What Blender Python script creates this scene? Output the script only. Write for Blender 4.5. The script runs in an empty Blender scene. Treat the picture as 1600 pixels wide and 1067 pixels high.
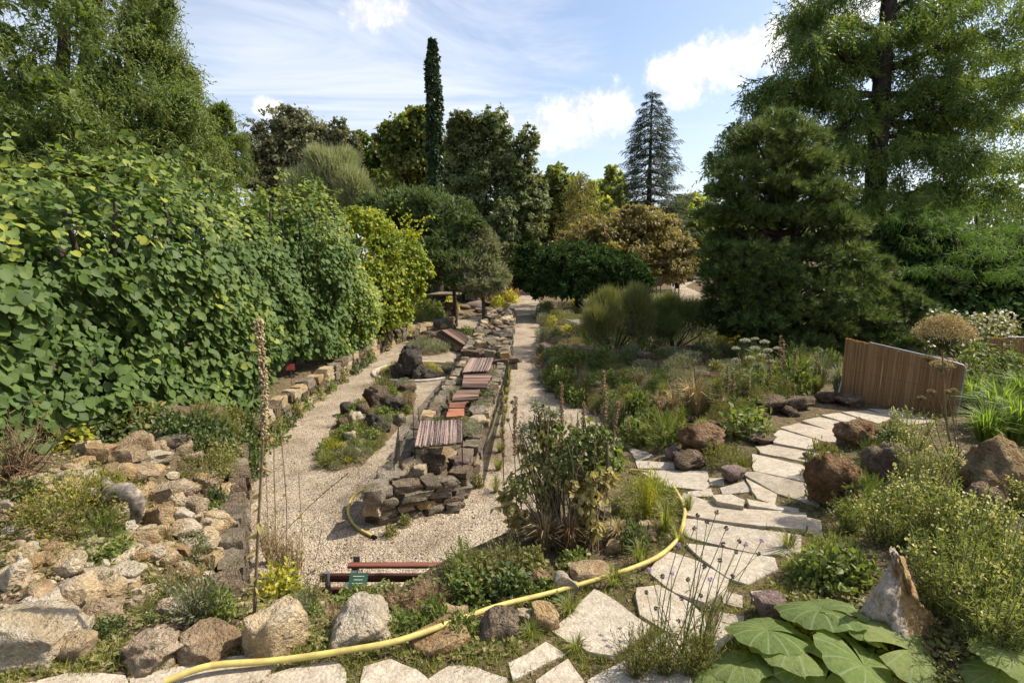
import bpy, bmesh, math, random
import numpy as np
from mathutils import Vector, Matrix, Euler, noise as mnoise
R = math.radians
rng = np.random.default_rng(11)
random.seed(11)
S = bpy.context.scene
C = S.collection

# ---------------------------------------------------------------- camera
PITCH = R(9.1); CAMZ = 3.0; FPX = 800.0
cam_d = bpy.data.cameras.new('camera'); cam = bpy.data.objects.new('camera', cam_d); C.objects.link(cam)
cam_d.sensor_width = 36.0; cam_d.lens = 18.0; cam_d.clip_start = 0.05; cam_d.clip_end = 3000
cam.location = (0, 0, CAMZ); cam.rotation_euler = (R(90) - PITCH, 0, 0)
S.camera = cam

# ---------------------------------------------------------------- sun, sky, exposure
SUN_AZ = R(74); SUN_EL = R(50)          # azimuth clockwise from +Y (the view direction)
sd = bpy.data.lights.new('sun', 'SUN'); so = bpy.data.objects.new('sun', sd); C.objects.link(so)
sd.energy = 4.8; sd.angle = R(0.55); sd.color = (1.0, 0.93, 0.81)
sv = Vector((math.sin(SUN_AZ)*math.cos(SUN_EL), math.cos(SUN_AZ)*math.cos(SUN_EL), math.sin(SUN_EL)))
so.rotation_euler = sv.to_track_quat('Z', 'Y').to_euler(); so.location = (20, 10, 40)

S.view_settings.view_transform = 'Standard'; S.view_settings.look = 'None'
S.view_settings.exposure = 0.55; S.view_settings.gamma = 1.0
S.view_settings.use_curve_mapping = False
S.render.engine = 'CYCLES'
cy = S.cycles
cy.use_denoising = True
cy.max_bounces = 7; cy.diffuse_bounces = 4; cy.glossy_bounces = 2; cy.transmission_bounces = 4; cy.transparent_max_bounces = 6
cy.use_adaptive_sampling = True; cy.adaptive_threshold = 0.02
cy.sample_clamp_indirect = 6.0
cy.caustics_reflective = False; cy.caustics_refractive = False

def ray(px, py):
    u = (px - 800.0)/FPX; v = (533.5 - py)/FPX
    c, s = math.cos(PITCH), math.sin(PITCH)
    return np.array([u, c + v*s, -s + v*c])
def pd(px, py, d):
    r = ray(px, py); t = d/r[1]
    return np.array([r[0]*t, d, CAMZ + r[2]*t])
def pz(px, py, z=0.0):
    r = ray(px, py); t = (z - CAMZ)/r[2]
    return np.array([r[0]*t, r[1]*t, z])

W = bpy.data.worlds.new('World'); S.world = W; W.use_nodes = True
def build_world():
    nt = W.node_tree; nt.nodes.clear(); N = nt.nodes.new; L = nt.links.new
    out = N('ShaderNodeOutputWorld'); bg = N('ShaderNodeBackground'); L(bg.outputs[0], out.inputs[0])
    sky = N('ShaderNodeTexSky'); sky.sky_type = 'NISHITA'; sky.sun_disc = False
    sky.sun_elevation = SUN_EL; sky.sun_rotation = SUN_AZ; sky.air_density = 1.0; sky.dust_density = 1.6; sky.ozone_density = 1.0
    bg.inputs[1].default_value = 0.135
    tc = N('ShaderNodeTexCoord')
    D = tc.outputs['Generated']
    def math_(op, a, b=None, c=None, clamp=False):
        n = N('ShaderNodeMath'); n.operation = op; n.use_clamp = clamp
        for i, x in enumerate((a, b, c)):
            if x is None: continue
            if isinstance(x, (int, float)): n.inputs[i].default_value = x
            else: L(x, n.inputs[i])
        return n.outputs[0]
    def dot(vec):
        n = N('ShaderNodeVectorMath'); n.operation = 'DOT_PRODUCT'
        L(D, n.inputs[0]); n.inputs[1].default_value = tuple(float(x) for x in vec)
        return n.outputs['Value']
    def mr(x, a, b, c=0.0, d=1.0):
        n = N('ShaderNodeMapRange'); n.interpolation_type = 'SMOOTHSTEP'; n.clamp = True
        L(x, n.inputs[0])
        for i, v in enumerate((a, b, c, d)): n.inputs[i+1].default_value = v
        return n.outputs[0]
    def noise(scale, detail=6, rough=0.55, vec=None, dist=0.0, off=(0, 0, 0), sc=(1, 1, 1)):
        m = N('ShaderNodeMapping'); m.inputs['Location'].default_value = off; m.inputs['Scale'].default_value = sc
        L(vec or D, m.inputs[0])
        n = N('ShaderNodeTexNoise'); n.inputs['Scale'].default_value = scale; n.inputs['Detail'].default_value = detail
        n.inputs['Roughness'].default_value = rough; n.inputs['Distortion'].default_value = dist
        L(m.outputs[0], n.inputs['Vector']); return n.outputs[0]
    # cumulus: puffs strung along great-circle arcs
    def unit(px, py):
        r = ray(px, py); return r/np.linalg.norm(r)
    n1 = noise(15.0, 9, 0.62); n2 = noise(46.0, 7, 0.62, off=(3, 1, 2))
    nn = math_('ADD', math_('MULTIPLY', n1, 0.62), math_('MULTIPLY', n2, 0.38))
    def arc(p0, p1, w, endsoft=0.03):
        a, b = unit(*p0), unit(*p1)
        n = np.cross(a, b); n /= np.linalg.norm(n)
        t = (a + b); t /= np.linalg.norm(t); s = b - a; ln = np.linalg.norm(s)/2; s /= np.linalg.norm(s)
        across = math_('ABSOLUTE', dot(n)); along = math_('ABSOLUTE', dot(s))
        m1 = mr(across, w*1.7, 0.0); m2 = mr(along, ln + endsoft, ln - endsoft*0.6)
        m3 = mr(dot(t), 0.6, 0.8)
        return math_('MULTIPLY', math_('MULTIPLY', m1, m2), m3)
    arcs = [((835, 205), (985, 165), .055), ((1020, 135), (1245, 60), .050), ((400, 168), (445, 178), .022),
            ((780, 185), (800, 190), .014), ((1240, 40), (1420, -60), .06),
            ((540, 22), (640, 12), .03)]
    msum = None
    for p0, p1, w in arcs:
        a = arc(p0, p1, w, 0.02 if w < .03 else .045)
        msum = a if msum is None else math_('MAXIMUM', msum, a)
    # the same kind of fair-weather puffs over the rest of the sky, sparse
    low = noise(2.2, 2, 0.5, off=(7.3, 2.2, 4.0))
    elev = dot((0, 0, 1))
    behind = math_('MULTIPLY', mr(low, 0.57, 0.66), mr(dot((0, 1, 0)), 0.25, -0.1))
    behind = math_('MULTIPLY', behind, mr(elev, 0.1, 0.3))
    msum = math_('MAXIMUM', msum, behind)
    cum = math_('ADD', math_('MULTIPLY', msum, 0.55), nn)
    cum = mr(cum, 0.70, 1.0)
    cum = math_('MULTIPLY', cum, mr(msum, 0.03, 0.3))
    # cirrus veil: a stretched noise on the cloud plane
    sep = N('ShaderNodeSeparateXYZ'); L(D, sep.inputs[0])
    zz = math_('MAXIMUM', sep.outputs[2], 0.06)
    cmb = N('ShaderNodeCombineXYZ'); L(math_('DIVIDE', sep.outputs[0], zz), cmb.inputs[0]); L(math_('DIVIDE', sep.outputs[1], zz), cmb.inputs[1])
    c1 = noise(0.55, 9, 0.62, vec=cmb.outputs[0], dist=1.4, off=(1.4, 0.2, 0), sc=(1.0, 1.25, 1))
    cs = unit(590, 75)
    region = mr(dot(cs), 0.90, 0.985)
    region = math_('MAXIMUM', region, math_('MULTIPLY', mr(dot(unit(330, 60)), 0.90, 0.99), 0.9))
    region = math_('MAXIMUM', region, math_('MULTIPLY', mr(dot((0, 1, 0)), 0.3, -0.2), 0.5))
    cir = mr(math_('ADD', c1, math_('MULTIPLY', region, 0.30)), 0.56, 0.98)
    cir = math_('MULTIPLY', cir, 0.72)
    # bright haze low over the horizon
    hz = math_('MULTIPLY', mr(elev, 0.40, 0.02), 0.34)
    def mixc(fac, a, b):
        n = N('ShaderNodeMix'); n.data_type = 'RGBA'; L(fac, n.inputs[0]); L(a, n.inputs[6])
        if isinstance(b, tuple): n.inputs[7].default_value = b
        else: L(b, n.inputs[7])
        return n.outputs[2]
    base = mixc(math_('MULTIPLY', elev, 0.0), sky.outputs[0], (1, 1, 1, 1))
    veil = mixc(0.0 if False else math_('ADD', math_('MULTIPLY', elev, 0.0), 0.07), base, (5.2, 5.5, 6.0, 1))
    col = mixc(hz, veil, (5.6, 5.8, 6.2, 1))
    col = mixc(cir, col, (5.6, 5.75, 6.3, 1))
    shade = mr(nn, 0.36, 0.62)
    cc = N('ShaderNodeMix'); cc.data_type = 'RGBA'; L(shade, cc.inputs[0]); cc.inputs[6].default_value = (4.5, 4.65, 5.0, 1); cc.inputs[7].default_value = (6.6, 6.6, 6.6, 1)
    col = mixc(cum, col, cc.outputs[2])
    L(col, bg.inputs[0])
build_world()

# ---------------------------------------------------------------- noise (numpy)
def _hash(ix, iy, iz, seed):
    h = (ix.astype(np.int64)*374761393 + iy.astype(np.int64)*668265263 + iz.astype(np.int64)*2147483647 + seed*1274126177) & 0xffffffff
    h = ((h ^ (h >> 13))*1274126177) & 0xffffffff
    h = (h ^ (h >> 16)) & 0xffffff
    return h/float(0xffffff)
def vnoise(P, seed=0):
    P = np.asarray(P, float); i = np.floor(P).astype(np.int64); f = P - i; f = f*f*(3 - 2*f)
    r = 0
    for dx in (0, 1):
        for dy in (0, 1):
            for dz in (0, 1):
                w = (f[..., 0] if dx else 1-f[..., 0])*(f[..., 1] if dy else 1-f[..., 1])*(f[..., 2] if dz else 1-f[..., 2])
                r = r + w*_hash(i[..., 0]+dx, i[..., 1]+dy, i[..., 2]+dz, seed)
    return r
def fbm(P, oct=4, seed=0):
    P = np.asarray(P, float); a = 0.5; r = 0; s = 0
    for o in range(oct):
        r = r + a*vnoise(P*2**o + o*17.3, seed + o); s += a; a *= 0.5
    return r/s - 0.5
def nrm(v):
    v = np.asarray(v, float); return v/np.maximum(np.linalg.norm(v, axis=-1, keepdims=True), 1e-9)
def rdir(n):
    return nrm(rng.normal(size=(n, 3)))

# ---------------------------------------------------------------- objects
def prop(o, label=None, cat=None, group=None, kind=None):
    if label: o['label'] = label
    if cat: o['category'] = cat
    if group: o['group'] = group
    if kind: o['kind'] = kind
    return o
def thing(name, label, cat, loc, group=None, rotz=0.0):
    o = bpy.data.objects.new(name, None); C.objects.link(o)
    o.empty_display_size = 0.2
    o.location = tuple(float(x) for x in loc); o.rotation_euler = (0, 0, rotz)
    return prop(o, label, cat, group)
def addobj(name, me, parent=None, loc=None, rot=None, scale=None):
    o = bpy.data.objects.new(name, me); C.objects.link(o)
    if parent is not None: o.parent = parent
    if loc is not None: o.location = tuple(float(x) for x in loc)
    if rot is not None: o.rotation_euler = rot
    if scale is not None: o.scale = scale if hasattr(scale, '__len__') else (scale,)*3
    return o

class Batch:
    """collects polygons; build() makes ONE mesh"""
    def __init__(self): self.V = []; self.F = {}; self.n = 0
    def add(self, v, f, rnd=0.5, mi=0, smooth=True):
        v = np.asarray(v, float).reshape(-1, 3); f = np.asarray(f, int)
        if len(f) == 0: return
        k = f.shape[1]
        r = np.full(len(f), rnd) if np.isscalar(rnd) else np.asarray(rnd)
        self.F.setdefault(k, []).append((f + self.n, r, np.full(len(f), mi), np.full(len(f), smooth)))
        self.V.append(v); self.n += len(v)
    def mesh(self, name, mats, offset=(0, 0, 0)):
        me = bpy.data.meshes.new(name)
        V = np.concatenate(self.V) - np.asarray(offset, float)
        loops = []; starts = []; tot = []; rn = []; mi = []; sm = []; pos = 0
        for k, lst in self.F.items():
            f = np.concatenate([x[0] for x in lst]); loops.append(f.ravel())
            starts.append(pos + np.arange(len(f))*k); tot.append(np.full(len(f), k)); pos += f.size
            rn.append(np.concatenate([x[1] for x in lst])); mi.append(np.concatenate([x[2] for x in lst])); sm.append(np.concatenate([x[3] for x in lst]))
        loops = np.concatenate(loops).astype(np.int32); starts = np.concatenate(starts).astype(np.int32)
        me.vertices.add(len(V)); me.vertices.foreach_set('co', V.astype(np.float32).ravel())
        me.loops.add(len(loops)); me.loops.foreach_set('vertex_index', loops)
        me.polygons.add(len(starts)); me.polygons.foreach_set('loop_start', starts)
        me.polygons.foreach_set('material_index', np.concatenate(mi).astype(np.int32))
        me.polygons.foreach_set('use_smooth', np.concatenate(sm).astype(bool))
        a = me.attributes.new('rnd', 'FLOAT', 'FACE'); a.data.foreach_set('value', np.concatenate(rn).astype(np.float32))
        for m in (mats if isinstance(mats, (list, tuple)) else [mats]): me.materials.append(m)
        me.update(calc_edges=True); me.validate()
        return me
    def obj(self, name, mats, parent=None, offset=(0, 0, 0)):
        return addobj(name, self.mesh(name, mats, offset), parent)

def tube(b, pts, rad, sides=6, rnd=0.5, mi=0, cap=True):
    P = np.asarray(pts, float); n = len(P)
    rad = np.full(n, rad) if np.isscalar(rad) else np.asarray(rad, float)
    T = np.gradient(P, axis=0); T = nrm(T)
    ref = np.array([0, 0, 1.0]) if abs(T[0][2]) < 0.9 else np.array([1.0, 0, 0])
    A = nrm(np.cross(T, ref)); 
    for i in range(1, n):
        a = A[i-1] - T[i]*np.dot(A[i-1], T[i])
        A[i] = a/max(np.linalg.norm(a), 1e-9)
    B = np.cross(T, A)
    th = np.linspace(0, 2*np.pi, sides, endpoint=False)
    V = P[:, None, :] + rad[:, None, None]*(np.cos(th)[None, :, None]*A[:, None, :] + np.sin(th)[None, :, None]*B[:, None, :])
    f = []
    for i in range(n-1):
        for j in range(sides):
            f.append((i*sides+j, i*sides+(j+1) % sides, (i+1)*sides+(j+1) % sides, (i+1)*sides+j))
    b.add(V.reshape(-1, 3), f, rnd, mi)
    if cap:
        for i, s in ((0, -1), (n-1, 1)):
            b.add(np.vstack([V[i], P[i]]), [((j+1) % sides if s < 0 else j, j if s < 0 else (j+1) % sides, sides) for j in range(sides)], rnd, mi, False)

def spline(pts, n=20):
    P = np.asarray(pts, float); m = len(P)
    if m < 3:
        t = np.linspace(0, 1, n)[:, None]; return P[0]*(1-t) + P[-1]*t
    Q = np.vstack([2*P[0]-P[1], P, 2*P[-1]-P[-2]]); out = []
    for s in np.linspace(0, m-1-1e-6, n):
        i = int(s); t = s - i; a, b_, c, d = Q[i], Q[i+1], Q[i+2], Q[i+3]
        out.append(0.5*((2*b_) + (c-a)*t + (2*a-5*b_+4*c-d)*t*t + (3*b_-a-3*c+d)*t**3))
    return np.array(out)

# leaf templates: rows (along, side, up)
T_DIAMOND = (np.array([(0, 0, 0), (.45, .5, .06), (1, 0, -.06), (.45, -.5, .06)]), np.array([(0, 1, 2), (0, 2, 3)]))
T_NEEDLE = (np.array([(0, .5, 0), (0, -.5, 0), (1, 0, 0)]), np.array([(0, 1, 2)]))
T_OVAL = (np.array([(0, 0, 0), (.25, .4, .05), (.65, .45, .05), (1, 0, -.08), (.65, -.45, .05), (.25, -.4, .05)]), np.array([(0, 1, 2), (0, 2, 3), (0, 3, 4), (0, 4, 5)]))
def _heart():
    rim = [(0, 0), (-.12, .2), (.02, .44), (.32, .56), (.66, .44), (.88, .2), (1.02, 0)]
    rim = rim + [(x, -y) for x, y in rim[-2:0:-1]]
    v = [(.42, 0, -.05)] + [(x, y, .07*abs(y)/.5 - .10*max(0, x-.5)) for x, y in rim]
    n = len(rim)
    return np.array(v), np.array([(0, 1+i, 1+(i+1) % n) for i in range(n)])
T_HEART = _heart()
def _frond(k=5, w=.34, sag=.25):
    v = []; f = []
    for i in range(k):
        x = .08 + .8*i/(k-1); z = -sag*x*x; ln = w*(1.05 - .75*abs(x-.35)/.65)
        for s in (1, -1):
            b = len(v)
            v += [(x-.06, 0, z), (x+.07, 0, z), (x+.28*ln/w*.7+.06, s*ln, z - .10)]
            f.append((b, b+1, b+2))
    b = len(v); v += [(.7, .05, -sag*.5), (.7, -.05, -sag*.5), (1.12, 0, -sag*1.2)]; f.append((b, b+1, b+2))
    return np.array(v), np.array(f)
T_FROND = _frond()
T_FEATHER = _frond(4, .22, .35)
T_SPRAY = _frond(3, .30, .3)
def _tuft(n=9, spread=.9, seed=3):
    r = np.random.default_rng(seed); v = []; f = []
    for i in range(n):
        a = 2*math.pi*i/n + r.uniform(-.3, .3); t = r.uniform(.25, spread)
        d = np.array([math.cos(t), math.sin(t)*math.cos(a), math.sin(t)*math.sin(a)])*r.uniform(.75, 1.05)
        s = np.array([0, -math.sin(a), math.cos(a)])*.055
        b = len(v); v += [s, -s, d]; f.append((b, b+1, b+2))
    return np.array(v), np.array(f)
T_TUFT = _tuft()
T_STAR = _tuft(12, 1.35, 5)

def leaves(b, P, D, N, L, Wd, tmpl, rnd, mi=0, smooth=False):
    P = np.asarray(P, float); n = len(P)
    if n == 0: return
    D = nrm(D); Bn = nrm(np.cross(N, D)); Nn = np.cross(D, Bn)
    L = np.broadcast_to(np.asarray(L, float), (n,)); Wd = np.broadcast_to(np.asarray(Wd, float), (n,))
    tv, tf = tmpl; k = len(tv)
    V = (P[:, None, :] + (tv[None, :, 0]*L[:, None])[..., None]*D[:, None, :]
         + (tv[None, :, 1]*Wd[:, None])[..., None]*Bn[:, None, :] + (tv[None, :, 2]*(0.5*L+0.5*Wd)[:, None])[..., None]*Nn[:, None, :])
    F = (tf[None, :, :] + (np.arange(n)*k)[:, None, None]).reshape(-1, tf.shape[1])
    rnd = np.broadcast_to(np.asarray(rnd, float), (n,))
    b.add(V.reshape(-1, 3), F, np.repeat(rnd, len(tf)), mi, smooth)

# ---------------------------------------------------------------- materials
def _nt(name):
    m = bpy.data.materials.new(name); m.use_nodes = True; nt = m.node_tree; nt.nodes.clear()
    return m, nt, nt.nodes.new, nt.links.new
def ramp(N, stops):
    r = N('ShaderNodeValToRGB'); e = r.color_ramp.elements
    while len(e) < len(stops): e.new(0.5)
    for i, (p, c) in enumerate(stops): e[i].position = p; e[i].color = (*c, 1)
    return r
def leaf_mat(name, cols, trans=0.35, rough=0.5, spec=0.35, tcol=1.6, hue=0.0):
    """cols: colours spread over the per-leaf random value"""
    m, nt, N, L = _nt(name)
    out = N('ShaderNodeOutputMaterial'); at = N('ShaderNodeAttribute'); at.attribute_name = 'rnd'
    oi = N('ShaderNodeObjectInfo'); ad = N('ShaderNodeMath'); ad.operation = 'MULTIPLY_ADD'
    L(oi.outputs['Random'], ad.inputs[0]); ad.inputs[1].default_value = 0.22; 
    sb = N('ShaderNodeMath'); sb.operation = 'SUBTRACT'; L(at.outputs['Fac'], sb.inputs[0]); sb.inputs[1].default_value = 0.11; L(sb.outputs[0], ad.inputs[2])
    cr = ramp(N, [(i/max(1, len(cols)-1), c) for i, c in enumerate(cols)]); L(ad.outputs[0], cr.inputs[0])
    p = N('ShaderNodeBsdfPrincipled'); L(cr.outputs[0], p.inputs['Base Color']); p.inputs['Roughness'].default_value = rough
    p.inputs['Specular IOR Level'].default_value = spec
    t = N('ShaderNodeBsdfTranslucent'); mc = N('ShaderNodeMix'); mc.data_type = 'RGBA'; mc.blend_type = 'MULTIPLY'; mc.inputs[0].default_value = 1
    L(cr.outputs[0], mc.inputs[6]); mc.inputs[7].default_value = (tcol*1.05, tcol*1.05, tcol*.55, 1); L(mc.outputs[2], t.inputs[0])
    mx = N('ShaderNodeMixShader'); mx.inputs[0].default_value = trans; L(p.outputs[0], mx.inputs[1]); L(t.outputs[0], mx.inputs[2]); L(mx.outputs[0], out.inputs[0])
    return m
def noise_node(N, L, vec, scale, detail=5, rough=.55, dist=0.0):
    n = N('ShaderNodeTexNoise'); n.inputs['Scale'].default_value = scale; n.inputs['Detail'].default_value = detail
    n.inputs['Roughness'].default_value = rough; n.inputs['Distortion'].default_value = dist; L(vec, n.inputs['Vector']); return n
def mixcol(N, L, fac, a, b, mode='MIX'):
    n = N('ShaderNodeMix'); n.data_type = 'RGBA'; n.blend_type = mode
    for i, x in ((0, fac), (6, a), (7, b)):
        if isinstance(x, (int, float)): n.inputs[i].default_value = x
        elif isinstance(x, tuple): n.inputs[i].default_value = (*x, 1) if len(x) == 3 else x
        else: L(x, n.inputs[i])
    return n.outputs[2]
def rock_mat(name, cols, dark=(.05, .04, .032), darkamt=.5, moss=None, bump=.6, scale=1.0, pits=True, bd=.05):
    m, nt, N, L = _nt(name)
    out = N('ShaderNodeOutputMaterial'); p = N('ShaderNodeBsdfPrincipled'); L(p.outputs[0], out.inputs[0])
    g = N('ShaderNodeNewGeometry'); V = g.outputs['Position']
    oi = N('ShaderNodeObjectInfo')
    n1 = noise_node(N, L, V, 3.2*scale, 6, .6, .3); n2 = noise_node(N, L, V, 17*scale, 6, .65); n3 = noise_node(N, L, V, 70*scale, 4, .6)
    md = N('ShaderNodeMath'); md.operation = 'MULTIPLY_ADD'; L(oi.outputs['Random'], md.inputs[0]); md.inputs[1].default_value = .55
    mm = N('ShaderNodeMath'); mm.operation = 'MULTIPLY_ADD'; L(n1.outputs[0], mm.inputs[0]); mm.inputs[1].default_value = 1.9; mm.inputs[2].default_value = -.75
    L(mm.outputs[0], md.inputs[2])
    cr = ramp(N, [(i/max(1, len(cols)-1), c) for i, c in enumerate(cols)]); L(md.outputs[0], cr.inputs[0])
    r2 = ramp(N, [(.40, (0, 0, 0)), (.62, (1, 1, 1))]); L(n2.outputs[0], r2.inputs[0])
    dk = N('ShaderNodeMath'); dk.operation = 'MULTIPLY'; L(r2.outputs[0], dk.inputs[0]); dk.inputs[1].default_value = darkamt
    c = mixcol(N, L, dk.outputs[0], cr.outputs[0], dark)
    gr = ramp(N, [(.3, (.72, .72, .72)), (.7, (1.15, 1.13, 1.1))]); L(n3.outputs[0], gr.inputs[0])
    c = mixcol(N, L, 1.0, c, gr.outputs[0], 'MULTIPLY')
    if moss:
        sp = N('ShaderNodeSeparateXYZ'); L(g.outputs['Normal'], sp.inputs[0])
        n4 = noise_node(N, L, V, 6, 5, .65)
        a = N('ShaderNodeMath'); a.operation = 'MULTIPLY_ADD'; L(sp.outputs[2], a.inputs[0]); a.inputs[1].default_value = .12; L(n4.outputs[0], a.inputs[2])
        r4 = ramp(N, [(.63, (0, 0, 0)), (.74, (.8, .8, .8))]); L(a.outputs[0], r4.inputs[0])
        c = mixcol(N, L, r4.outputs[0], c, moss)
    L(c, p.inputs['Base Color']); p.inputs['Roughness'].default_value = .93; p.inputs['Specular IOR Level'].default_value = .15
    h = N('ShaderNodeMath'); h.operation = 'ADD'; L(n2.outputs[0], h.inputs[0])
    if pits:
        vo = N('ShaderNodeTexVoronoi'); vo.inputs['Scale'].default_value = 26*scale; L(V, vo.inputs['Vector'])
        rp = ramp(N, [(.0, (0, 0, 0)), (.32, (1, 1, 1))]); L(vo.outputs['Distance'], rp.inputs[0])
        h2 = N('ShaderNodeMath'); h2.operation = 'MULTIPLY_ADD'; L(rp.outputs[0], h2.inputs[0]); h2.inputs[1].default_value = .5; L(n3.outputs[0], h2.inputs[2]); L(h2.outputs[0], h.inputs[1])
    else: L(n3.outputs[0], h.inputs[1])
    b = N('ShaderNodeBump'); b.inputs['Strength'].default_value = min(1, bump*1.25); b.inputs['Distance'].default_value = bd; L(h.outputs[0], b.inputs['Height']); L(b.outputs[0], p.inputs['Normal'])
    return m
def plain(name, col, rough=.6, metal=0.0, var=.25, scale=30, bump=.15, stretch=None, col2=None, spec=.3):
    m, nt, N, L = _nt(name)
    out = N('ShaderNodeOutputMaterial'); p = N('ShaderNodeBsdfPrincipled'); L(p.outputs[0], out.inputs[0])
    tc = N('ShaderNodeTexCoord'); V = tc.outputs['Object']
    if stretch:
        mp = N('ShaderNodeMapping'); mp.inputs['Scale'].default_value = stretch; L(V, mp.inputs[0]); V = mp.outputs[0]
    n = noise_node(N, L, V, scale, 5, .6)
    at = N('ShaderNodeAttribute'); at.attribute_name = 'rnd'
    c2 = col2 or tuple(x*(1-var*1.6) for x in col)
    r = ramp(N, [(.3, c2), (.7, tuple(min(1, x*(1+var*.4)) for x in col))]); 
    a = N('ShaderNodeMath'); a.operation = 'MULTIPLY_ADD'; L(at.outputs['Fac'], a.inputs[0]); a.inputs[1].default_value = .5; 
    a2 = N('ShaderNodeMath'); a2.operation = 'SUBTRACT'; L(n.outputs[0], a2.inputs[0]); a2.inputs[1].default_value = .25; L(a2.outputs[0], a.inputs[2]); L(a.outputs[0], r.inputs[0])
    L(r.outputs[0], p.inputs['Base Color']); p.inputs['Roughness'].default_value = rough; p.inputs['Metallic'].default_value = metal
    p.inputs['Specular IOR Level'].default_value = spec
    b = N('ShaderNodeBump'); b.inputs['Strength'].default_value = bump; b.inputs['Distance'].default_value = .01; L(n.outputs[0], b.inputs['Height']); L(b.outputs[0], p.inputs['Normal'])
    return m
# ================================================================ terrain
def poly_sd(x, y, poly):
    """signed distance to a polygon, negative inside"""
    x = np.asarray(x, float); y = np.asarray(y, float)
    d = np.full(x.shape, 1e9); ins = np.zeros(x.shape, bool); n = len(poly)
    for i in range(n):
        ax, ay = poly[i][:2]; bx, by = poly[(i+1) % n][:2]
        ex, ey = bx-ax, by-ay; t = np.clip(((x-ax)*ex + (y-ay)*ey)/(ex*ex+ey*ey+1e-12), 0, 1)
        d = np.minimum(d, np.hypot(x-ax-t*ex, y-ay-t*ey))
        c = ((ay > y) != (by > y)) & (x < (bx-ax)*(y-ay)/((by-ay) if by != ay else 1e-12) + ax)
        ins ^= c
    return np.where(ins, -d, d)
def sstep(a, b, x):
    t = np.clip((x-a)/(b-a), 0, 1); return t*t*(3-2*t)

CP = [pz(*p) for p in [
    (300, 1060, 1.25), (550, 1060, 1.22), (800, 1050, 1.2), (950, 980, 1.16), (1080, 910, 1.13), (1160, 838, 1.08), (1240, 850, 1.1),
    (1160, 790, 1.02), (1220, 745, .98), (1250, 690, .93), (1310, 660, .9), (1400, 655, .88), (1500, 650, .9), (1470, 700, 1.05),
    (1100, 760, .85), (1040, 745, .6), (1000, 722, .35), (980, 703, .14), (1060, 715, .62), (1110, 710, .78), (1160, 690, .85), (1200, 660, .88),
    (550, 1020, 1.18), (420, 1010, 1.2), (700, 950, .88), (600, 950, .90), (850, 920, .95), (900, 880, .86), (950, 840, .85), (1030, 830, .95), (1000, 790, .7), (930, 800, .55), (980, 760, .5),
    (1400, 760, 1.25), (1550, 850, 1.35), (1400, 900, 1.25), (1300, 1000, 1.22), (1550, 720, 1.25), (1330, 760, 1.1), (1590, 650, 1.1), (1580, 1000, 1.35),
    (100, 1050, 1.3), (60, 900, 1.36), (200, 850, 1.2), (290, 800, .92), (350, 860, .62), (345, 770, .58), (100, 720, 1.28), (250, 690, 1.0), (30, 650, 1.35), (200, 1000, 1.25), (320, 930, 1.0),
    (900, 560, .42), (870, 590, .28), (1000, 545, .5), (1100, 600, .72), (1000, 640, .35), (940, 640, .2), (1200, 620, .88), (1270, 585, .8), (1050, 560, .6), (1150, 560, .65), (1060, 660, .6), (1000, 670, .35),
    (880, 520, .35), (960, 520, .4), (900, 485, .3), (1000, 480, .2), (1230, 560, .5), (1400, 560, .8)]]
CP += [np.array(p, float) for p in [(0, 0, 1.25), (-3, 0, 1.3), (3, 0, 1.35), (0, -5, 1.3), (6, -3, 1.4), (-6, -3, 1.4), (-6, 3, 1.5), (8, 6, 1.2), (9, 10, .7), (12, 14, .4),
    (-5, 6, 1.2), (-5.2, 8, .9), (-4.9, 10, .5), (-5, 13, .45), (-5, 17, .45), (-9, 10, .8), (-9, 20, .4), (-4.5, 22, .4), (-3, 28, .25), (-6, 30, .2), (3, 30, .1), (6, 26, .15), (12, 26, .1),
    (0, 40, 0), (10, 40, 0), (-10, 40, 0), (0, 60, 0), (30, 40, 0), (-30, 40, 0), (30, 20, 0.2), (-30, 20, 0.2), (0, 100, 0), (60, 100, 0), (-60, 100, 0), (-40, -10, 1), (40, -10, 1)]]
CP = np.array(CP)
GRAVEL = [pz(*p)[:2] for p in [(812, 462), (836, 462), (842, 470), (841, 500), (842, 530), (846, 590), (866, 618), (925, 648), (968, 684), (950, 706)]] + \
    [np.array(p) for p in [(.75, 6.6), (.35, 5.5), (-.02, 4.6), (-.5, 3.85), (-1.0, 3.32), (-2.05, 3.28), (-2.2, 3.85), (-3.12, 5.7), (-3.7, 6.9), (-4.1, 8.0), (-4.25, 10), (-4.3, 17.6), (-4.0, 19.0), (-2.75, 21.8), (-3.2, 22.8), (-3.3, 25.5), (-.8, 28.5)]] + [pz(*p)[:2] for p in [(800, 476), (806, 470)]]
ISL1 = [pz(*p)[:2] for p in [(490, 718), (500, 690), (540, 640), (590, 606), (640, 603), (655, 618), (640, 655), (605, 690), (570, 728), (525, 738), (500, 732)]]
ISL3 = [pz(*p)[:2] for p in [(632, 548), (650, 528), (690, 512), (728, 512), (735, 522), (715, 545), (680, 556), (650, 557)]]
RING_C = pz(655, 581)[:2]; RING_R = 1.12
RING = [RING_C + RING_R*np.array([math.cos(a), math.sin(a)]) for a in np.linspace(0, 2*np.pi, 24, endpoint=False)]
SPATH = [pz(*p)[:2] for p in [(1045, 436), (1100, 438), (1070, 452), (1110, 466), (1130, 480), (1210, 505), (1240, 530), (1150, 512), (1090, 482), (1050, 464)]]
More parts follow.
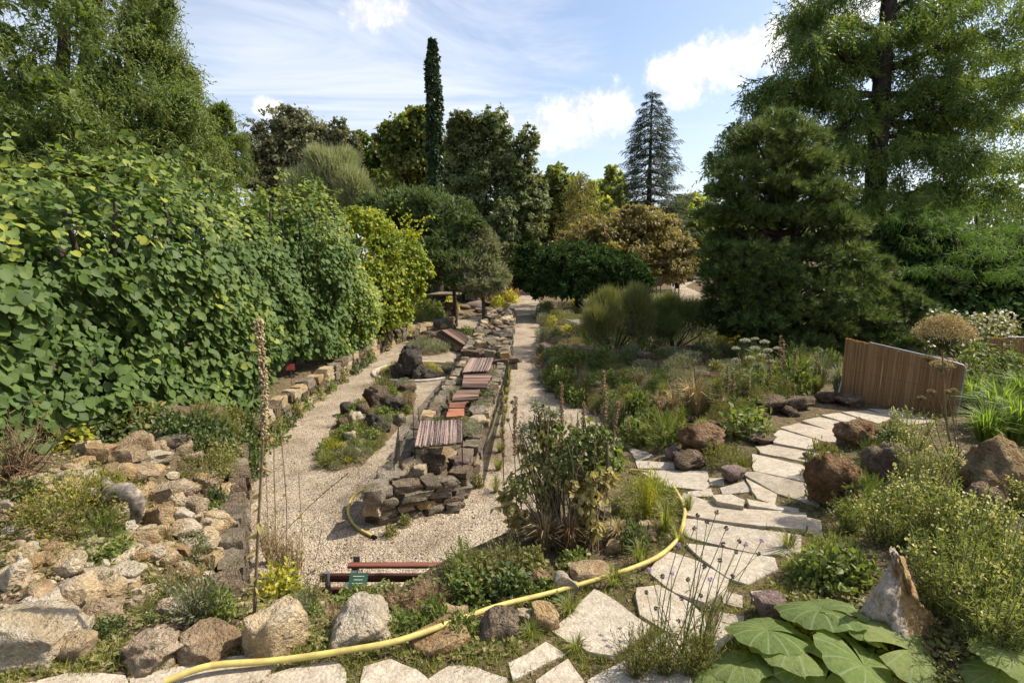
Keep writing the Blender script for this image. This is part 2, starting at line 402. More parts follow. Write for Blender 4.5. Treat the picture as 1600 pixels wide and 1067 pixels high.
def H_exact(x, y):
    x = np.asarray(x, float); y = np.asarray(y, float); sh = x.shape; x = x.ravel(); y = y.ravel()
    num = np.zeros(x.shape); den = np.zeros(x.shape)
    for c in CP:
        w = 1.0/((x-c[0])**2 + (y-c[1])**2 + .04)**1.7
        num += w*c[2]; den += w
    z = num/den
    P = np.stack([x*1.3, y*1.3, np.zeros_like(x)], -1)
    nz = fbm(P, 4, 5)
    far = 1/(1 + (np.hypot(x, y)/40)**2)
    z = z + nz*.10*far
    sd = poly_sd(x, y, GRAVEL) + fbm(P*3.1, 3, 9)*.10
    z = np.where(sd < 0, -.05, .02 + (z-.02)*sstep(0, .45, sd) - .02*(1-sstep(0, .1, sd)))
    for poly, hh in ((ISL1, .20), (ISL3, .15), (RING, .12)):
        s2 = poly_sd(x, y, poly) + fbm(P*3.3, 3, 19)*(.16 if hh > .13 else 0)
        z = np.where(s2 < 0.02, np.maximum(z, -.05 + .08*sstep(.02, -.08, s2) + hh*sstep(0, -.7, s2) + nz*.06), z)
    return z.reshape(sh)
def axis(lo, hi, step, far, g=1.12):
    a = list(np.arange(lo, hi+1e-6, step)); s = step
    while a[-1] < far: s *= g; a.append(a[-1]+s)
    s = step; b = []
    x = lo
    while x > -far: s *= g; x -= s; b.append(x)
    return np.array(b[::-1] + a)
GX = axis(-6.2, 7.0, .12, 700); GY = axis(.8, 13, .12, 900)
GY = GY[GY > -60]
XX, YY = np.meshgrid(GX, GY)
ZZ = H_exact(XX, YY)
def H(x, y):
    x = np.asarray(x, float); y = np.asarray(y, float)
    i = np.clip(np.searchsorted(GX, x)-1, 0, len(GX)-2); j = np.clip(np.searchsorted(GY, y)-1, 0, len(GY)-2)
    fx = np.clip((x-GX[i])/(GX[i+1]-GX[i]), 0, 1); fy = np.clip((y-GY[j])/(GY[j+1]-GY[j]), 0, 1)
    return (ZZ[j, i]*(1-fx)*(1-fy) + ZZ[j, i+1]*fx*(1-fy) + ZZ[j+1, i]*(1-fx)*fy + ZZ[j+1, i+1]*fx*fy)
_T = np.concatenate([np.linspace(1.2, 12, 500), np.linspace(12.05, 70, 500)])
def gp(px, py, dz=0.0):
    """where the sight line of a picture point meets the ground"""
    r = ray(px, py); P = np.array([0, 0, CAMZ]) + _T[:, None]*r
    h = np.maximum(H(P[:, 0], P[:, 1]), -.005) + dz
    below = np.nonzero(P[:, 2] < h)[0]
    k = below[0] if len(below) else len(_T)-1
    x, y = P[k, 0], P[k, 1]
    return np.array([x, y, max(float(H(x, y)), -.005)])
def mpp(p):            # metres per photo pixel at a point
    return (p[1]*math.cos(PITCH) + (CAMZ-p[2])*math.sin(PITCH))/FPX

def ground_material():
    m, nt, N, L = _nt('soil'); out = N('ShaderNodeOutputMaterial'); p = N('ShaderNodeBsdfPrincipled'); L(p.outputs[0], out.inputs[0])
    V = N('ShaderNodeNewGeometry').outputs['Position']
    n1 = noise_node(N, L, V, .9, 6, .6, .4); n2 = noise_node(N, L, V, 9, 7, .68); n3 = noise_node(N, L, V, 60, 5, .7)
    r1 = ramp(N, [(.30, (.10, .072, .045)), (.48, (.17, .125, .08)), (.60, (.13, .12, .055)), (.75, (.085, .10, .035))]); L(n1.outputs[0], r1.inputs[0])
    r2 = ramp(N, [(.32, (.055, .042, .028)), (.5, (.15, .11, .07)), (.68, (.26, .20, .13))]); L(n2.outputs[0], r2.inputs[0])
    c = mixcol(N, L, .55, r1.outputs[0], r2.outputs[0])
    r3 = ramp(N, [(.35, (.55, .55, .55)), (.7, (1.4, 1.35, 1.25))]); L(n3.outputs[0], r3.inputs[0])
    c = mixcol(N, L, 1.0, c, r3.outputs[0], 'MULTIPLY'); L(c, p.inputs['Base Color']); p.inputs['Roughness'].default_value = .95; p.inputs['Specular IOR Level'].default_value = .1
    a = N('ShaderNodeMath'); a.operation = 'MULTIPLY_ADD'; L(n3.outputs[0], a.inputs[0]); a.inputs[1].default_value = .35; L(n2.outputs[0], a.inputs[2])
    b = N('ShaderNodeBump'); b.inputs['Strength'].default_value = .9; b.inputs['Distance'].default_value = .05; L(a.outputs[0], b.inputs['Height']); L(b.outputs[0], p.inputs['Normal'])
    return m
def gravel_material():
    m, nt, N, L = _nt('gravel'); out = N('ShaderNodeOutputMaterial'); p = N('ShaderNodeBsdfPrincipled'); L(p.outputs[0], out.inputs[0])
    V = N('ShaderNodeNewGeometry').outputs['Position']
    vo = N('ShaderNodeTexVoronoi'); vo.inputs['Scale'].default_value = 85; L(V, vo.inputs['Vector'])
    vo2 = N('ShaderNodeTexVoronoi'); vo2.inputs['Scale'].default_value = 38; L(V, vo2.inputs['Vector'])
    n1 = noise_node(N, L, V, .7, 6, .62, .5); n2 = noise_node(N, L, V, 2.6, 7, .68, .8); n3 = noise_node(N, L, V, 160, 3, .6)
    sp = N('ShaderNodeSeparateXYZ'); L(vo.outputs['Color'], sp.inputs[0])
    r = ramp(N, [(.0, (.17, .13, .092)), (.25, (.355, .288, .21)), (.65, (.465, .392, .295)), (1, (.63, .56, .455))]); L(sp.outputs[0], r.inputs[0])
    r1 = ramp(N, [(.32, (.60, .55, .50)), (.44, (.88, .85, .81)), (.55, (1.05, 1.02, .98)), (.7, (1.16, 1.12, 1.07))]); L(n1.outputs[0], r1.inputs[0])
    r2 = ramp(N, [(.34, (.66, .62, .58)), (.46, (.94, .92, .90)), (.6, (1.06, 1.05, 1.03))]); L(n2.outputs[0], r2.inputs[0])
    c = mixcol(N, L, 1.0, r.outputs[0], r1.outputs[0], 'MULTIPLY'); c = mixcol(N, L, 1.0, c, r2.outputs[0], 'MULTIPLY')
    L(c, p.inputs['Base Color']); p.inputs['Roughness'].default_value = .92; p.inputs['Specular IOR Level'].default_value = .15
    a = N('ShaderNodeMath'); a.operation = 'MULTIPLY_ADD'; L(vo2.outputs['Distance'], a.inputs[0]); a.inputs[1].default_value = 1.2; L(vo.outputs['Distance'], a.inputs[2])
    b = N('ShaderNodeBump'); b.inputs['Strength'].default_value = .85; b.inputs['Distance'].default_value = .02; b.invert = True; L(a.outputs[0], b.inputs['Height']); L(b.outputs[0], p.inputs['Normal'])
    return m
M_SOIL = ground_material(); M_GRAVEL = gravel_material()
def grid_mesh(X, Y, Z, name, mat):
    ny, nx = X.shape; b = Batch(); idx = np.arange(nx*ny).reshape(ny, nx)
    f = np.stack([idx[:-1, :-1], idx[:-1, 1:], idx[1:, 1:], idx[1:, :-1]], -1).reshape(-1, 4)
    b.add(np.stack([X, Y, Z], -1).reshape(-1, 3), f); return b.obj(name, mat)
gx = np.linspace(-6, 3.5, 60); gy = np.linspace(2.6, 48, 220); gX, gY = np.meshgrid(gx, gy)
gZ = fbm(np.stack([gX*.8, gY*.8, gX*0], -1), 3, 31)*.03
gZ = np.clip(gZ, -.012, .02)
prop(grid_mesh(gX, gY, gZ, 'gravel_path', M_GRAVEL), kind='structure')
# pale side path under the pine, laid on the ground
def sheet(name, poly, mat, dz=.012, step=.35):
    P = np.array(poly); x = np.arange(P[:, 0].min(), P[:, 0].max()+step, step); y = np.arange(P[:, 1].min(), P[:, 1].max()+step, step)
    X, Y = np.meshgrid(x, y); sd = poly_sd(X, Y, poly); Z = H(X, Y) + dz - .3*sstep(-.1, .5, sd)
    return prop(grid_mesh(X, Y, Z, name, mat), kind='structure')
sheet('side_path', SPATH, M_GRAVEL, .03)
sheet('back_path', [pz(*p)[:2] for p in [(700, 452), (752, 446), (756, 440), (735, 434), (700, 437), (690, 445)]], M_GRAVEL, .05)

# ================================================================ rocks
M_PALE = rock_mat('pale_limestone', [(.42, .27, .12), (.52, .37, .19), (.59, .455, .275), (.63, .52, .36), (.65, .57, .44)], (.18, .12, .065), .45, bd=.07)
M_WHITE = rock_mat('white_limestone', [(.45, .34, .20), (.54, .45, .315), (.61, .53, .41), (.64, .58, .475)], (.16, .118, .078), .45, bd=.07)
M_OCHRE = rock_mat('ochre_stone', [(.30, .18, .085), (.40, .27, .14), (.46, .35, .21), (.50, .41, .28)], (.10, .066, .04), .5)
M_BROWN = rock_mat('brown_tufa', [(.19, .13, .085), (.28, .20, .135), (.37, .28, .19), (.45, .36, .26)], (.07, .05, .036), .55, bump=.9, scale=.7, bd=.12)
M_RED = rock_mat('reddish_tufa', [(.24, .125, .06), (.36, .205, .10), (.45, .30, .17), (.50, .38, .25)], (.07, .042, .026), .6, bump=1.0, scale=.6, bd=.14)
M_DARK = rock_mat('dark_tufa', [(.08, .068, .055), (.14, .12, .10), (.20, .17, .14)], (.022, .019, .017), .7, moss=(.10, .10, .03), bump=1.0)
M_GREY = rock_mat('grey_wall_stone', [(.21, .17, .12), (.31, .255, .185), (.39, .325, .24), (.48, .41, .31)], (.08, .066, .05), .5, moss=(.13, .12, .055), bump=.8)
M_SLAB = rock_mat('path_slab_limestone', [(.41, .34, .255), (.48, .41, .315), (.515, .45, .355), (.545, .48, .39)], (.25, .195, .135), .5, bump=.3, pits=True)
M_MAUVE = rock_mat('mauve_stone', [(.20, .14, .12), (.28, .20, .17), (.34, .26, .22)], (.06, .045, .04), .5)
M_TANR = rock_mat('tan_boulder_stone', [(.33, .225, .125), (.44, .32, .195), (.53, .41, .275), (.59, .49, .36)], (.12, .08, .05), .5, bd=.1)
M_GOLD = rock_mat('golden_rock_stone', [(.24, .14, .055), (.38, .235, .09), (.48, .33, .15), (.54, .43, .27)], (.10, .06, .03), .5, bump=.9, scale=.6, bd=.14)
RM = dict(tan=M_TANR, gold=M_GOLD, pale=M_PALE, white=M_WHITE, ochre=M_OCHRE, brown=M_BROWN, red=M_RED, dark=M_DARK, grey=M_GREY, mauve=M_MAUVE)
_rockcache = {}
def rock_shape(seed, sub=3, kind='block'):
    bm = bmesh.new(); bmesh.ops.create_icosphere(bm, subdivisions=sub, radius=1.0)
    r = np.random.default_rng(seed)
    planes = []
    if kind == 'block':
        for ax in (0, 1, 2):
            for s in (-1, 1):
                n = np.zeros(3); n[ax] = s; n = nrm(n + r.normal(0, .22, 3)); planes.append((n, r.uniform(.52, .72)))
        for _ in range(4): planes.append((nrm(r.normal(size=3)), r.uniform(.62, .82)))
    else:
        for _ in range(7): planes.append((nrm(r.normal(size=3)), r.uniform(.55, .85)))
    amp = .15 if kind == 'block' else .42
    off = Vector(r.uniform(0, 50, 3))
    for v in bm.verts:
        c = np.array(v.co)
        for n, d in planes:
            k = float(np.dot(c, n))
            if k > d: c = c - n*(k-d)*.92
        q = Vector(c)
        if kind == 'block': dsp = mnoise.fractal(q*2.2+off, .8, 2.1, 6)*amp + mnoise.noise(q*.9+off*1.3)*.16
        else: dsp = mnoise.ridged_multi_fractal(q*1.5+off, .8, 2.2, 6, 1.0, 2.0)*amp*.6 - .3 + mnoise.noise(q*1.1+off*1.7)*.34 + mnoise.noise(q*6+off)*.10
        v.co = q + q.normalized()*dsp
    # normalise to unit half-extents
    co = np.array([v.co[:] for v in bm.verts]); lo, hi = co.min(0), co.max(0)
    for v in bm.verts:
        v.co = Vector((np.array(v.co) - (lo+hi)/2)/((hi-lo)/2))
    for f in bm.faces: f.smooth = True
    return bm
def brick_shape(seed):
    bm = bmesh.new(); bmesh.ops.create_cube(bm, size=2.0); bmesh.ops.subdivide_edges(bm, edges=bm.edges[:], cuts=3, use_grid_fill=True); r = np.random.default_rng(seed+90); off = Vector(r.uniform(0, 50, 3))
    k = r.uniform(.55, .85); sk = r.uniform(-.22, .22, 3)
    for v in bm.verts:
        q = v.co.copy(); n = q.normalized()*1.32; q = q*(1-.22*k) + n*(.22*k)
        q.x += sk[0]*q.z + sk[1]*q.y*.6; q.z += sk[2]*q.x*.5
        q += Vector((mnoise.noise(q*1.3+off), mnoise.noise(q*1.3+off+Vector((9, 0, 0))), mnoise.noise(q*1.3+off+Vector((0, 9, 0)))))*.20 + q.normalized()*mnoise.noise(q*3.5+off)*.10
        v.co = q
    co = np.array([v.co[:] for v in bm.verts]); lo, hi = co.min(0), co.max(0)
    for v in bm.verts: v.co = Vector((np.array(v.co) - (lo+hi)/2)/((hi-lo)/2))
    for f in bm.faces: f.smooth = True
    return bm
def rock_mesh(seed, mat, sub=3, kind='block'):
    key = (seed, mat, sub, kind)
    if key not in _rockcache:
        base = (seed, sub, kind)
        if base not in _rockcache:
            bm = brick_shape(seed) if kind == 'brick' else rock_shape(seed, sub, kind); me = bpy.data.meshes.new('rock'); bm.to_mesh(me); bm.free(); _rockcache[base] = me
            if (kind == 'block' and sub <= 3) or kind == 'brick':
                me.set_sharp_from_angle(angle=R(38))
        me = _rockcache[base].copy(); me.materials.append(RM[mat]); _rockcache[key] = me
    return _rockcache[key]
def rock(px, py, w, h, mat, label=None, group=None, name='rock', kind='block', sub=3, depth=None, sink=.25, seed=None, parent=None, rot=None, tilt=.2):
    """a rock whose picture centre is about (px,py) and whose size is w x h photo pixels"""
    p = gp(px, py + h*.35); k = mpp(p); sx = w*k/2; sz = max(h*k*.52, .02); sy = depth or sx*random.uniform(.75, 1.0)
    seed = random.randrange(9) if seed is None else seed
    o = addobj(name, rock_mesh(seed, mat, sub, kind), parent, (p[0], p[1]+sy*.62, p[2] + sz*(1-2*sink)),
               (random.uniform(-tilt, tilt), random.uniform(-tilt, tilt), random.uniform(-.5, .5) + random.choice((0, math.pi)) if rot is None else rot), (sx, sy, sz))
    if parent is None: prop(o, label, 'rock', group)
    return o

# --- boulders with a look of their own
rock(25, 1015, 136, 100, 'white', 'big whitish boulder with grey top beside the lower rockery path', sub=4, seed=2)
rock(107, 1022, 62, 44, 'ochre', 'small yellow ochre wedge stone beside the big whitish boulder')
rock(218, 1032, 112, 58, 'tan', 'dark brown pitted boulder at the start of the paving', sink=.32, sub=4, kind='crag')
rock(312, 1022, 90, 46, 'tan', 'squarish pitted brown boulder behind the long paving slab', sink=.32, sub=4)
rock(420, 1000, 90, 88, 'pale', 'tall buff boulder with dark shaded side at the foot of the tall dry stalk', sub=4, seed=1, rot=.9, tilt=.08)
rock(552, 994, 106, 66, 'white', 'white pitted boulder right behind the yellow hose', sub=4, seed=0, tilt=.08)
rock(678, 1012, 95, 26, 'ochre', 'flat ochre stone lying under the yellow hose')
rock(706, 972, 46, 36, 'ochre', 'orange porous stone among the low green leaves')
rock(778, 986, 62, 46, 'brown', 'greyish brown stone just below the yellow hose')
rock(820, 968, 40, 30, 'white', 'whitish brown stone touching the yellow hose')
rock(852, 972, 52, 38, 'pale', 'buff stone standing beside the grass under the hose')
rock(841, 912, 46, 34, 'red', 'orange red crag stone behind the hose', kind='crag')
rock(884, 918, 44, 50, 'white', 'upright white stone leaning at the edge of the leafy bed')
rock(926, 905, 74, 34, 'ochre', 'long ochre stone above the yellow hose')
rock(958, 858, 28, 22, 'pale', 'small buff stone at the foot of the woody stem')
rock(1008, 824, 24, 16, 'white', 'small white pebble like stone by the dead twigs')
rock(1014, 838, 34, 22, 'brown', 'small brown stone beside the white pebble like stone')
rock(950, 802, 44, 24, 'grey', 'grey stone half hidden behind the yellowing leaves')
rock(1212, 952, 52, 44, 'mauve', 'mauve brown stone next to the huge round leaves')
rock(1110, 692, 84, 56, 'red', 'large reddish tufa boulder in the fork of the slab path', kind='crag', sub=4)
rock(1088, 722, 60, 30, 'brown', 'low brown tufa stone in front of the large reddish boulder', kind='crag')
rock(1150, 742, 40, 24, 'mauve', 'mauve stone at the corner of the crazy paving')
rock(1052, 709, 26, 26, 'mauve', 'small pinkish round stone beside the slab steps', kind='crag')
rock(1120, 668, 34, 26, 'brown', 'greyish pointed stone behind the large reddish boulder')
rock(1350, 680, 70, 52, 'red', 'orange brown crag on the outer side of the path bend', kind='crag', sub=4)
rock(1318, 752, 95, 96, 'red', 'tall reddish crag overgrown at the edge of the slab path', kind='crag', sub=4, seed=3)
rock(1398, 728, 70, 80, 'brown', 'dark brown porous crag behind the pale yellow flowers', kind='crag', sub=4, seed=4)
rock(1420, 765, 45, 26, 'mauve', 'small mauve stone at the foot of the dark brown crag')
rock(1575, 745, 130, 150, 'gold', 'big golden orange rock face beside the pale yellow flowers', sub=4, seed=6, kind='crag')
rock(1545, 790, 60, 70, 'brown', 'brown buttress stone against the big golden rock face', kind='crag')
for x, y, w, h in [(1212, 636, 54, 30), (1254, 632, 44, 26), (1298, 622, 40, 24), (1336, 630, 40, 22), (1240, 645, 30, 18)]:
    rock(x, y, w, h, 'brown', 'dark brown tufa rock in the row leading to the reed screen', 'tufa rocks edging the slab path', kind='crag')
for x, y, w, h in [(1180, 650, 50, 22), (1195, 690, 40, 16), (1160, 680, 30, 16), (1290, 700, 28, 18), (1300, 725, 30, 20), (1265, 715, 18, 12)]:
    rock(x, y, w, h, 'brown', 'small dark brown stone edging the curved slab path', 'small stones edging the curved path', kind='crag')

# --- pointed hero rock by the huge leaves: pale flank, golden broken face
def pointed_rock():
    p = gp(1392, 995); k = mpp(p)
    b = Batch(); rings = []; nr, ns = 44, 52
    for i in range(nr):
        t = i/(nr-1); z = t*165*k
        w = (40*(1-t)**1.0 + 3 + 10*math.sin(t*5)*(1-t))*k
        cx = (-16*t*t + 6*math.sin(t*3))*k
        ring = []
        for j in range(ns):
            a = 2*math.pi*j/ns; rr = w*(1 + .22*math.cos(2*a+.6))
            q = np.array([cx + rr*math.cos(a), rr*.8*math.sin(a), z])
            q[:2] += .03*math.sin(z*17+a*2)*(1-t) + (fbm(np.array([[q[0]*9+a, q[1]*9, z*8]]), 5, 3)[0])*.16
            q[2] += fbm(np.array([[q[0]*12, q[1]*12, z*6+9]]), 3, 8)[0]*.05
            ring.append(q)
        rings.append(ring)
    V = np.array(rings).reshape(-1, 3); f = [(i*ns+j, i*ns+(j+1) % ns, (i+1)*ns+(j+1) % ns, (i+1)*ns+j) for i in range(nr-1) for j in range(ns)]
    b.add(V, f)
    b.add(np.vstack([V[-ns:], V[-ns:].mean(0)]), [(j, (j+1) % ns, ns) for j in range(ns)])
    m, nt, N, L = _nt('pointed_rock_stone'); out = N('ShaderNodeOutputMaterial'); pr = N('ShaderNodeBsdfPrincipled'); L(pr.outputs[0], out.inputs[0])
    tc = N('ShaderNodeTexCoord'); Vv = tc.outputs['Object']
    n1 = noise_node(N, L, Vv, 8, 6, .65, .5); n2 = noise_node(N, L, Vv, 45, 5, .7)
    sp = N('ShaderNodeSeparateXYZ'); L(Vv, sp.inputs[0])
    a = N('ShaderNodeMath'); a.operation = 'MULTIPLY_ADD'; L(n1.outputs[0], a.inputs[0]); a.inputs[1].default_value = .16; L(sp.outputs[0], a.inputs[2])
    sel = ramp(N, [(.05, (0, 0, 0)), (.075, (1, 1, 1))]); L(a.outputs[0], sel.inputs[0])
    gold = ramp(N, [(.3, (.22, .115, .04)), (.5, (.44, .27, .10)), (.7, (.55, .42, .24))]); L(n2.outputs[0], gold.inputs[0])
    pale = ramp(N, [(.3, (.24, .18, .125)), (.55, (.52, .43, .33)), (.75, (.66, .59, .49))]); L(n2.outputs[0], pale.inputs[0])
    L(mixcol(N, L, sel.outputs[0], pale.outputs[0], gold.outputs[0]), pr.inputs['Base Color']); pr.inputs['Roughness'].default_value = .9
    bp = N('ShaderNodeBump'); bp.inputs['Strength'].default_value = .9; bp.inputs['Distance'].default_value = .03; L(n2.outputs[0], bp.inputs['Height']); L(bp.outputs[0], pr.inputs['Normal'])
    o = b.obj('pointed_rock', m); o.location = (p[0], p[1], p[2]-.05)
    prop(o, 'pointed upright rock, white on one flank and golden on the other, above the huge leaves', 'rock')
pointed_rock()

# --- the pale rockery on the left mound
LG = 'pale stones of the rockery beside the vine hedge'; LL = 'pale buff stone in the rockery between vine hedge and gravel'
given = [(62, 932, 58, 42, 'ochre'), (12, 900, 44, 70, 'pale'), (95, 890, 54, 40, 'pale'), (112, 925, 56, 56, 'pale'), (55, 950, 66, 44, 'white'), (135, 905, 48, 34, 'white'),
    (190, 900, 50, 30, 'white'), (90, 968, 50, 36, 'ochre'), (150, 960, 60, 44, 'brown'), (262, 955, 44, 32, 'brown'), (205, 700, 66, 40, 'brown'), (226, 716, 60, 22, 'white'), (148, 708, 54, 30, 'ochre'),
    (186, 714, 54, 36, 'brown'), (268, 690, 54, 30, 'grey'), (252, 681, 34, 28, 'white'), (215, 738, 54, 28, 'brown'), (262, 772, 64, 46, 'brown'), (320, 760, 30, 38, 'brown'), (346, 772, 44, 30, 'pale'),
    (245, 808, 46, 42, 'ochre'), (282, 832, 50, 40, 'pale'), (312, 845, 40, 36, 'pale'), (332, 820, 50, 40, 'pale'), (290, 856, 28, 24, 'ochre'), (215, 842, 54, 30, 'ochre'), (230, 866, 44, 24, 'white'),
    (92, 747, 44, 24, 'white'), (30, 752, 44, 20, 'ochre'), (180, 800, 40, 26, 'white'), (300, 790, 40, 40, 'brown'), (130, 700, 46, 28, 'pale'), (110, 735, 40, 26, 'pale'), (250, 875, 46, 26, 'pale'), (190, 870, 40, 24, 'pale'),
    (325, 878, 36, 26, 'pale'), (160, 925, 50, 34, 'ochre'), (215, 930, 40, 26, 'pale'), (30, 870, 40, 40, 'pale'), (285, 900, 40, 24, 'pale'), (240, 700, 36, 24, 'ochre'), (300, 715, 30, 22, 'brown')]
MARKS = [(195, 785, 'beside the driftwood log'), (120, 770, 'around the yellow green shrub'), (358, 790, 'along the retaining wall'), (350, 870, 'at the near end of the retaining wall'), (215, 690, 'at the foot of the kiwi vine'), (30, 730, 'beneath the bare twiggy shrub'),
         (310, 930, 'around the pale wispy plant'), (40, 970, 'above the big whitish boulder'), (175, 865, 'around the orange flowered mat'), (90, 880, 'below the yellow green shrub'), (300, 735, 'around the olive heathery tuft'), (215, 990, 'above the dark brown pitted boulder'), (20, 850, 'on the outer slope of the rockery mound'), (255, 830, 'on the open rubble slope of the rockery')]
WORD = {'pale': 'buff', 'white': 'whitish', 'ochre': 'ochre', 'brown': 'brown weathered', 'tan': 'brown weathered', 'grey': 'grey'}
def stone_label(x, y, w, m):
    k = min(MARKS, key=lambda q: (q[0]-x)**2 + (q[1]-y)**2)[2]; sz = 'large' if w > 48 else ('middling' if w > 27 else 'small')
    return f'{sz} {WORD[m]} rockery stone {k}', f'{sz} {WORD[m]} stones {k}'
for x, y, w, h, m in given: m = 'tan' if m == 'brown' else m; rock(x, y, w*.92, h*.9, m, *stone_label(x, y, w, m), tilt=.35, sink=.32)
RP = [(0, 780), (80, 730), (190, 700), (290, 700), (365, 750), (372, 880), (330, 920), (250, 930), (180, 970), (60, 1000), (0, 990)]
pts = []
while len(pts) < 150:
    x, y = random.uniform(0, 375), random.uniform(690, 1000)
    if poly_sd(np.array([x]), np.array([y]), RP)[0] > 0: continue
    if any((x-a)**2 + (y-b_)**2 < 14**2 for a, b_ in pts): continue
    pts.append((x, y))
for x, y in pts:
    m = random.choices(['pale', 'white', 'ochre', 'tan'], [5, 3, 2.5, 1.5])[0]; w = random.uniform(14, 32)
    rock(x, y, w, w*random.uniform(.6, .9), m, *stone_label(x, y, w, m), sub=2, tilt=.4)

# ================================================================ slab path
def slab_mesh(pts, name='slab'):
    P = np.array(pts); c = P.mean(0); n = len(P)
    A = np.c_[P[:, :2]-c[:2], np.ones(n)]; co, *_ = np.linalg.lstsq(A, P[:, 2], rcond=None)
    co[:2] = np.clip(co[:2], -.3, .3)
    ring = []
    for i in range(n):
        a, b_ = P[i], P[(i+1) % n]; ln = np.linalg.norm(b_-a); k = max(2, int(ln/.09))
        for j in range(k):
            t = j/k; q = a*(1-t)+b_*t
            q = q + (fbm(np.array([[q[0]*9, q[1]*9, 1.0]]), 3, 4)[0]*.045)*np.append(nrm((q-c)[:2]), 0)
            if j == 0: q = q + (c-q)*.012
            ring.append(q[:2])
    ring = np.array(ring); m = len(ring)
    zt = lambda q: co[0]*(q[:, 0]-c[0]) + co[1]*(q[:, 1]-c[1]) + co[2] + .010
    R0 = ring; R1 = c[:2] + (ring-c[:2])*.99; R2 = c[:2] + (ring-c[:2])*.5
    wob = fbm(np.c_[R2*5, np.zeros(m)], 2, 3)*.008
    V = np.vstack([np.c_[R0, zt(R0)-.09], np.c_[R0, zt(R0)-.006], np.c_[R1, zt(R1)], np.c_[R2, zt(R2)+wob], [[*c[:2], co[2]+.010]]]) - np.append(c[:2], co[2])
    f = [(k*m+j, k*m+(j+1) % m, (k+1)*m+(j+1) % m, (k+1)*m+j) for k in range(3) for j in range(m)]
    b = Batch(); b.add(V, f, .5, 0, False); b.add(V, [(3*m+j, 3*m+(j+1) % m, 4*m) for j in range(m)], .5, 0, False)
    area = 0.5*sum(ring[i][0]*ring[(i+1) % m][1]-ring[(i+1) % m][0]*ring[i][1] for i in range(m))
    if area < 0:
        b = Batch(); b.add(V, [t[::-1] for t in f], .5, 0, False); b.add(V, [(3*m+(j+1) % m, 3*m+j, 4*m) for j in range(m)], .5, 0, False)
    return b.mesh(name, M_SLAB), np.append(c[:2], co[2])
SLABS = [[(1075, 815), (1150, 822), (1240, 841), (1237, 863), (1186, 866), (1085, 842), (1072, 836)], [(1075, 780), (1110, 782), (1174, 795), (1245, 804), (1243, 830), (1160, 818), (1075, 806)],
    [(1078, 856), (1130, 858), (1204, 876), (1208, 892), (1165, 913), (1138, 900), (1100, 876)], [(1022, 893), (1045, 871), (1090, 879), (1132, 903), (1130, 925), (1098, 946), (1058, 925)],
    [(1000, 927), (1030, 921), (1075, 945), (1092, 967), (1100, 990), (1064, 998), (1004, 962)], [(871, 985), (930, 932), (952, 936), (1006, 980), (1000, 993), (952, 1028), (922, 1020)],
    [(796, 1038), (850, 1010), (877, 1026), (805, 1064)], [(841, 1067), (886, 1040), (910, 1067), (890, 1110), (840, 1100)], [(928, 1067), (982, 1038), (1036, 1000), (1063, 1008), (1120, 1047), (1090, 1075), (1000, 1100), (930, 1100)],
    [(1114, 1002), (1126, 963), (1160, 969), (1152, 990), (1120, 1020)], [(1129, 928), (1160, 933), (1159, 954), (1130, 946)], [(1172, 928), (1194, 926), (1196, 946), (1176, 942)],
    [(216, 1067), (300, 1041), (420, 1026), (428, 1042), (395, 1070), (230, 1110)], [(418, 1067), (472, 1047), (520, 1042), (538, 1060), (530, 1110), (410, 1110)], [(565, 1065), (571, 1047), (610, 1038), (649, 1053), (668, 1072), (640, 1110), (560, 1110)],
    [(676, 1067), (702, 1050), (745, 1047), (786, 1067), (770, 1110), (680, 1110)], [(40, 1075), (110, 1060), (190, 1062), (200, 1110), (40, 1110)],
    [(1288, 650), (1312, 647), (1351, 660), (1342, 667)], [(1258, 660), (1282, 653), (1339, 668), (1327, 681)], [(1225, 671), (1252, 663), (1321, 681), (1318, 690), (1300, 693)], [(1210, 681), (1222, 675), (1297, 696), (1288, 708), (1213, 693)],
    [(1186, 701), (1207, 695), (1279, 713), (1273, 723), (1192, 711)], [(1180, 714), (1267, 731), (1270, 757), (1183, 735)], [(1163, 742), (1186, 740), (1275, 762), (1272, 786), (1215, 772)],
    [(983, 701), (1010, 704), (1019, 716), (996, 721)], [(996, 722), (1050, 724), (1061, 734), (1000, 732)], [(1002, 736), (1100, 741), (1106, 752), (1094, 765), (1043, 761)],
    [(1108, 749), (1127, 749), (1130, 760), (1112, 758)], [(1127, 764), (1160, 755), (1175, 769), (1130, 773)], [(1168, 753), (1211, 773), (1208, 788), (1184, 779)], [(1115, 777), (1142, 774), (1160, 782), (1160, 793), (1121, 783)],
    [(1077, 769), (1109, 766), (1114, 776), (1077, 777)], [(1172, 783), (1243, 796), (1244, 802), (1174, 793)], [(964, 689), (984, 693), (990, 700), (970, 699)],
    [(1320, 645), (1355, 643), (1392, 652), (1370, 661)], [(1360, 640), (1400, 643), (1430, 652), (1400, 654)], [(1262, 812), (1280, 816), (1284, 838), (1264, 832)], [(1405, 656), (1440, 652), (1460, 660), (1420, 664)]]
PATHC = np.array([gp(*p) for p in [(60, 1090), (300, 1075), (550, 1075), (800, 1060), (950, 1000), (1080, 915), (1150, 845), (1165, 795), (1215, 750), (1245, 695), (1300, 665), (1400, 652)]])
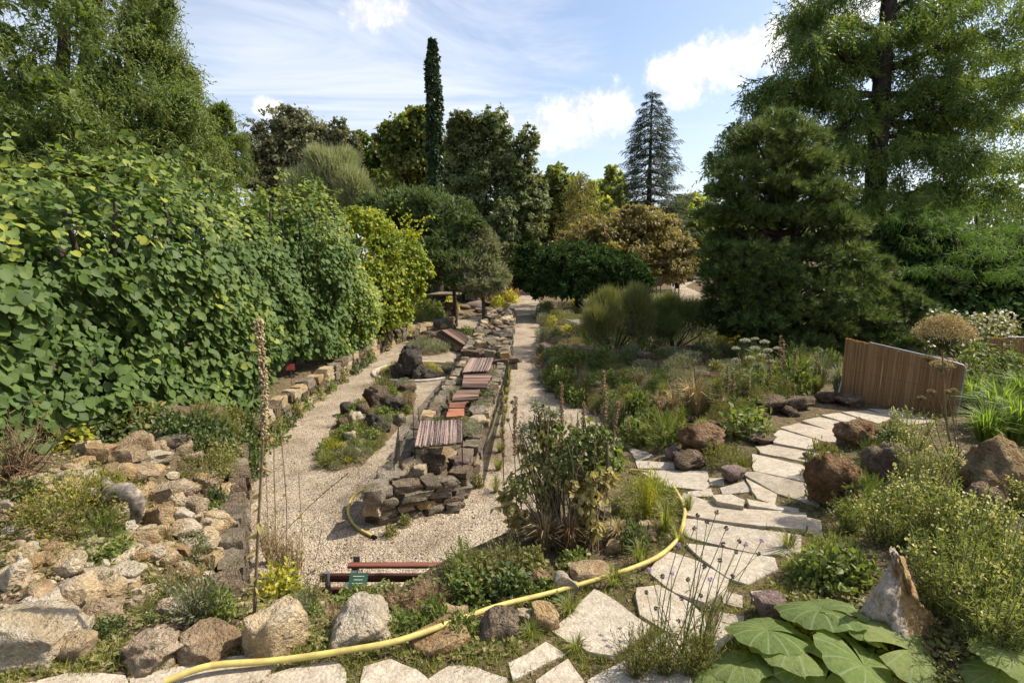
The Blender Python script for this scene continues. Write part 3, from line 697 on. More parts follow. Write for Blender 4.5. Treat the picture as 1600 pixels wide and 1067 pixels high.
def ribbon(name, cl, w, mat, dz, parent=None):
    c = spline(cl, 70); T = nrm(np.gradient(c[:, :2], axis=0)); Nn = np.c_[-T[:, 1], T[:, 0]]
    wd = np.linspace(-1, 1, 9)
    X = c[:, 0:1] + Nn[:, 0:1]*wd*w; Y = c[:, 1:2] + Nn[:, 1:2]*wd*w
    Z = H(X, Y) + dz - .02*(np.abs(wd) > .95)
    ny, nx = X.shape; idx = np.arange(nx*ny).reshape(ny, nx); b = Batch()
    b.add(np.stack([X, Y, Z], -1).reshape(-1, 3), np.stack([idx[:-1, :-1], idx[1:, :-1], idx[1:, 1:], idx[:-1, 1:]], -1).reshape(-1, 4))
    return b.obj(name, mat, parent)
SLABPTS = [[gp(*p) for p in s] for s in SLABS]
for pts in SLABPTS:      # bed each slab: the soil under it is a little lower than its top
    Pp = np.array(pts); cc_ = Pp.mean(0); co_, *_ = np.linalg.lstsq(np.c_[Pp[:, :2]-cc_[:2], np.ones(len(Pp))], Pp[:, 2], rcond=None); co_[:2] = np.clip(co_[:2], -.3, .3)
    ii = (GX > Pp[:, 0].min()-.2) & (GX < Pp[:, 0].max()+.2); jj = (GY > Pp[:, 1].min()-.2) & (GY < Pp[:, 1].max()+.2)
    sx_ = XX[np.ix_(jj, ii)]; sy_ = YY[np.ix_(jj, ii)]; sd_ = poly_sd(sx_, sy_, [q[:2] for q in pts]); pl = co_[0]*(sx_-cc_[0])+co_[1]*(sy_-cc_[1])+co_[2]-.004
    ZZ[np.ix_(jj, ii)] = np.where(sd_ < .13, np.minimum(ZZ[np.ix_(jj, ii)], pl), ZZ[np.ix_(jj, ii)])
prop(grid_mesh(XX, YY, ZZ, 'ground', M_SOIL), kind='structure')
stone_path = prop(ribbon('stone_path', PATHC, .42, M_SOIL, .004), kind='structure')
SLABPOLY = []
for pts in SLABPTS:
    cc_ = np.mean(pts, axis=0); pts = [cc_ + (q-cc_)*1.15 for q in pts]
    me, c = slab_mesh(pts); addobj('slab', me, stone_path, c); SLABPOLY.append([q[:2] for q in pts])

# ================================================================ dry stone walls
def stone_wall(parent, base, line, height, th, mats, course=.13, wmin=.18, wmax=.36, jitter=.03, prob=1.0, seeds=9):
    line = [np.array(p, float) for p in line]; cnt = 0
    for ci in range(max(1, int(round(height/course)))):
        for a, b_ in zip(line[:-1], line[1:]):
            ln = np.linalg.norm(b_-a); d = (b_-a)/ln; s = -random.uniform(0, wmin); ang = math.atan2(d[1], d[0])
            while s < ln:
                w = random.uniform(wmin, wmax); h = course*random.uniform(.85, 1.25)
                if random.random() < prob:
                    q = a + d*(s+w/2); nn = np.array([-d[1], d[0]])*random.uniform(-jitter, jitter)
                    z = (ci+.5)*course + random.uniform(-.012, .012)
                    addobj('stone', rock_mesh(random.randrange(seeds), random.choice(mats), 2, 'brick'), parent,
                           (q[0]+nn[0]-base[0], q[1]+nn[1]-base[1], z), (random.uniform(-.08, .08), random.uniform(-.08, .08), ang+random.uniform(-.12, .12)), (w*.52, th*.5*random.uniform(.85, 1.2), h*.56))
                    cnt += 1
                s += w
    cb = Batch()      # earth packed between the stones
    for a, b_ in zip(line[:-1], line[1:]):
        d = (b_-a)/np.linalg.norm(b_-a); nn = np.array([-d[1], d[0]])*th*.22; q = [a-nn, b_-nn, b_+nn, a+nn]
        V = np.array([[p[0], p[1], z] for z in (0, height*.86) for p in q]); cb.add(V, [(0, 3, 2, 1), (4, 5, 6, 7), (0, 1, 5, 4), (1, 2, 6, 5), (2, 3, 7, 6), (3, 0, 4, 7)], .5, 0, False)
    cb.obj('packed_earth', M_SOIL, parent, (base[0], base[1], 0))
    return cnt
def filled(parent, base, poly, z, name, mat, rough=.05):
    P = np.array(poly); x = np.arange(P[:, 0].min(), P[:, 0].max()+.1, .1); y = np.arange(P[:, 1].min(), P[:, 1].max()+.1, .1)
    X, Y = np.meshgrid(x, y); sd = poly_sd(X, Y, poly); Z = z + fbm(np.stack([X*3, Y*3, X*0], -1), 3, 2)*rough*2 - 8.0*np.clip(sd+.04, 0, .3)
    o = grid_mesh(X-base[0], Y-base[1], Z, name, mat); o.parent = parent; return o
WM = ['grey', 'grey', 'brown', 'grey', 'pale', 'grey']
# near raised bed
BED1 = [(-1.55, 5.52), (-.68, 5.95), (-.54, 7.8), (-.40, 10.2), (-.27, 12.8), (-1.25, 13.0), (-1.30, 10.0), (-1.42, 7.0)]
b0 = np.array([-.9, 8.5, 0]); bed1 = thing('raised_bed', 'long dry stone raised bed with reed mats on top, along the main gravel path', 'raised bed', b0)
n1 = stone_wall(bed1, b0, [BED1[0], BED1[1]], .40, .24, WM, .08, .20, .42)
n1 += stone_wall(bed1, b0, BED1[1:5], .42, .2, WM, .105, .26, .46)
n1 += stone_wall(bed1, b0, [BED1[4], BED1[5], BED1[6], BED1[7], BED1[0]], .46, .22, WM, .16, .3, .5)
filled(bed1, b0, BED1, .36, 'soil', M_SOIL)
for (x, y, z, sx, sy, sz, m) in [(-1.22, 5.95, .60, .17, .16, .19, 'pale'), (-.93, 6.05, .58, .17, .17, .16, 'brown'), (-1.08, 5.85, .58, .1, .1, .15, 'pale'), (-.85, 6.5, .5, .22, .2, .09, 'ochre'), (-.62, 6.45, .5, .12, .2, .1, 'ochre'),
        (-1.2, 6.55, .48, .2, .15, .1, 'pale'), (-.62, 6.2, .56, .16, .13, .11, 'mauve'), (-.78, 6.85, .5, .14, .12, .09, 'grey'), (-1.4, 5.75, .58, .18, .2, .12, 'grey'), (-1.34, 6.3, .5, .16, .2, .12, 'dark'), (-.55, 7.3, .55, .14, .2, .09, 'grey'), (-.5, 7.9, .55, .13, .2, .1, 'pale')]:
    addobj('stone', rock_mesh(random.randrange(9), m, 3), bed1, (x-.06-b0[0], y+.12-b0[1], z-.15), (random.uniform(-.15, .15), random.uniform(-.15, .15), random.uniform(0, 6)), (sx, sy, sz*.7))
for i in range(34):
    y = random.uniform(7.2, 12.7); x = random.choice([random.uniform(-.62, -.38), random.uniform(-1.3, -.4)]); s = random.uniform(.07, .16)
    addobj('stone', rock_mesh(random.randrange(9), random.choice(['grey', 'pale', 'grey', 'brown']), 2), bed1, (x-.07-b0[0], y-b0[1], .42), (random.uniform(-.3, .3), random.uniform(-.3, .3), random.uniform(0, 6)), (s, s*.9, s*.6))
# far raised bed
BED2 = [(-1.3, 14.1), (-.2, 14.0), (-.05, 20), (.02, 25.2), (-1.1, 25.4), (-1.15, 20)]
b0b = np.array([-.6, 19.5, 0]); bed2 = thing('raised_bed', 'far dry stone raised bed heaped with pale rubble, without mats', 'raised bed', b0b)
n2 = stone_wall(bed2, b0b, BED2 + [BED2[0]], .45, .26, WM, .16, .35, .65)
filled(bed2, b0b, BED2, .40, 'soil', M_SOIL)
for i in range(85):
    y = random.uniform(14.1, 25.2); x = random.uniform(-1.15, -.12); s = random.uniform(.09, .24)
    addobj('stone', rock_mesh(random.randrange(9), random.choice(['grey', 'pale', 'white', 'grey', 'brown', 'dark']), 2), bed2, (x-b0b[0], y-b0b[1], .44+s*.25), (random.uniform(-.3, .3), random.uniform(-.3, .3), random.uniform(0, 6)), (s, s*.9, s*.55))
addobj('capstone', rock_mesh(3, 'grey', 3), bed2, (-1.15-b0b[0], 25.1-b0b[1], .52), (0, 0, .1), (.55, .35, .1))
# low wall under the vine, and its turn at the far end
wb = np.array([-4.3, 12, 0]); lw = thing('low_wall', 'low rubble wall along the foot of the vine hedge', 'wall', wb)
n3 = stone_wall(lw, wb, [(-4.05, 7.7), (-4.3, 9.6), (-4.34, 13.5), (-4.36, 17.6)], .46, .26, ['pale', 'grey', 'pale', 'brown'], .17, .3, .6, .04)
wb2 = np.array([-3.4, 20.3, 0]); lw2 = thing('low_wall', 'low rubble wall beyond the yellow vine, turning towards the path', 'wall', wb2)
n4 = stone_wall(lw2, wb2, [(-4.36, 17.8), (-4.0, 19.2), (-2.75, 21.9), (-2.7, 22.6)], .5, .3, ['pale', 'grey', 'brown'], .17, .35, .6, .04)
# retaining wall edging the left mound
wb3 = np.array([-2.7, 4.8, 0]); lw3 = thing('retaining_wall', 'grey retaining wall holding the rockery mound above the gravel', 'wall', wb3)
n5 = stone_wall(lw3, wb3, [(-2.27, 3.7), (-2.72, 4.65), (-3.22, 5.7), (-3.6, 6.4)], .46, .2, ['grey', 'brown', 'grey'], .17, .28, .5, .02)
# bank wall under the leafy bed, behind the bench
wb4 = np.array([-1.0, 3.25, 0]); lw4 = thing('retaining_wall', 'rough stone bank wall behind the red bench', 'wall', wb4)
n6 = stone_wall(lw4, wb4, [(-2.1, 3.16), (-1.0, 3.14)], .55, .16, ['brown', 'grey', 'pale'], .2, .3, .5, .03)
# rubble bank far left of the path
for x, y, w, h in [(700, 478, 22, 12), (722, 480, 26, 12), (742, 478, 30, 14), (760, 474, 26, 14), (780, 484, 22, 9), (795, 486, 18, 7), (712, 490, 24, 9), (735, 468, 26, 12), (690, 470, 22, 12), (705, 462, 20, 12), (752, 486, 22, 8)]:
    rock(x, y, w, h, random.choice(['mauve', 'brown', 'ochre']), 'reddish brown rock in the bank at the far end of the gravel court', 'rocks of the far bank', kind='crag', sub=2)
# round island kerb
kb = Batch(); n = 40
ang = np.linspace(0, 2*np.pi, n, endpoint=False)
prof = [(RING_R+.02, -.03), (RING_R+.02, .05), (RING_R+.035, .062), (RING_R+.11, .062), (RING_R+.125, .05), (RING_R+.125, -.03)]
V = np.array([[RING_C[0]+r*math.cos(a), RING_C[1]+r*math.sin(a), z] for a in ang for r, z in prof]); k = len(prof)
kb.add(V, [(i*k+j, ((i+1) % n)*k+j, ((i+1) % n)*k+j+1, i*k+j+1) for i in range(n) for j in range(k-1)], smooth=False)
M_KERB = plain('kerb_concrete', (.5, .44, .36), .85, 0, .25, 12, .3)
prop(kb.obj('round_kerb', M_KERB), 'pale round kerb ringing the dark tufa rock', 'kerb')
def crag_on(px, py, w, h, mat, label, seed, group=None, tilt=.1):
    return rock(px, py, w, h, mat, label, group, kind='crag', sub=4, seed=seed, tilt=tilt)
crag_on(640, 568, 46, 66, 'dark', 'tall dark tufa rock standing in the round kerb', 1)
crag_on(622, 584, 30, 34, 'dark', 'smaller dark tufa rock leaning on the tall one in the round kerb', 5)
crag_on(655, 584, 34, 34, 'dark', 'rugged dark tufa lump at the front of the round kerb', 6)
for x, y, w, h in [(680, 586, 26, 16), (698, 580, 22, 14), (668, 592, 24, 12), (605, 586, 20, 14), (630, 596, 20, 10)]:
    rock(x, y, w, h, 'dark', 'small dark tufa stone inside the round kerb', 'small stones in the round kerb', kind='crag', sub=2)
crag_on(585, 622, 44, 46, 'brown', 'upright pinkish grey tufa crest of the long island bed', 2)
crag_on(612, 632, 40, 34, 'dark', 'bluish dark tufa slope of the long island bed', 7)
crag_on(553, 655, 26, 30, 'white', 'pale rounded lump of tufa in the middle of the long island bed', 3)
crag_on(580, 660, 28, 34, 'dark', 'dark upright tufa in the middle of the long island bed', 4)
crag_on(620, 656, 24, 22, 'grey', 'grey tufa lump at the right edge of the long island bed', 8)
for x, y, w, h, m in [(546, 680, 18, 18, 'white'), (540, 640, 26, 24, 'dark'), (565, 640, 24, 22, 'brown'), (632, 608, 34, 18, 'brown'), (615, 603, 26, 14, 'dark'), (554, 706, 16, 12, 'ochre'), (600, 668, 20, 18, 'dark'), (535, 660, 20, 16, 'brown')]:
    rock(x, y, w, h, m, 'small tufa stone among the plants of the long island bed', 'small stones of the long island bed', kind='crag', sub=2)
for x, y, w, h in [(650, 528, 30, 18), (668, 524, 28, 18), (645, 545, 22, 12), (690, 548, 22, 10), (705, 546, 16, 8)]:
    rock(x, y, w, h, 'brown', 'dark stone in the island bed with the wooden cover', 'stones of the covered island bed', kind='crag', sub=2)
# ================================================================ trees and hedges
M_BARK = plain('bark', (.10, .075, .055), .9, 0, .5, 14, .8, (1, 1, .25))
M_BARKD = plain('dark_bark', (.06, .045, .035), .9, 0, .5, 14, .8, (1, 1, .25))
M_BARKG = plain('grey_bark', (.19, .16, .125), .9, 0, .45, 16, .6, (1, 1, .3))
def lm(n, *cols, f=1.62, **k): return leaf_mat(n, [(c[0]*f*1.05, c[1]*f, c[2]*f*.82) for c in cols], **k)
M_KIWI = lm('kiwi_leaf', (.030, .052, .016), (.046, .078, .023), (.064, .102, .030), (.090, .126, .038), (.19, .21, .04), trans=.34, rough=.55, spec=.22)
M_YELV = lm('yellow_vine_leaf', (.07, .11, .02), (.13, .17, .025), (.22, .23, .03), (.32, .29, .04), trans=.4)
M_CYP = lm('cypress_spray', f=2.0, *[(.036, .058, .016), (.060, .085, .021), (.088, .110, .027), (.12, .125, .035)], trans=.34, rough=.6)
M_OAK = lm('holm_oak_leaf', f=1.8, *[(.040, .056, .026), (.064, .082, .038), (.092, .112, .054), (.14, .135, .07)], trans=.28, rough=.55, spec=.25)
M_OAKG = lm('grey_oak_leaf', f=1.55, *[(.060, .068, .040), (.095, .10, .060), (.135, .14, .085), (.17, .17, .095)], trans=.25, rough=.55, spec=.25)
M_DEC = lm('yellowing_tree_leaf', (.038, .062, .018), (.064, .090, .025), (.095, .115, .032), (.14, .135, .04), trans=.4)
M_LIME = lm('lime_tree_leaf', (.085, .115, .028), (.13, .16, .04), (.18, .20, .055), (.24, .24, .08), trans=.4)
M_IVY = lm('ivy_leaf', (.014, .028, .012), (.024, .042, .018), (.038, .060, .024), trans=.15, rough=.45, spec=.3)
M_TAM = lm('tamarisk_twig', (.12, .14, .085), (.17, .19, .12), (.22, .235, .155), trans=.3, rough=.7)
M_JUN = lm('juniper_twig', (.040, .060, .020), (.062, .088, .030), (.088, .115, .042), trans=.25, rough=.6)
M_GREYSH = lm('grey_shrub_leaf', (.085, .095, .06), (.12, .13, .085), (.16, .165, .11), trans=.25)
M_SPR = lm('spruce_needle', f=1.9, *[(.022, .034, .021), (.038, .052, .034), (.060, .074, .046)], trans=.12, rough=.6, spec=.2)
M_MAPLE = lm('bronze_maple_leaf', f=1.6, *[(.085, .095, .032), (.12, .112, .045), (.15, .12, .056), (.18, .14, .075)], trans=.42)
M_YEW = lm('dark_yew_needle', f=2.2, *[(.010, .020, .008), (.018, .034, .012), (.030, .052, .018), (.05, .07, .02)], trans=.18, rough=.85, spec=.05)
M_PINE = lm('pine_needle', f=2.1, *[(.021, .034, .012), (.036, .054, .018), (.056, .076, .025), (.082, .099, .033)], trans=.25, rough=.5)
M_BALD = lm('bald_cypress_leaf', f=2.35, *[(.022, .040, .012), (.038, .062, .017), (.062, .086, .022), (.10, .120, .030)], trans=.42, rough=.5)
M_LARCH = lm('thin_larch_needle', (.085, .085, .03), (.12, .115, .04), (.16, .14, .055), trans=.4)
M_LOWG = lm('low_branch_leaf', f=1.9, *[(.030, .062, .015), (.055, .10, .02), (.085, .14, .028)], trans=.42)

def crown(b, lumps, leaf, wid, n_sub, n_leaf, sub_r, tmpl=T_DIAMOND, up=.35, droop=.2, fill=.25, shell=.35, mi=0, rough=.36, flat=.7, fillscale=1.5, sat=5):
    """leaf clumps spread through ellipsoid lumps: (centre, radii)"""
    L0 = [(np.asarray(c, float), np.asarray(r, float), 1.0) for c, r in lumps]
    for c, r, _ in list(L0):          # smaller bulges break the outline
        for _k in range(sat):
            dv = rdir(1)[0]; dv[2] = abs(dv[2])*1.1 - .25; q = rng.uniform(.22, .5); L0.append((c + nrm(dv)*r*rng.uniform(.75, 1.12), r*q, q*q*1.6))
    for ci, (c, r, share) in enumerate(L0):
        vol = (r[0]*r[1]*r[2])**(1/3)
        ns = max(6, int(n_sub*share)); 
        d = rdir(int(ns*1.35)); d = d[d[:, 2] > -.75][:ns]; ns = len(d)
        rho = 1 - shell*rng.random(ns)**1.6 + rough*2*fbm(d*2.3 + ci*7.1, 3, 40+ci)
        cen = c + d*r*rho[:, None]
        nor = nrm(d/r)
        srad = sub_r*vol*rng.uniform(.5, 1.5, ns)
        m = int(n_leaf); o = rng.normal(size=(ns, m, 3)); o = o/np.linalg.norm(o, axis=-1, keepdims=True)*(rng.random((ns, m, 1))**.45)
        o[..., 2] *= flat
        P = cen[:, None, :] + o*srad[:, None, None]
        Nn = nrm(nor[:, None, :]*.6 + o*.6 + np.array([0, 0, up]) + rng.normal(0, .35, (ns, m, 3)))
        D = nrm(rng.normal(size=(ns, m, 3)) + nor[:, None, :]*.5 + np.array([0, 0, -droop*2.2]))
        rn = np.clip(.5*rng.random((ns, 1)) + .5*rng.random((ns, m)), 0, 1)
        k = ns*m; L = leaf*rng.uniform(.6, 1.3, k)
        leaves(b, P.reshape(-1, 3), D.reshape(-1, 3), Nn.reshape(-1, 3), L, L*wid/leaf, tmpl, rn.ravel(), mi)
        nf = int(fill*k)
        if nf:
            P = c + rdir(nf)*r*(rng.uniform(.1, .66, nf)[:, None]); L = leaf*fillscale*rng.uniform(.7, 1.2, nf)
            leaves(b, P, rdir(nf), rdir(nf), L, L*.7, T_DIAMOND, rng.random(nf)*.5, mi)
def lump(px, py, rx, ry, d, depth=None):
    c = pd(px, py, d); k = mpp(c); return (c, (rx*k, (depth if depth else rx*k*.85), ry*k))
def trunk_to(b, base, lumps, r0, mi=0, sides=8, limb=.35):
    base = np.asarray(base, float); top = max((l[0] for l in lumps), key=lambda q: q[2])
    mid = np.mean([l[0] for l in lumps], axis=0); fork = base*.45 + mid*.55; fork[:2] = base[:2]*.6 + mid[:2]*.4
    tube(b, spline([base - [0, 0, .3], base*.5+fork*.5 + [r0*.3, 0, 0], fork], 8), np.linspace(r0*1.15, r0*.7, 8), sides, mi=mi)
    for c, r in lumps:
        q = np.asarray(c) + rng.normal(0, .1, 3)*r
        tube(b, spline([fork, fork*.5 + q*.5 + [0, 0, -.05*np.linalg.norm(q-fork)], q, q + np.array([0, 0, .55*r[2]])], 8), np.linspace(r0*limb*1.6, r0*.10, 8), 5, mi=mi)
def tree(name, label, base_px, d, lumps, mat, bark=M_BARK, r0=.3, group=None, cat='tree', **kw):
    base = np.array([pd(base_px, 400, d)[0], d, 0.0]); base[2] = float(H(base[0], base[1]))
    t = thing(name, label, cat, base, group)
    tb = Batch(); trunk_to(tb, base, lumps, r0); tb.obj('trunk', bark, t, base)
    cb = Batch(); crown(cb, lumps, **kw); cb.obj('crown', mat, t, base)
    return t

# ---- far trees closing the horizon
FAR = [(-40, 330, 90, 90, 70, 'o'), (150, 340, 110, 80, 75, 'o'), (330, 330, 90, 70, 70, 'd'), (470, 340, 80, 60, 70, 'd'), (845, 330, 46, 60, 60, 'o'), (880, 315, 44, 52, 66, 'l'), (925, 325, 34, 48, 62, 'l'), (955, 300, 26, 42, 64, 'l'),
       (1010, 350, 60, 50, 80, 'd'), (1080, 345, 36, 58, 62, 'l'), (1120, 340, 40, 60, 70, 'd'), (1190, 350, 60, 50, 75, 'd'), (1300, 350, 90, 60, 80, 'o'), (1440, 345, 100, 60, 80, 'd'), (1580, 345, 90, 70, 75, 'o'), (1700, 340, 90, 80, 70, 'd'), (760, 380, 80, 50, 75, 'd'), (1010, 395, 120, 40, 70, 'd'), (545, 285, 56, 56, 50, 'd'), (600, 285, 50, 60, 54, 'o'), (695, 262, 56, 60, 50, 'd'), (870, 300, 40, 50, 56, 'd')]
FT = {'o': ('dark green far tree', M_OAK), 'd': ('yellowish green far tree', M_DEC), 'l': ('pale lime green far tree', M_LIME)}
WH = {0: 'hidden behind the big cypress', 1: 'behind the big cypress', 2: 'behind the small cypress tip', 3: 'behind the round grey oak', 4: 'beside the drooping oak', 5: 'between drooping oak and thin larch', 6: 'just behind the thin larch', 7: 'peeping out beside the blue spruce', 8: 'behind the blue spruce foot',
      9: 'between blue spruce and dark pine', 10: 'just behind the dark pine edge', 11: 'behind the dark pine', 12: 'behind pine and bald cypress', 13: 'behind the bald cypress trunk', 14: 'beyond the bald cypress limbs', 15: 'beyond the second reed screen', 16: 'behind the drooping oak foot', 17: 'low behind the bronze maple', 18: 'right behind the tamarisk', 19: 'behind the small fresh green tree', 20: 'right behind the ivy clad column', 21: 'right of the drooping oak'}
for i, (px, py, rx, ry, d, k) in enumerate(FAR):
    ls = [lump(px, py, rx*.7, ry*.8, d), lump(px-rx*.5, py+ry*.3, rx*.5, ry*.6, d+1), lump(px+rx*.5, py+ry*.25, rx*.5, ry*.6, d-1), lump(px, py+ry*.8, rx*.8, ry*.5, d)]
    tree('far_tree', f'{FT[k][0]} {WH[i]}', px, d, ls, FT[k][1], r0=.35, group='far trees', leaf=.55, wid=.4, n_sub=26, n_leaf=14, sub_r=.26)

# ---- left: big drooping cypress behind the vine
ls = [lump(-40, 20, 150, 130, 13), lump(110, 30, 120, 110, 12.5), lump(60, 150, 130, 90, 11.5), lump(190, 120, 80, 95, 12), lump(235, 60, 48, 70, 12.5), lump(250, 190, 72, 75, 12), lump(160, 220, 90, 60, 11.2), lump(290, 240, 55, 60, 12.3), lump(-40, 170, 90, 110, 11.5), lump(150, -70, 90, 60, 12.6), lump(275, 130, 30, 40, 12.6), lump(60, 270, 150, 60, 11.3), lump(240, 280, 120, 50, 11.8), lump(-60, 300, 120, 80, 10.8)]
tree('cypress', 'big drooping yellow green cypress rising behind the vine hedge', 40, 13.2, ls, M_CYP, r0=.4, leaf=.25, wid=.22, n_sub=78, n_leaf=13, sub_r=.24, tmpl=T_SPRAY, up=.1, droop=.8, fill=.30, shell=.5, flat=1.0, fillscale=.75)
ls = [lump(352, 205, 26, 38, 13.5), lump(360, 255, 34, 40, 13.5), lump(335, 270, 40, 40, 13.2), lump(345, 178, 13, 14, 13.5)]
tree('cypress', 'narrow cypress tip beside the big cypress', 352, 13.6, ls, M_CYP, r0=.16, leaf=.15, wid=.12, n_sub=50, n_leaf=14, sub_r=.34, tmpl=T_SPRAY, up=.1, droop=.75, fill=.10, shell=.5)
# ---- round grey holm oak
ls = [lump(470, 250, 70, 68, 42), lump(430, 262, 42, 52, 41), lump(515, 255, 40, 56, 42), lump(470, 215, 48, 34, 42), lump(440, 310, 60, 40, 41)]
tree('holm_oak', 'round grey green holm oak behind the vine hedge', 470, 42, ls, M_OAKG, M_BARKD, .5, leaf=.23, wid=.15, n_sub=120, n_leaf=30, sub_r=.2, fill=.3)
ls = [lump(575, 240, 26, 28, 46), lump(590, 270, 30, 34, 46), lump(560, 262, 24, 26, 46)]
tree('leafy_tree', 'small fresh green tree between the grey oak and the yellowing tree', 578, 46, ls, M_DEC, M_BARKD, .25, leaf=.34, wid=.26, n_sub=45, n_leaf=16, sub_r=.28, fill=.1)
# ---- yellowing open tree behind the ivy column
ls = [lump(630, 205, 32, 26, 40), lump(618, 240, 24, 30, 40), lump(660, 235, 34, 34, 40), lump(640, 275, 48, 36, 40), lump(710, 245, 28, 40, 40), lump(700, 285, 34, 36, 39), lump(650, 190, 18, 14, 40), lump(610, 205, 12, 12, 40)]
tree('leafy_tree', 'open yellowing tree behind the ivy clad column', 655, 40.5, ls, M_DEC, M_BARKD, .35, leaf=.34, wid=.28, n_sub=45, n_leaf=16, sub_r=.3, fill=.04, shell=.7)
# ---- tall drooping holm oak
ls = [lump(765, 250, 52, 62, 37), lump(740, 215, 40, 34, 37), lump(800, 280, 40, 60, 36), lump(750, 320, 50, 60, 36), lump(815, 340, 38, 60, 35), lump(785, 380, 46, 50, 35), lump(720, 280, 34, 56, 37.5), lump(835, 320, 24, 36, 35.5)]
tree('holm_oak', 'tall dark holm oak with drooping crown beside the ivy column', 775, 37, ls, M_OAK, M_BARKD, .55, leaf=.22, wid=.14, n_sub=95, n_leaf=28, sub_r=.19, droop=.5, fill=.3)
# ---- ivy clad column
def ivy_column():
    d = 31.0; base = np.array([pd(683, 400, d)[0], d, 0.05]); top = pd(683, 62, d)[2]
    t = thing('ivy_clad_trunk', 'tall straight trunk wrapped in dark ivy, standing clear of the trees', 'tree', base)
    tb = Batch(); tube(tb, [base, base + [0, 0, (top-.05)*.5], [base[0], base[1], top]], [.32, .26, .12], 8); ivt = tb.obj('trunk', M_BARKD, t, base)
    n = 9500; z = rng.uniform(2, top, n); a = rng.uniform(0, 2*np.pi, n)
    rr = (.43 - .13*(z/top)**2)*(1 + .45*fbm(np.stack([np.cos(a)*1.2, np.sin(a)*1.2, z*1.1], -1), 3, 6)*2)*np.clip((top+.3-z)*.8, .35, 1)
    rr = rr*rng.uniform(.75, 1.12, n)
    P = np.stack([base[0]+rr*np.cos(a), base[1]+rr*np.sin(a), z], -1); out = np.stack([np.cos(a), np.sin(a), np.full(n, .35)], -1)
    b = Batch(); L = rng.uniform(.12, .26, n)
    leaves(b, P, nrm(rng.normal(size=(n, 3))*.7 + [0, 0, -.6] + out*.4), nrm(out + rng.normal(0, .4, (n, 3))), L, L*.8, T_DIAMOND, rng.random(n)); b.obj('ivy', M_IVY, ivt, base)
ivy_column()
# ---- feathery tamarisk
def wispy(name, label, px, d, zb, blobs, mat, n, L, Wd, bark=M_BARK, upward=1.0, cat='shrub', r0=.08, fan=.6):
    base = np.array([pd(px, 400, d)[0], d, 0]); base[2] = float(H(base[0], base[1])); t = thing(name, label, cat, base)
    tb = Batch()
    blobs = list(blobs)
    for c, r in list(blobs):
        for _k in range(2): dv = rdir(1)[0]; dv[2] = abs(dv[2])-.1; blobs.append((np.asarray(c)+dv*np.asarray(r)*.85, np.asarray(r)*rng.uniform(.35, .6)))
    n = int(n*.42)
    for c, r in blobs: tube(tb, spline([base, base*.4+np.asarray(c)*.6+rng.normal(0, .15, 3), c], 6), np.linspace(r0, r0*.2, 6), 5)
    tb.obj('stems', bark, t, base); b = Batch()
    for c, r in blobs:
        c = np.asarray(c); r = np.asarray(r); dd = rdir(n); P = c + dd*r*(rng.random(n)**.4)[:, None]*(1+.5*fbm(dd*3, 3, 3))[:, None]
        D = nrm(dd*r/np.max(r)*fan + [0, 0, upward] + rng.normal(0, .35, (n, 3))); l = L*rng.uniform(.6, 1.3, n)
        leaves(b, P, D, rdir(n), l, Wd, T_NEEDLE, np.clip(.3*rng.random(n)+.7*(.5+fbm(P*1.3, 2, 7)), 0, 1))
    b.obj('foliage', mat, t, base); return t
wispy('tamarisk', 'pale grey green feathery tamarisk behind the vine hedge', 525, 27, 0, [lump(500, 300, 40, 44, 27), lump(540, 300, 40, 44, 27), lump(520, 265, 36, 26, 27), lump(560, 320, 26, 36, 26.5), lump(475, 315, 26, 30, 27)], M_TAM, 3400, .55, .05)
# ---- juniper like rounded bushes
for lab, px, d, bl, m in [('broad rounded heath like bush above the yellow vine', 640, 24, [lump(620, 325, 50, 34, 24), lump(670, 325, 50, 36, 24), lump(610, 360, 44, 36, 24), lump(655, 365, 50, 40, 23.5), lump(640, 405, 46, 34, 23.2), lump(670, 425, 36, 26, 23)], M_JUN),
                    ('tall rounded dark green heath like bush above the stone ruin', 710, 23, [lump(700, 345, 42, 40, 23), lump(715, 385, 40, 42, 22.5), lump(680, 395, 38, 34, 22.5), lump(700, 415, 44, 26, 22), lump(725, 432, 34, 22, 22)], M_JUN),
                    ('greyish bush leaning over the bank beside the gravel path', 755, 22, [lump(752, 395, 30, 34, 22.5), lump(745, 425, 34, 30, 22), lump(765, 430, 24, 26, 22), lump(750, 448, 34, 18, 21.8)], M_GREYSH)]:
    tree('rounded_bush', lab, px, d, bl, m, M_BARK, .10, cat='shrub', leaf=.22, wid=.05, n_sub=75, n_leaf=24, sub_r=.30, up=.3, droop=-.35, fill=.25, shell=.5, rough=.4, sat=5)
# ---- thin larch
def larch():
    d = 34.0; base = np.array([pd(905, 400, d)[0], d, 0]); top = pd(903, 272, d)[2]; t = thing('larch', 'thin sparse larch with bare leader in front of the lime trees', 'tree', base)
    tb = Batch(); b = Batch(); tube(tb, [base, base*.5 + np.array([base[0], base[1], top])*.5, [base[0], base[1], top]], [.16, .1, .03], 6)
    for i in range(46):
        f = (i+.5)/46; z = 1.4 + (top-1.6)*f; L = 2.3*(1-f)**.7 + .35; a = i*2.4
        e = np.array([math.cos(a), math.sin(a), .05]); p0 = np.array([base[0], base[1], z]); P = spline([p0, p0+e*L*.5+[0, 0, .08], p0+e*L-[0, 0, .1*L]], 9); tube(tb, P, np.linspace(.03, .006, 9), 4)
        q = P[2:]; q = np.repeat(q, 14, 0) + rng.normal(0, .16, (len(q)*14, 3)); n = len(q); leaves(b, q, nrm(rng.normal(size=(n, 3))+[0, 0, -.6]), rdir(n), .22, .07, T_DIAMOND, rng.random(n))
    tb.obj('trunk', M_BARK, t, base); b.obj('needles', M_LARCH, t, base)
larch()
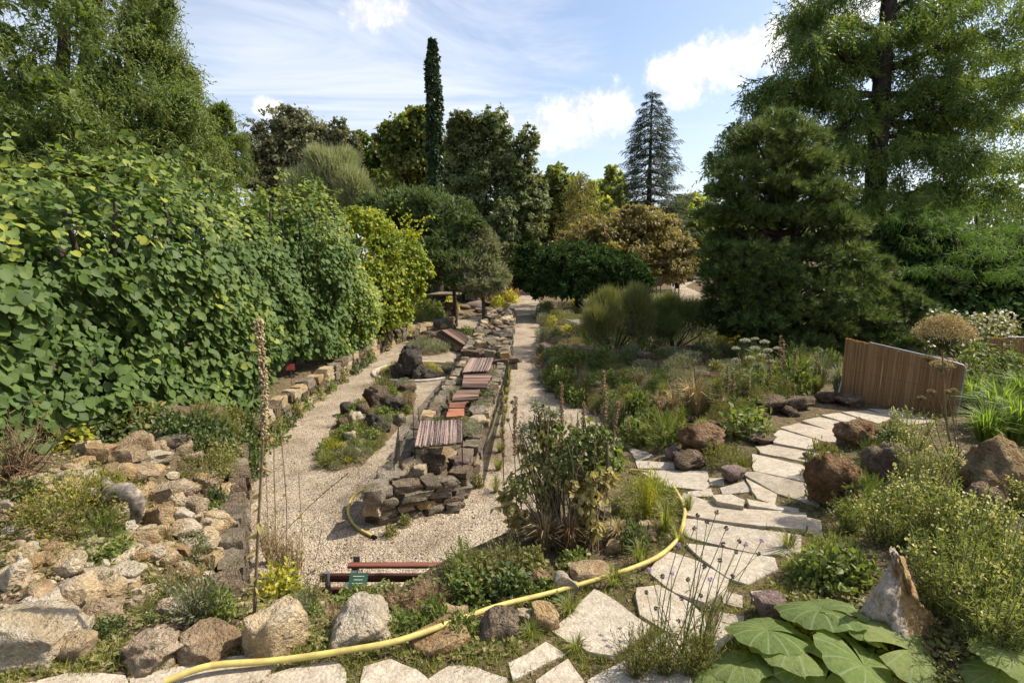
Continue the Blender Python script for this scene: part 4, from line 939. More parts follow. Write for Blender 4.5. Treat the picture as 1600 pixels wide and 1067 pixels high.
# ---- blue spruce
def spruce():
    d = 48.0; base = np.array([pd(1012, 400, d)[0], d, 0]); top = pd(1019, 141, d)[2]; t = thing('spruce', 'tall blue green spruce standing above the bronze maple', 'tree', base)
    tb = Batch(); b = Batch(); ax = np.array([base[0], base[1], 0]); lean = (pd(1019, 141, d)[0]-base[0])/top
    tube(tb, [base, base + [lean*top*.5, 0, top*.5], [base[0]+lean*top, base[1], top]], [.38, .22, .03], 7)
    nb = 300
    for i in range(nb):
        f = (i+.5)/nb; ti = int(f*24); f = (ti + .5 + random.uniform(-.16, .16))/24; z = 2 + (top-2)*f; L = (4.4*(1-f)**.62 + .2)*random.uniform(.55, 1.18)*(1 - .55*math.exp(-((1-f)/.12))) + .2
        a = i*2.39996 + random.uniform(-.2, .2); e = np.array([math.cos(a), math.sin(a), 0]); p0 = np.array([base[0]+lean*z, base[1], z])
        dr = .12*(1-f)
        P = spline([p0, p0+e*L*.45-[0, 0, dr*L*.5], p0+e*L*.8-[0, 0, dr*L*.7], p0+e*L+[0, 0, -dr*L*.45]], 10); tube(tb, P[:7], np.linspace(.05, .02, 7)*(1-f*.6), 4)
        k = int(5+10*L/4.4); tt = rng.uniform(.22, 1, k*3); idx = (tt*9).astype(int).clip(0, 8); q = P[idx]*(1-(tt*9-idx))[:, None] + P[np.minimum(idx+1, 9)]*(tt*9-idx)[:, None]
        side = np.array([-e[1], e[0], 0])*rng.choice([-1, 1], len(q))[:, None]
        D = nrm(e*.7 + side*rng.uniform(.3, 1, (len(q), 1)) + rng.normal(0, .15, (len(q), 3)) - [0, 0, .25]); ln = (.34+.55*(1-tt))*min(1, .4+L/3)*rng.uniform(.7, 1.2, len(q))
        leaves(b, q, D, np.tile([0, 0, 1.0], (len(q), 1))+rng.normal(0, .3, (len(q), 3)), ln*1.35, ln*1.0, T_FEATHER, rng.random(len(q)))
    tb.obj('trunk', M_BARKD, t, base); b.obj('needles', M_SPR, t, base)
spruce()
# ---- bronze maple dome
ls = [lump(980, 365, 60, 40, 30), lump(935, 375, 46, 36, 30), lump(1030, 385, 46, 44, 29.5), lump(1000, 345, 50, 22, 30), lump(960, 400, 60, 36, 29), lump(1055, 410, 30, 34, 29), lump(900, 385, 32, 30, 30.5), lump(1040, 425, 34, 22, 28.5)]
tree('bronze_maple', 'wide domed bronze orange maple behind the dark yew', 985, 30.5, ls, M_MAPLE, M_BARKD, .25, leaf=.18, wid=.12, n_sub=80, n_leaf=26, sub_r=.24, up=.6, droop=.5, fill=.15, flat=.55)
# ---- dark spreading yew
ls = [lump(840, 415, 40, 26, 27), lump(880, 415, 48, 34, 26.5), lump(930, 425, 44, 34, 26), lump(970, 430, 40, 30, 26), lump(905, 400, 44, 22, 27), lump(860, 445, 30, 22, 26), lump(905, 450, 50, 22, 25.5), lump(985, 445, 30, 22, 25.5), lump(825, 432, 22, 30, 27.5)]
tree('yew', 'dark spreading yew at the end of the gravel path', 905, 27, ls, M_YEW, M_BARKD, .25, leaf=.22, wid=.09, n_sub=90, n_leaf=26, sub_r=.26, up=.5, droop=.2, fill=.3, flat=.6)
# ---- dark pine right of the garden
def pine():
    d = 13.6; base = gp(1228, 562); base[1] = 13.6; base[0] = pd(1228, 500, 13.6)[0]; base[2] = float(H(base[0], base[1]))
    t = thing('pine', 'dense dark pine standing beyond the white flowering umbels', 'tree', base)
    blobs = [(1215, 195, 46, 26), (1180, 215, 36, 26), (1250, 215, 50, 30), (1160, 270, 50, 26), (1270, 255, 46, 26), (1140, 300, 44, 24), (1210, 290, 60, 26), (1290, 300, 44, 26), (1130, 345, 40, 22), (1185, 345, 50, 28), (1255, 345, 60, 30), (1310, 350, 46, 28),
             (1125, 395, 40, 24), (1180, 400, 54, 28), (1250, 405, 60, 30), (1320, 405, 54, 30), (1130, 435, 40, 22), (1350, 440, 46, 30), (1200, 450, 60, 28), (1280, 455, 66, 32), (1160, 480, 54, 24), (1340, 490, 56, 34), (1240, 500, 66, 30), (1300, 520, 60, 30), (1210, 530, 50, 20), (1375, 470, 36, 34), (1270, 545, 40, 18), (1150, 325, 30, 20), (1230, 250, 40, 22), (1230, 470, 60, 26), (1180, 505, 50, 22), (1320, 545, 44, 22), (1250, 535, 60, 24), (1190, 545, 40, 16), (1290, 490, 60, 26), (1220, 430, 50, 24), (1150, 460, 44, 22), (1160, 420, 40, 20), (1370, 525, 40, 26)]
    for _ in range(64):
        y_ = 195 + 365*random.random()**.8; hw = 28 + (y_-190)*.40; blobs.append((1222 + (y_-190)*.09 + random.uniform(-hw, hw), y_, 30, 19))
    tb = Batch(); b = Batch(); P0 = np.array([base[0], base[1], base[2]-.2]); topz = pd(1215, 185, d)[2]; topx = pd(1218, 185, d)[0]
    tube(tb, spline([P0, [base[0]+.1, base[1], topz*.5], [topx, base[1], topz]], 10), np.linspace(.24, .04, 10), 8)
    for (px, py, rx, ry) in blobs:
        for s in ((0, 1) if (rx, ry) != (30, 19) else (1,)):
            dd = d + (-.8 + .9*s)*random.uniform(.6, 1.6) - .3; jit = (random.uniform(-18, 18), random.uniform(-12, 12)) if s else (0, 0)
            c, r = lump(px+jit[0], py+jit[1], rx*random.uniform(.6, .9), ry*random.uniform(.75, 1.0), dd); r = np.array([r[0], r[0]*.85, r[2]])
            zt = c[2]-.25*r[0]-.25; z0 = np.array([base[0]+(topx-base[0])*max(0, zt)/topz, base[1], max(base[2]+.4, zt-.25)])
            tube(tb, spline([z0, z0*.5+c*.5-[0, 0, .15], c], 7), np.linspace(.06, .015, 7), 5)
            ns = 30; dr = rdir(ns); dr[:, 2] = np.abs(dr[:, 2])*.9 - .25; cen = c + dr*r*rng.uniform(.55, 1.05, ns)[:, None]
            for cc, dv in zip(cen, dr):
                m = 6; q = cc + rng.normal(0, .075, (m, 3)); D = nrm(dv*.9 + [0, 0, .55] + rng.normal(0, .4, (m, 3))); L = .19*rng.uniform(.75, 1.25, m)
                leaves(b, q, D, rdir(m), L, L*1.25, T_TUFT, np.clip(rng.random()*.6 + rng.random(m)*.4, 0, 1))
    tb.obj('trunk', M_BARKD, t, base); b.obj('needles', M_PINE, t, base)
pine()
# ---- bald cypress
def bald():
    d = 19.0; base = np.array([pd(1366, 430, d)[0], d, 0.2]); t = thing('bald_cypress', 'huge bald cypress with drooping feathery limbs behind the pine', 'tree', base)
    tb = Batch(); b = Batch(); tr = np.array([base-[0, 0, .3], pd(1366, 330, d), pd(1374, 180, d), pd(1388, 20, d), pd(1396, -110, d), pd(1400, -240, d)])
    TS = spline(tr, 24); tube(tb, TS, np.linspace(.42, .14, 24), 10)
    limbs = [([(1372, 178), (1335, 166), (1305, 150), (1290, 118), (1285, 90)], 0, .13), ([(1376, 172), (1405, 165), (1450, 140), (1520, 130), (1610, 108)], .8, .14), ([(1374, 150), (1430, 150), (1470, 175), (1530, 160), (1610, 140)], -1.5, .1), ([(1372, 195), (1440, 190), (1500, 182), (1560, 186), (1620, 200)], 1, .1),
             ([(1380, 110), (1430, 92), (1480, 70), (1560, 50)], -1, .11), ([(1384, 60), (1340, 38), (1290, 30), (1250, 40)], 1, .1), ([(1378, 125), (1325, 95), (1290, 62), (1262, 70)], -1.5, .1), ([(1370, 190), (1330, 190), (1310, 215), (1300, 260)], -1, .1), ([(1366, 310), (1430, 302), (1500, 290), (1570, 296)], -1.5, .1),
             ([(1366, 350), (1400, 335), (1460, 312), (1530, 298)], 1, .09), ([(1374, 160), (1300, 168), (1240, 160), (1190, 190), (1150, 230)], 1.5, .11), ([(1384, 40), (1440, 20), (1500, 0), (1570, -20)], .5, .1), ([(1390, 0), (1340, -20), (1290, -20)], -.5, .1), ([(1372, 230), (1330, 240), (1290, 250)], 2, .08), ([(1370, 250), (1420, 240), (1470, 235), (1530, 240)], -2.5, .08),
             ([(1366, 300), (1320, 300), (1280, 330)], 2, .08), ([(1366, 380), (1440, 365), (1520, 370), (1600, 360)], -2, .1), ([(1380, 90), (1340, 70), (1300, 110)], 2.5, .08), ([(1382, 70), (1440, 50), (1520, 90), (1580, 80)], 3, .09), ([(1372, 215), (1430, 215), (1490, 250), (1560, 250)], 2, .08),
             ([(1500, 190), (1480, 160), (1470, 120)], 1, .06), ([(1390, 20), (1430, -10), (1450, -60)], 0, .1), ([(1394, -60), (1440, -90), (1520, -110)], 1, .1), ([(1394, -70), (1330, -90), (1270, -80)], 1, .1), ([(1376, 150), (1270, 140), (1220, 130), (1190, 150)], -1, .09), ([(1370, 200), (1250, 215), (1180, 250), (1120, 255)], .5, .09), ([(1380, 110), (1270, 60), (1255, 10)], 1, .08)]
    for pts, off, r in limbs:
        n = len(pts); W = np.array([pd(x, y, d + off*i/(n-1)) for i, (x, y) in enumerate(pts)]); Q = spline(W, 22); tube(tb, Q, np.linspace(r*1.35, .03, 22), 6)
        total = np.linalg.norm(np.diff(Q, axis=0), axis=1).sum()
        ntw = int(total*13)
        for _ in range(ntw):
            f = random.uniform(.0, 1)**.9; i = min(20, int(f*21)); p = Q[i]; tg = nrm(Q[i+1]-Q[i])
            sd_ = nrm(np.cross(tg, [0, 0, 1]))*random.choice((-1, 1)); D = nrm(tg*random.uniform(.2, .9) + sd_*random.uniform(.1, 1) + [0, 0, random.uniform(-.25, .55)]); L = random.uniform(.5, 1.45)*(1.1-.3*f)
            tw = spline([p, p+D*L*.5, p+D*L-[0, 0, .28*L]], 7); 
            if random.random() < .5: tube(tb, tw, np.linspace(.02, .006, 7), 3, cap=False)
            k = int(20*L); ii = rng.uniform(1, 5.99, k); j = ii.astype(int); q = tw[j]*(1-(ii-j))[:, None] + tw[j+1]*(ii-j)[:, None]
            DD = nrm(D*.4 + rng.normal(0, .45, (k, 3)) + [0, 0, -.9]); ln = rng.uniform(.26, .56, k)
            leaves(b, q + rng.normal(0, .07, (k, 3)), DD, rdir(k), ln, ln*.8, T_SPRAY, np.clip(random.random()*.6+rng.random(k)*.4, 0, 1))
    crown(b, [lump(1410, 245, 62, 50, 17.8), lump(1340, 255, 50, 56, 18), lump(1460, 290, 70, 44, 17.5), lump(1385, 315, 60, 46, 17.6), lump(1530, 310, 60, 36, 17.5), lump(1330, 330, 40, 40, 18), lump(1165, 215, 38, 40, 18.5), lump(1128, 252, 24, 22, 18.5), lump(1195, 175, 40, 36, 18.6), lump(1440, 30, 60, 40, 18), lump(1330, 60, 50, 40, 18.2), lump(1530, 40, 60, 40, 18), lump(1560, 120, 60, 50, 18), lump(1500, 205, 50, 30, 18.3), lump(1585, 250, 60, 50, 17.8), lump(1285, 150, 50, 46, 18.4), lump(1245, 95, 40, 44, 18.4), lump(1450, 125, 50, 36, 18.2), lump(1600, 40, 50, 60, 18), lump(1280, 20, 50, 40, 18.4), lump(1520, 260, 50, 30, 17.8)], .42, .32, 24, 12, .38, T_SPRAY, up=.1, droop=1.1, fill=0, shell=.9, sat=2)
    tb.obj('trunk', M_BARKD, t, base); b.obj('foliage', M_BALD, t, base)
bald()
# ---- dark undergrowth right of the pine
ls = [lump(1430, 400, 60, 44, 17), lump(1500, 420, 70, 40, 16.5), lump(1580, 420, 60, 50, 16), lump(1450, 460, 60, 40, 15.5), lump(1540, 470, 70, 40, 15), lump(1640, 440, 60, 70, 15.5), lump(1500, 500, 60, 26, 14.5), lump(1590, 510, 60, 24, 14)]
tree('yew', 'dark yew thicket behind the reed screens', 1510, 17, ls, M_YEW, M_BARKD, .25, leaf=.22, wid=.1, n_sub=60, n_leaf=22, sub_r=.28, up=.5, droop=.2, fill=.3, flat=.6)
ls = [lump(1560, 400, 60, 16, 14), lump(1480, 375, 60, 18, 15), lump(1600, 430, 50, 14, 13.5), lump(1520, 345, 70, 18, 15.5), lump(1590, 365, 50, 16, 15), lump(1430, 345, 44, 22, 16), lump(1465, 422, 34, 9, 14.5)]
tree('low_spreading_tree', 'tree with bright green flat layered branches over the dark yew thicket', 1560, 15.5, ls, M_LOWG, M_BARKD, .14, leaf=.2, wid=.11, n_sub=36, n_leaf=9, sub_r=.32, tmpl=T_FEATHER, up=.9, droop=.35, fill=0, flat=.4)
ls = [lump(1400, 490, 34, 40, 12.6), lump(1440, 500, 34, 32, 12.4), lump(1370, 520, 30, 30, 12.2), lump(1420, 530, 46, 22, 12)]
tree('young_pine', 'bluish green young pine between the big pine and the reed screen', 1410, 12.6, ls, M_PINE, M_BARKD, .07, leaf=.16, wid=.2, n_sub=44, n_leaf=8, sub_r=.3, tmpl=T_TUFT, up=.5, droop=-.5, fill=0, shell=.8)

# ================================================================ vine hedge
def vine():
    base = np.array([-5.0, 9.0, .5]); t = thing('kiwi_vine', 'tall kiwi vine hedge of big rounded leaves along the gravel court', 'vine', base)
    def top_z(y): return np.interp(y, [2.5, 4.5, 6, 8, 10, 12, 14, 15.6], [3.7, 3.82, 3.98, 4.15, 4.3, 4.4, 4.4, 3.9])
    def bot_z(y): return np.interp(y, [2.5, 5, 6.4, 7.2, 8.2, 9.2, 10.5, 12, 14, 15.6], [1.35, 1.25, 1.0, .75, .55, 1.1, 1.0, .7, .55, .45])
    def xf(y): return np.interp(y, [2.5, 6, 8.5, 9.3, 10.2, 13, 15.6], [-4.7, -4.55, -4.45, -4.75, -4.5, -4.4, -4.35])
    def surf(y, s, depth=0.0):
        # s in 0..1: up the front face, then over the top to the back
        zt, zb, x0 = top_z(y), bot_z(y), xf(y); rt = 1.05
        h = zt - zb; a = np.clip((s-.78)/.22, 0, 1)*np.pi*.62
        zf = zb + np.clip(s/.78, 0, 1)*(h-rt)
        bulge = 1.15*fbm(np.stack([y*.55, zf*.6, s*0], -1), 3, 12) + .22*fbm(np.stack([y*2.4, zf*2.4+s*2, s*0], -1), 2, 15) + .12*np.sin(np.clip(s/.78, 0, 1)*np.pi)
        x = x0 - rt*(1-np.cos(a)) + bulge - depth*np.cos(a)*.9 + .18*(s < .78)*(1-s)
        z = zf + rt*np.sin(a) + np.sin(a)*bulge*1.1 - depth*np.sin(a)
        x = x - np.maximum(0, a-np.pi/2)*1.1
        nx = np.cos(a); nz = np.sin(a)
        return np.stack([x, y, z], -1), np.stack([nx, np.zeros_like(nx), nz], -1)
    def holes(y, z):
        h = fbm(np.stack([y*1.15, z*1.0, y*0], -1), 3, 77)
        gap = np.exp(-((y-9.0)/.28)**2)*(z < 2.7)*(z > .4) + np.exp(-((y-5.3)/.35)**2-((z-1.75)/.22)**2) + np.exp(-((y-10.3)/.55)**2)*(z < 1.35) + .9*np.exp(-((y-9.2)/.5)**2-((z-2.75)/.25)**2)
        return (h > .125) | (gap > .5)
    allP = []; 
    def sample(n, depth, jitter):
        # rather even cover: jittered grid in (y, s), denser where near
        y = 2.6 + 13*(rng.random(n)**1.0); s = rng.random(n)
        P, Nn = surf(y, s, depth); keep = ~holes(P[:, 1], P[:, 2]) if depth < .1 else np.ones(n, bool)
        P, Nn, y, s = P[keep], Nn[keep], y[keep], s[keep]; m = len(P)
        P = P + Nn*rng.uniform(-jitter, jitter, (m, 1))
        N2 = nrm(Nn*.75 + [0.12, -.12, .55] + rng.normal(0, .30, (m, 3)))
        D = nrm(np.stack([Nn[:, 0]*.55, np.zeros(m), -np.ones(m)], -1)*[1, 1, 1] + np.stack([Nn[:, 2]*.9, np.zeros(m), Nn[:, 2]*.7], -1) + rng.normal(0, .42, (m, 3)))
        L = rng.uniform(.055, .125, m)*np.where(s > .8, .9, 1.0)
        yel = (s > .80)*.36 + (fbm(P*1.0, 2, 21) > .17)*.25 + (y > 12.8)*(.12+.5*np.clip((y-12.8)/2.6, 0, 1))
        rn = np.clip(rng.random(m)*.55 + .25*(fbm(P*1.6, 3, 55)+.5) + yel*rng.random(m)*1.6, 0, 1)
        return P, D, N2, L, rn
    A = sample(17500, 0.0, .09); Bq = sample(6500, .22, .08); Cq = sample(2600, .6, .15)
    P, D, N2, L, rn = A
    dist = np.linalg.norm(P - [0, 0, CAMZ], axis=1); inview = (P[:, 0]/P[:, 1] > -1.02) & (P[:, 0]/P[:, 1] < -.5)
    order = np.argsort(np.where(inview, dist/np.maximum(L, .02), 1e9))[:300]; mask = np.zeros(len(P), bool); mask[order] = True
    metas = []
    for q in range(6):
        b = Batch(); tv = T_HEART[0].copy(); tv[:, 2] += .05*np.sin(tv[:, 0]*3+q)*(.3+abs(tv[:, 1])); tv[:, 1] *= 1 + .1*math.sin(q*2.1)
        b.add(tv, T_HEART[1], [.15, .3, .42, .55, .7, .95][q], 0, True); metas.append(b.mesh('leaf', M_KIWI))
    for i in order:
        dv = D[i]; bn = nrm(np.cross(N2[i], dv)); nn = np.cross(dv, bn)
        M = Matrix(((dv[0], bn[0], nn[0], P[i][0]-base[0]), (dv[1], bn[1], nn[1], P[i][1]-base[1]), (dv[2], bn[2], nn[2], P[i][2]-base[2]), (0, 0, 0, 1)))
        o = addobj('leaf', metas[int(np.clip(rn[i]*6, 0, 5))], t); o.matrix_local = M @ Matrix.Diagonal((L[i], L[i], L[i], 1))
    b = Batch(); fr_ = (P[:, 1] > 8.2) & ~mask; nr_ = ~fr_ & ~mask
    leaves(b, P[nr_], D[nr_], N2[nr_], L[nr_], L[nr_]*rng.uniform(.75, 1.1, nr_.sum()), T_HEART, rn[nr_], smooth=True); leaves(b, P[fr_], D[fr_], N2[fr_], L[fr_]*1.05, L[fr_]*1.1, T_OVAL, rn[fr_], smooth=True)
    leaves(b, Bq[0], Bq[1], Bq[2], Bq[3]*1.15, Bq[3], T_DIAMOND, Bq[4]*.8); leaves(b, Cq[0], rdir(len(Cq[0])), Cq[2], Cq[3]*2, Cq[3]*1.6, T_DIAMOND, Cq[4]*.5)  # inner layers take darker tones: hedge shade put into the leaf colour
    nb_ = 3000; yb = rng.uniform(2.4, 17.2, nb_); zb_ = rng.uniform(.2, 1, nb_)*top_z(yb)*.97; Pb = np.stack([xf(yb)-1.75+rng.normal(0, .18, nb_), yb, zb_], -1); leaves(b, Pb, rdir(nb_), nrm(rng.normal(0, .5, (nb_, 3))+[1, 0, .2]), .34, .30, T_DIAMOND, rng.random(nb_)*.4)  # added backing of large dark-toned leaves, hides sky and darkens the gaps
    o = b.obj('foliage', M_KIWI, t, base); o['kind'] = 'stuff'
    # stems: uprights, cross wires of the support and stray shoots over the top
    sb = Batch()
    for y in np.arange(3, 15.6, .8):
        x = xf(y)-.7; tube(sb, spline([[x, y, float(bot_z(y))-.6], [x+random.uniform(-.1, .1), y+random.uniform(-.2, .2), 2.2], [x+.05, y+random.uniform(-.3, .3), float(top_z(y))-.3]], 7), np.linspace(.05, .025, 7), 6)
    shl = []
    for y in np.arange(3.5, 15.4, .16):
        p, n = surf(np.array([y]), np.array([random.uniform(.85, .97)])); p = p[0]; L_ = random.uniform(.25, .6); e = np.array([random.uniform(-.3, .5), random.uniform(-.6, .6), 1.0]); e = nrm(e)
        S_ = spline([p, p+e*L_*.6, p+e*L_+[random.uniform(-.15, .2), random.uniform(-.2, .2), -.08]], 6); tube(sb, S_, np.linspace(.008, .003, 6), 4); shl.append(S_)
    Q = np.repeat(np.concatenate(shl), 3, 0); m = len(Q); hb = Batch(); Lh = rng.uniform(.05, .11, m); leaves(hb, Q+rng.normal(0, .03, (m, 3)), nrm(rng.normal(size=(m, 3))+[.4, -.4, -.3]), nrm(rng.normal(0, .4, (m, 3))+[.4, -.3, .8]), Lh, Lh, T_HEART, rng.uniform(.6, 1, m), smooth=True); hb.obj('shoots', M_KIWI, t, base)['kind'] = 'stuff'
    sb.obj('stems', M_BARK, t, base)
vine()
# yellow climber at the hedge's far end
def yellow_vine():
    base = np.array([-4.2, 17.2, .4]); t = thing('yellow_vine', 'yellow green climber tumbling over the far end of the kiwi vine', 'vine', base)
    ls = [lump(590, 385, 46, 50, 17.2), lump(620, 400, 40, 46, 17.6), lump(575, 440, 36, 56, 16.6), lump(612, 450, 34, 44, 17.2), lump(640, 430, 26, 34, 17.8), lump(560, 350, 30, 26, 17), lump(560, 500, 24, 46, 15.9), lump(590, 495, 24, 44, 16.4), lump(618, 485, 22, 34, 17), lump(652, 410, 14, 20, 18), lump(645, 455, 18, 24, 17.8)]
    b = Batch(); crown(b, ls, .095, .08, 70, 18, .26, T_OVAL, up=.4, droop=.6, fill=.05, shell=.4, rough=.3)
    for _ in range(26):      # hanging strands
        p = pd(random.uniform(555, 640), random.uniform(400, 460), random.uniform(16, 17.4)); n = 26; z = np.linspace(0, -random.uniform(.8, 1.7), n)
        q = p + np.stack([rng.normal(0, .05, n), rng.normal(0, .05, n), z], -1); leaves(b, q, nrm(rng.normal(size=(n, 3))*.6+[.3, -.2, -.8]), nrm(rng.normal(size=(n, 3))*.4+[.6, -.5, .5]), .11, .1, T_OVAL, rng.random(n))
    for _ in range(16):      # stray shoots
        p = pd(random.uniform(600, 655), random.uniform(340, 400), 17.5); e = nrm(np.array([random.uniform(.2, 1), random.uniform(-.5, .3), random.uniform(.1, .7)])); n = 14; q = p + e*np.linspace(0, random.uniform(.4, .9), n)[:, None]
        leaves(b, q, rdir(n), nrm(rng.normal(size=(n, 3))+[0, 0, 1]), .09, .07, T_OVAL, .5+.5*rng.random(n))
    b.obj('foliage', M_YELV, t, base); sb = Batch()
    for k in range(7): tube(sb, spline([base+[random.uniform(-.4, .4), random.uniform(-1, 1), 0], base+[random.uniform(-.4, .2), random.uniform(-1, 1), 1.5], base+[random.uniform(-.3, .6), random.uniform(-1, 1), 3]], 8), np.linspace(.05, .02, 8), 5)
    sb.obj('stems', M_BARKD, t, base)
yellow_vine()
# ================================================================ garden furniture and built things
M_HOSE = plain('yellow_hose_rubber', (.56, .47, .13), .55, 0, .2, 9, .1, spec=.3, col2=(.34, .26, .09))
M_HOSEP = plain('pale_hose_rubber', (.62, .56, .30), .5, 0, .2, 25, .1)
M_REDW = plain('red_stained_wood', (.16, .058, .036), .55, 0, .5, 9, .3, (.15, 3, 3))
M_STEEL = plain('grey_painted_steel', (.16, .17, .17), .5, .3, .3, 20, .1)
M_GALV = plain('galvanised_tube', (.30, .30, .32), .5, .6, .2, 30, .05)
M_REED = leaf_mat('brown_reed', [(.34, .20, .085), (.44, .275, .125), (.52, .345, .17), (.57, .41, .23)], trans=.42, rough=.75, tcol=1.25)
M_MAT = plain('heather_mat', (.30, .215, .18), .9, 0, .6, 60, .4, (2, .3, 2))
M_TILE = plain('terracotta_wood', (.34, .135, .075), .75, 0, .5, 12, .3, (.3, 3, 3))
M_BRWN = plain('weathered_board', (.20, .12, .085), .8, 0, .5, 10, .3, (.3, 3, 3))
M_NET = plain('black_netting', (.02, .02, .02), .7, 0, .2, 30, 0)
M_GNET = plain('green_netting', (.05, .16, .13), .7, 0, .2, 30, 0)
M_WIRE = plain('rusty_wire', (.09, .06, .045), .7, .4, .4, 30, .1)
M_GLAB = plain('green_label_plate', (.045, .11, .065), .5, 0, .2, 30, .05)
M_DLAB = plain('dark_label_plate', (.03, .035, .04), .45, 0, .2, 30, .05)
M_RLAB = plain('red_label_plate', (.26, .045, .04), .5, 0, .2, 30, .05)
M_WHT = plain('white_lettering', (.55, .6, .55), .6, 0, .1, 30, 0)
M_DRIFT = plain('silvery_driftwood', (.30, .25, .20), .9, 0, .55, 22, .8)
M_IRON = plain('dark_iron', (.022, .02, .02), .5, .5, .3, 20, .1)
def box(b, c, s, rot=None, rnd=.5, mi=0, bev=.0):
    c = np.asarray(c, float); s = np.asarray(s, float)/2
    if bev > 0:
        bm = bmesh.new(); bmesh.ops.create_cube(bm, size=2.0)
        for v in bm.verts: v.co = Vector((v.co.x*s[0], v.co.y*s[1], v.co.z*s[2]))
        bmesh.ops.bevel(bm, geom=bm.edges[:], offset=bev, segments=1, affect='EDGES'); bm.verts.index_update()
        V = np.array([v.co[:] for v in bm.verts]); fs = [[v.index for v in f.verts] for f in bm.faces]; bm.free()
    else:
        V = np.array([(x, y, z) for x in (-1, 1) for y in (-1, 1) for z in (-1, 1)], float)*s; fs = [(0, 1, 3, 2), (4, 6, 7, 5), (0, 4, 5, 1), (2, 3, 7, 6), (0, 2, 6, 4), (1, 5, 7, 3)]
    if rot is not None: V = V @ np.array(rot).T
    V = V + c; by = {}
    for f in fs: by.setdefault(len(f), []).append(f)
    first = True
    for k, f in by.items(): b.add(V, f, rnd, mi, False)
def rotz(a): return np.array([[math.cos(a), -math.sin(a), 0], [math.sin(a), math.cos(a), 0], [0, 0, 1]])
def roty(a): return np.array([[math.cos(a), 0, math.sin(a)], [0, 1, 0], [-math.sin(a), 0, math.cos(a)]])
def rotx(a): return np.array([[1, 0, 0], [0, math.cos(a), -math.sin(a)], [0, math.sin(a), math.cos(a)]])
def part(name, mat, parent, fn, base=(0, 0, 0)):
    b = Batch(); fn(b); return b.obj(name, mat, parent, base)

# ---- bench seen from behind: red slats on grey steel ends
def bench():
    a = pz(500, 902, .74); e = pz(512, 882, .46); x0 = a[0]; y0 = a[1]; y1 = e[1]; Ln = 1.75; base = np.array([x0 + Ln/2, (y0+y1)/2, 0])
    t = thing('bench', 'red wooden slat bench with grey steel ends on the gravel below the leafy bank', 'bench', base)
    def slat(c, s, rot=None): part('slat', M_REDW, t, lambda b: box(b, c, s, rot, random.random(), 0, .006), base)
    slat((x0+Ln/2, y0, .74), (Ln, .03, .06)); slat((x0+Ln/2, y0+.02, .62), (Ln, .03, .06))
    slat((x0+Ln/2, y1, .455), (Ln, .06, .03)); slat((x0+Ln/2, y1-.32, .43), (Ln, .06, .03))
    for xx in (x0+.06, x0+Ln-.06):
        def end(b):
            tube(b, [(xx, y0-.03, 0), (xx, y0+.0, .45), (xx, y0-.025, .80)], .02, 6); tube(b, [(xx, y1+.03, 0), (xx, y1+.0, .43)], .02, 6); box(b, (xx, (y0+y1)/2, .42), (.05, y1-y0+.12, .025))
            box(b, (xx, y1+.045, .455), (.055, .012, .11))
        part('end_frame', M_STEEL, t, end, base)
    part('bolt', M_STEEL, t, lambda b: tube(b, [(x0+.9, y0-.03, .74), (x0+.9, y0-.018, .74)], .018, 8), base)
bench()

# ---- hoses
def hose(name, label, pts, r, mat, n=60, fit=True):
    P = spline(pts, n); base = P[0].copy(); b = Batch(); tube(b, P, r, 10)
    t = b.obj(name, mat, None, base); t.location = tuple(base); prop(t, label, 'hose')
    if fit:
        e = P[-1]; d = nrm(P[-1]-P[-2]); part('coupling', M_IRON, t, lambda bb: tube(bb, [e-d*.01, e+d*.05], r*1.25, 8), base)
def on(px, py, dz): p = gp(px, py); p[2] += dz; return p
pts = [on(260, 1085, .05), on(330, 1062, .055), on(430, 1050, .045)] + [on(530, 1040, .06), on(620, 1024, .07), on(700, 1001, .09), on(780, 970, .09), on(860, 945, .08), on(930, 923, .07), on(985, 902, .06), on(1030, 879, .05), on(1058, 853, .05), on(1068, 822, .045), on(1068, 800, .04)] + [on(1055, 770, .03), on(1040, 752, .03), on(1010, 742, .03), on(985, 738, .02)]
hose('garden_hose', 'thick yellow hose snaking along the edge of the slab path', pts, .0145, M_HOSE, 110, False)
hose('garden_hose', 'short yellow hose end curling off the near end of the raised bed', [np.array([-1.62, 6.0, .30]), pz(553, 775, .12), pz(544, 800, .03), pz(556, 822, .022), pz(583, 838, .022)], .017, M_HOSE, 40)
hose('garden_hose', 'thin pale yellow hose along the path side of the raised beds', [pz(754, 697, .02), pz(766, 678, .02), pz(775, 648, .02), pz(783, 620, .02), pz(786, 598, .02), pz(783, 585, .02), pz(789, 560, .02), pz(795, 530, .02), pz(799, 500, .02), pz(801, 492, .02)], .019, M_HOSEP, 60, False)

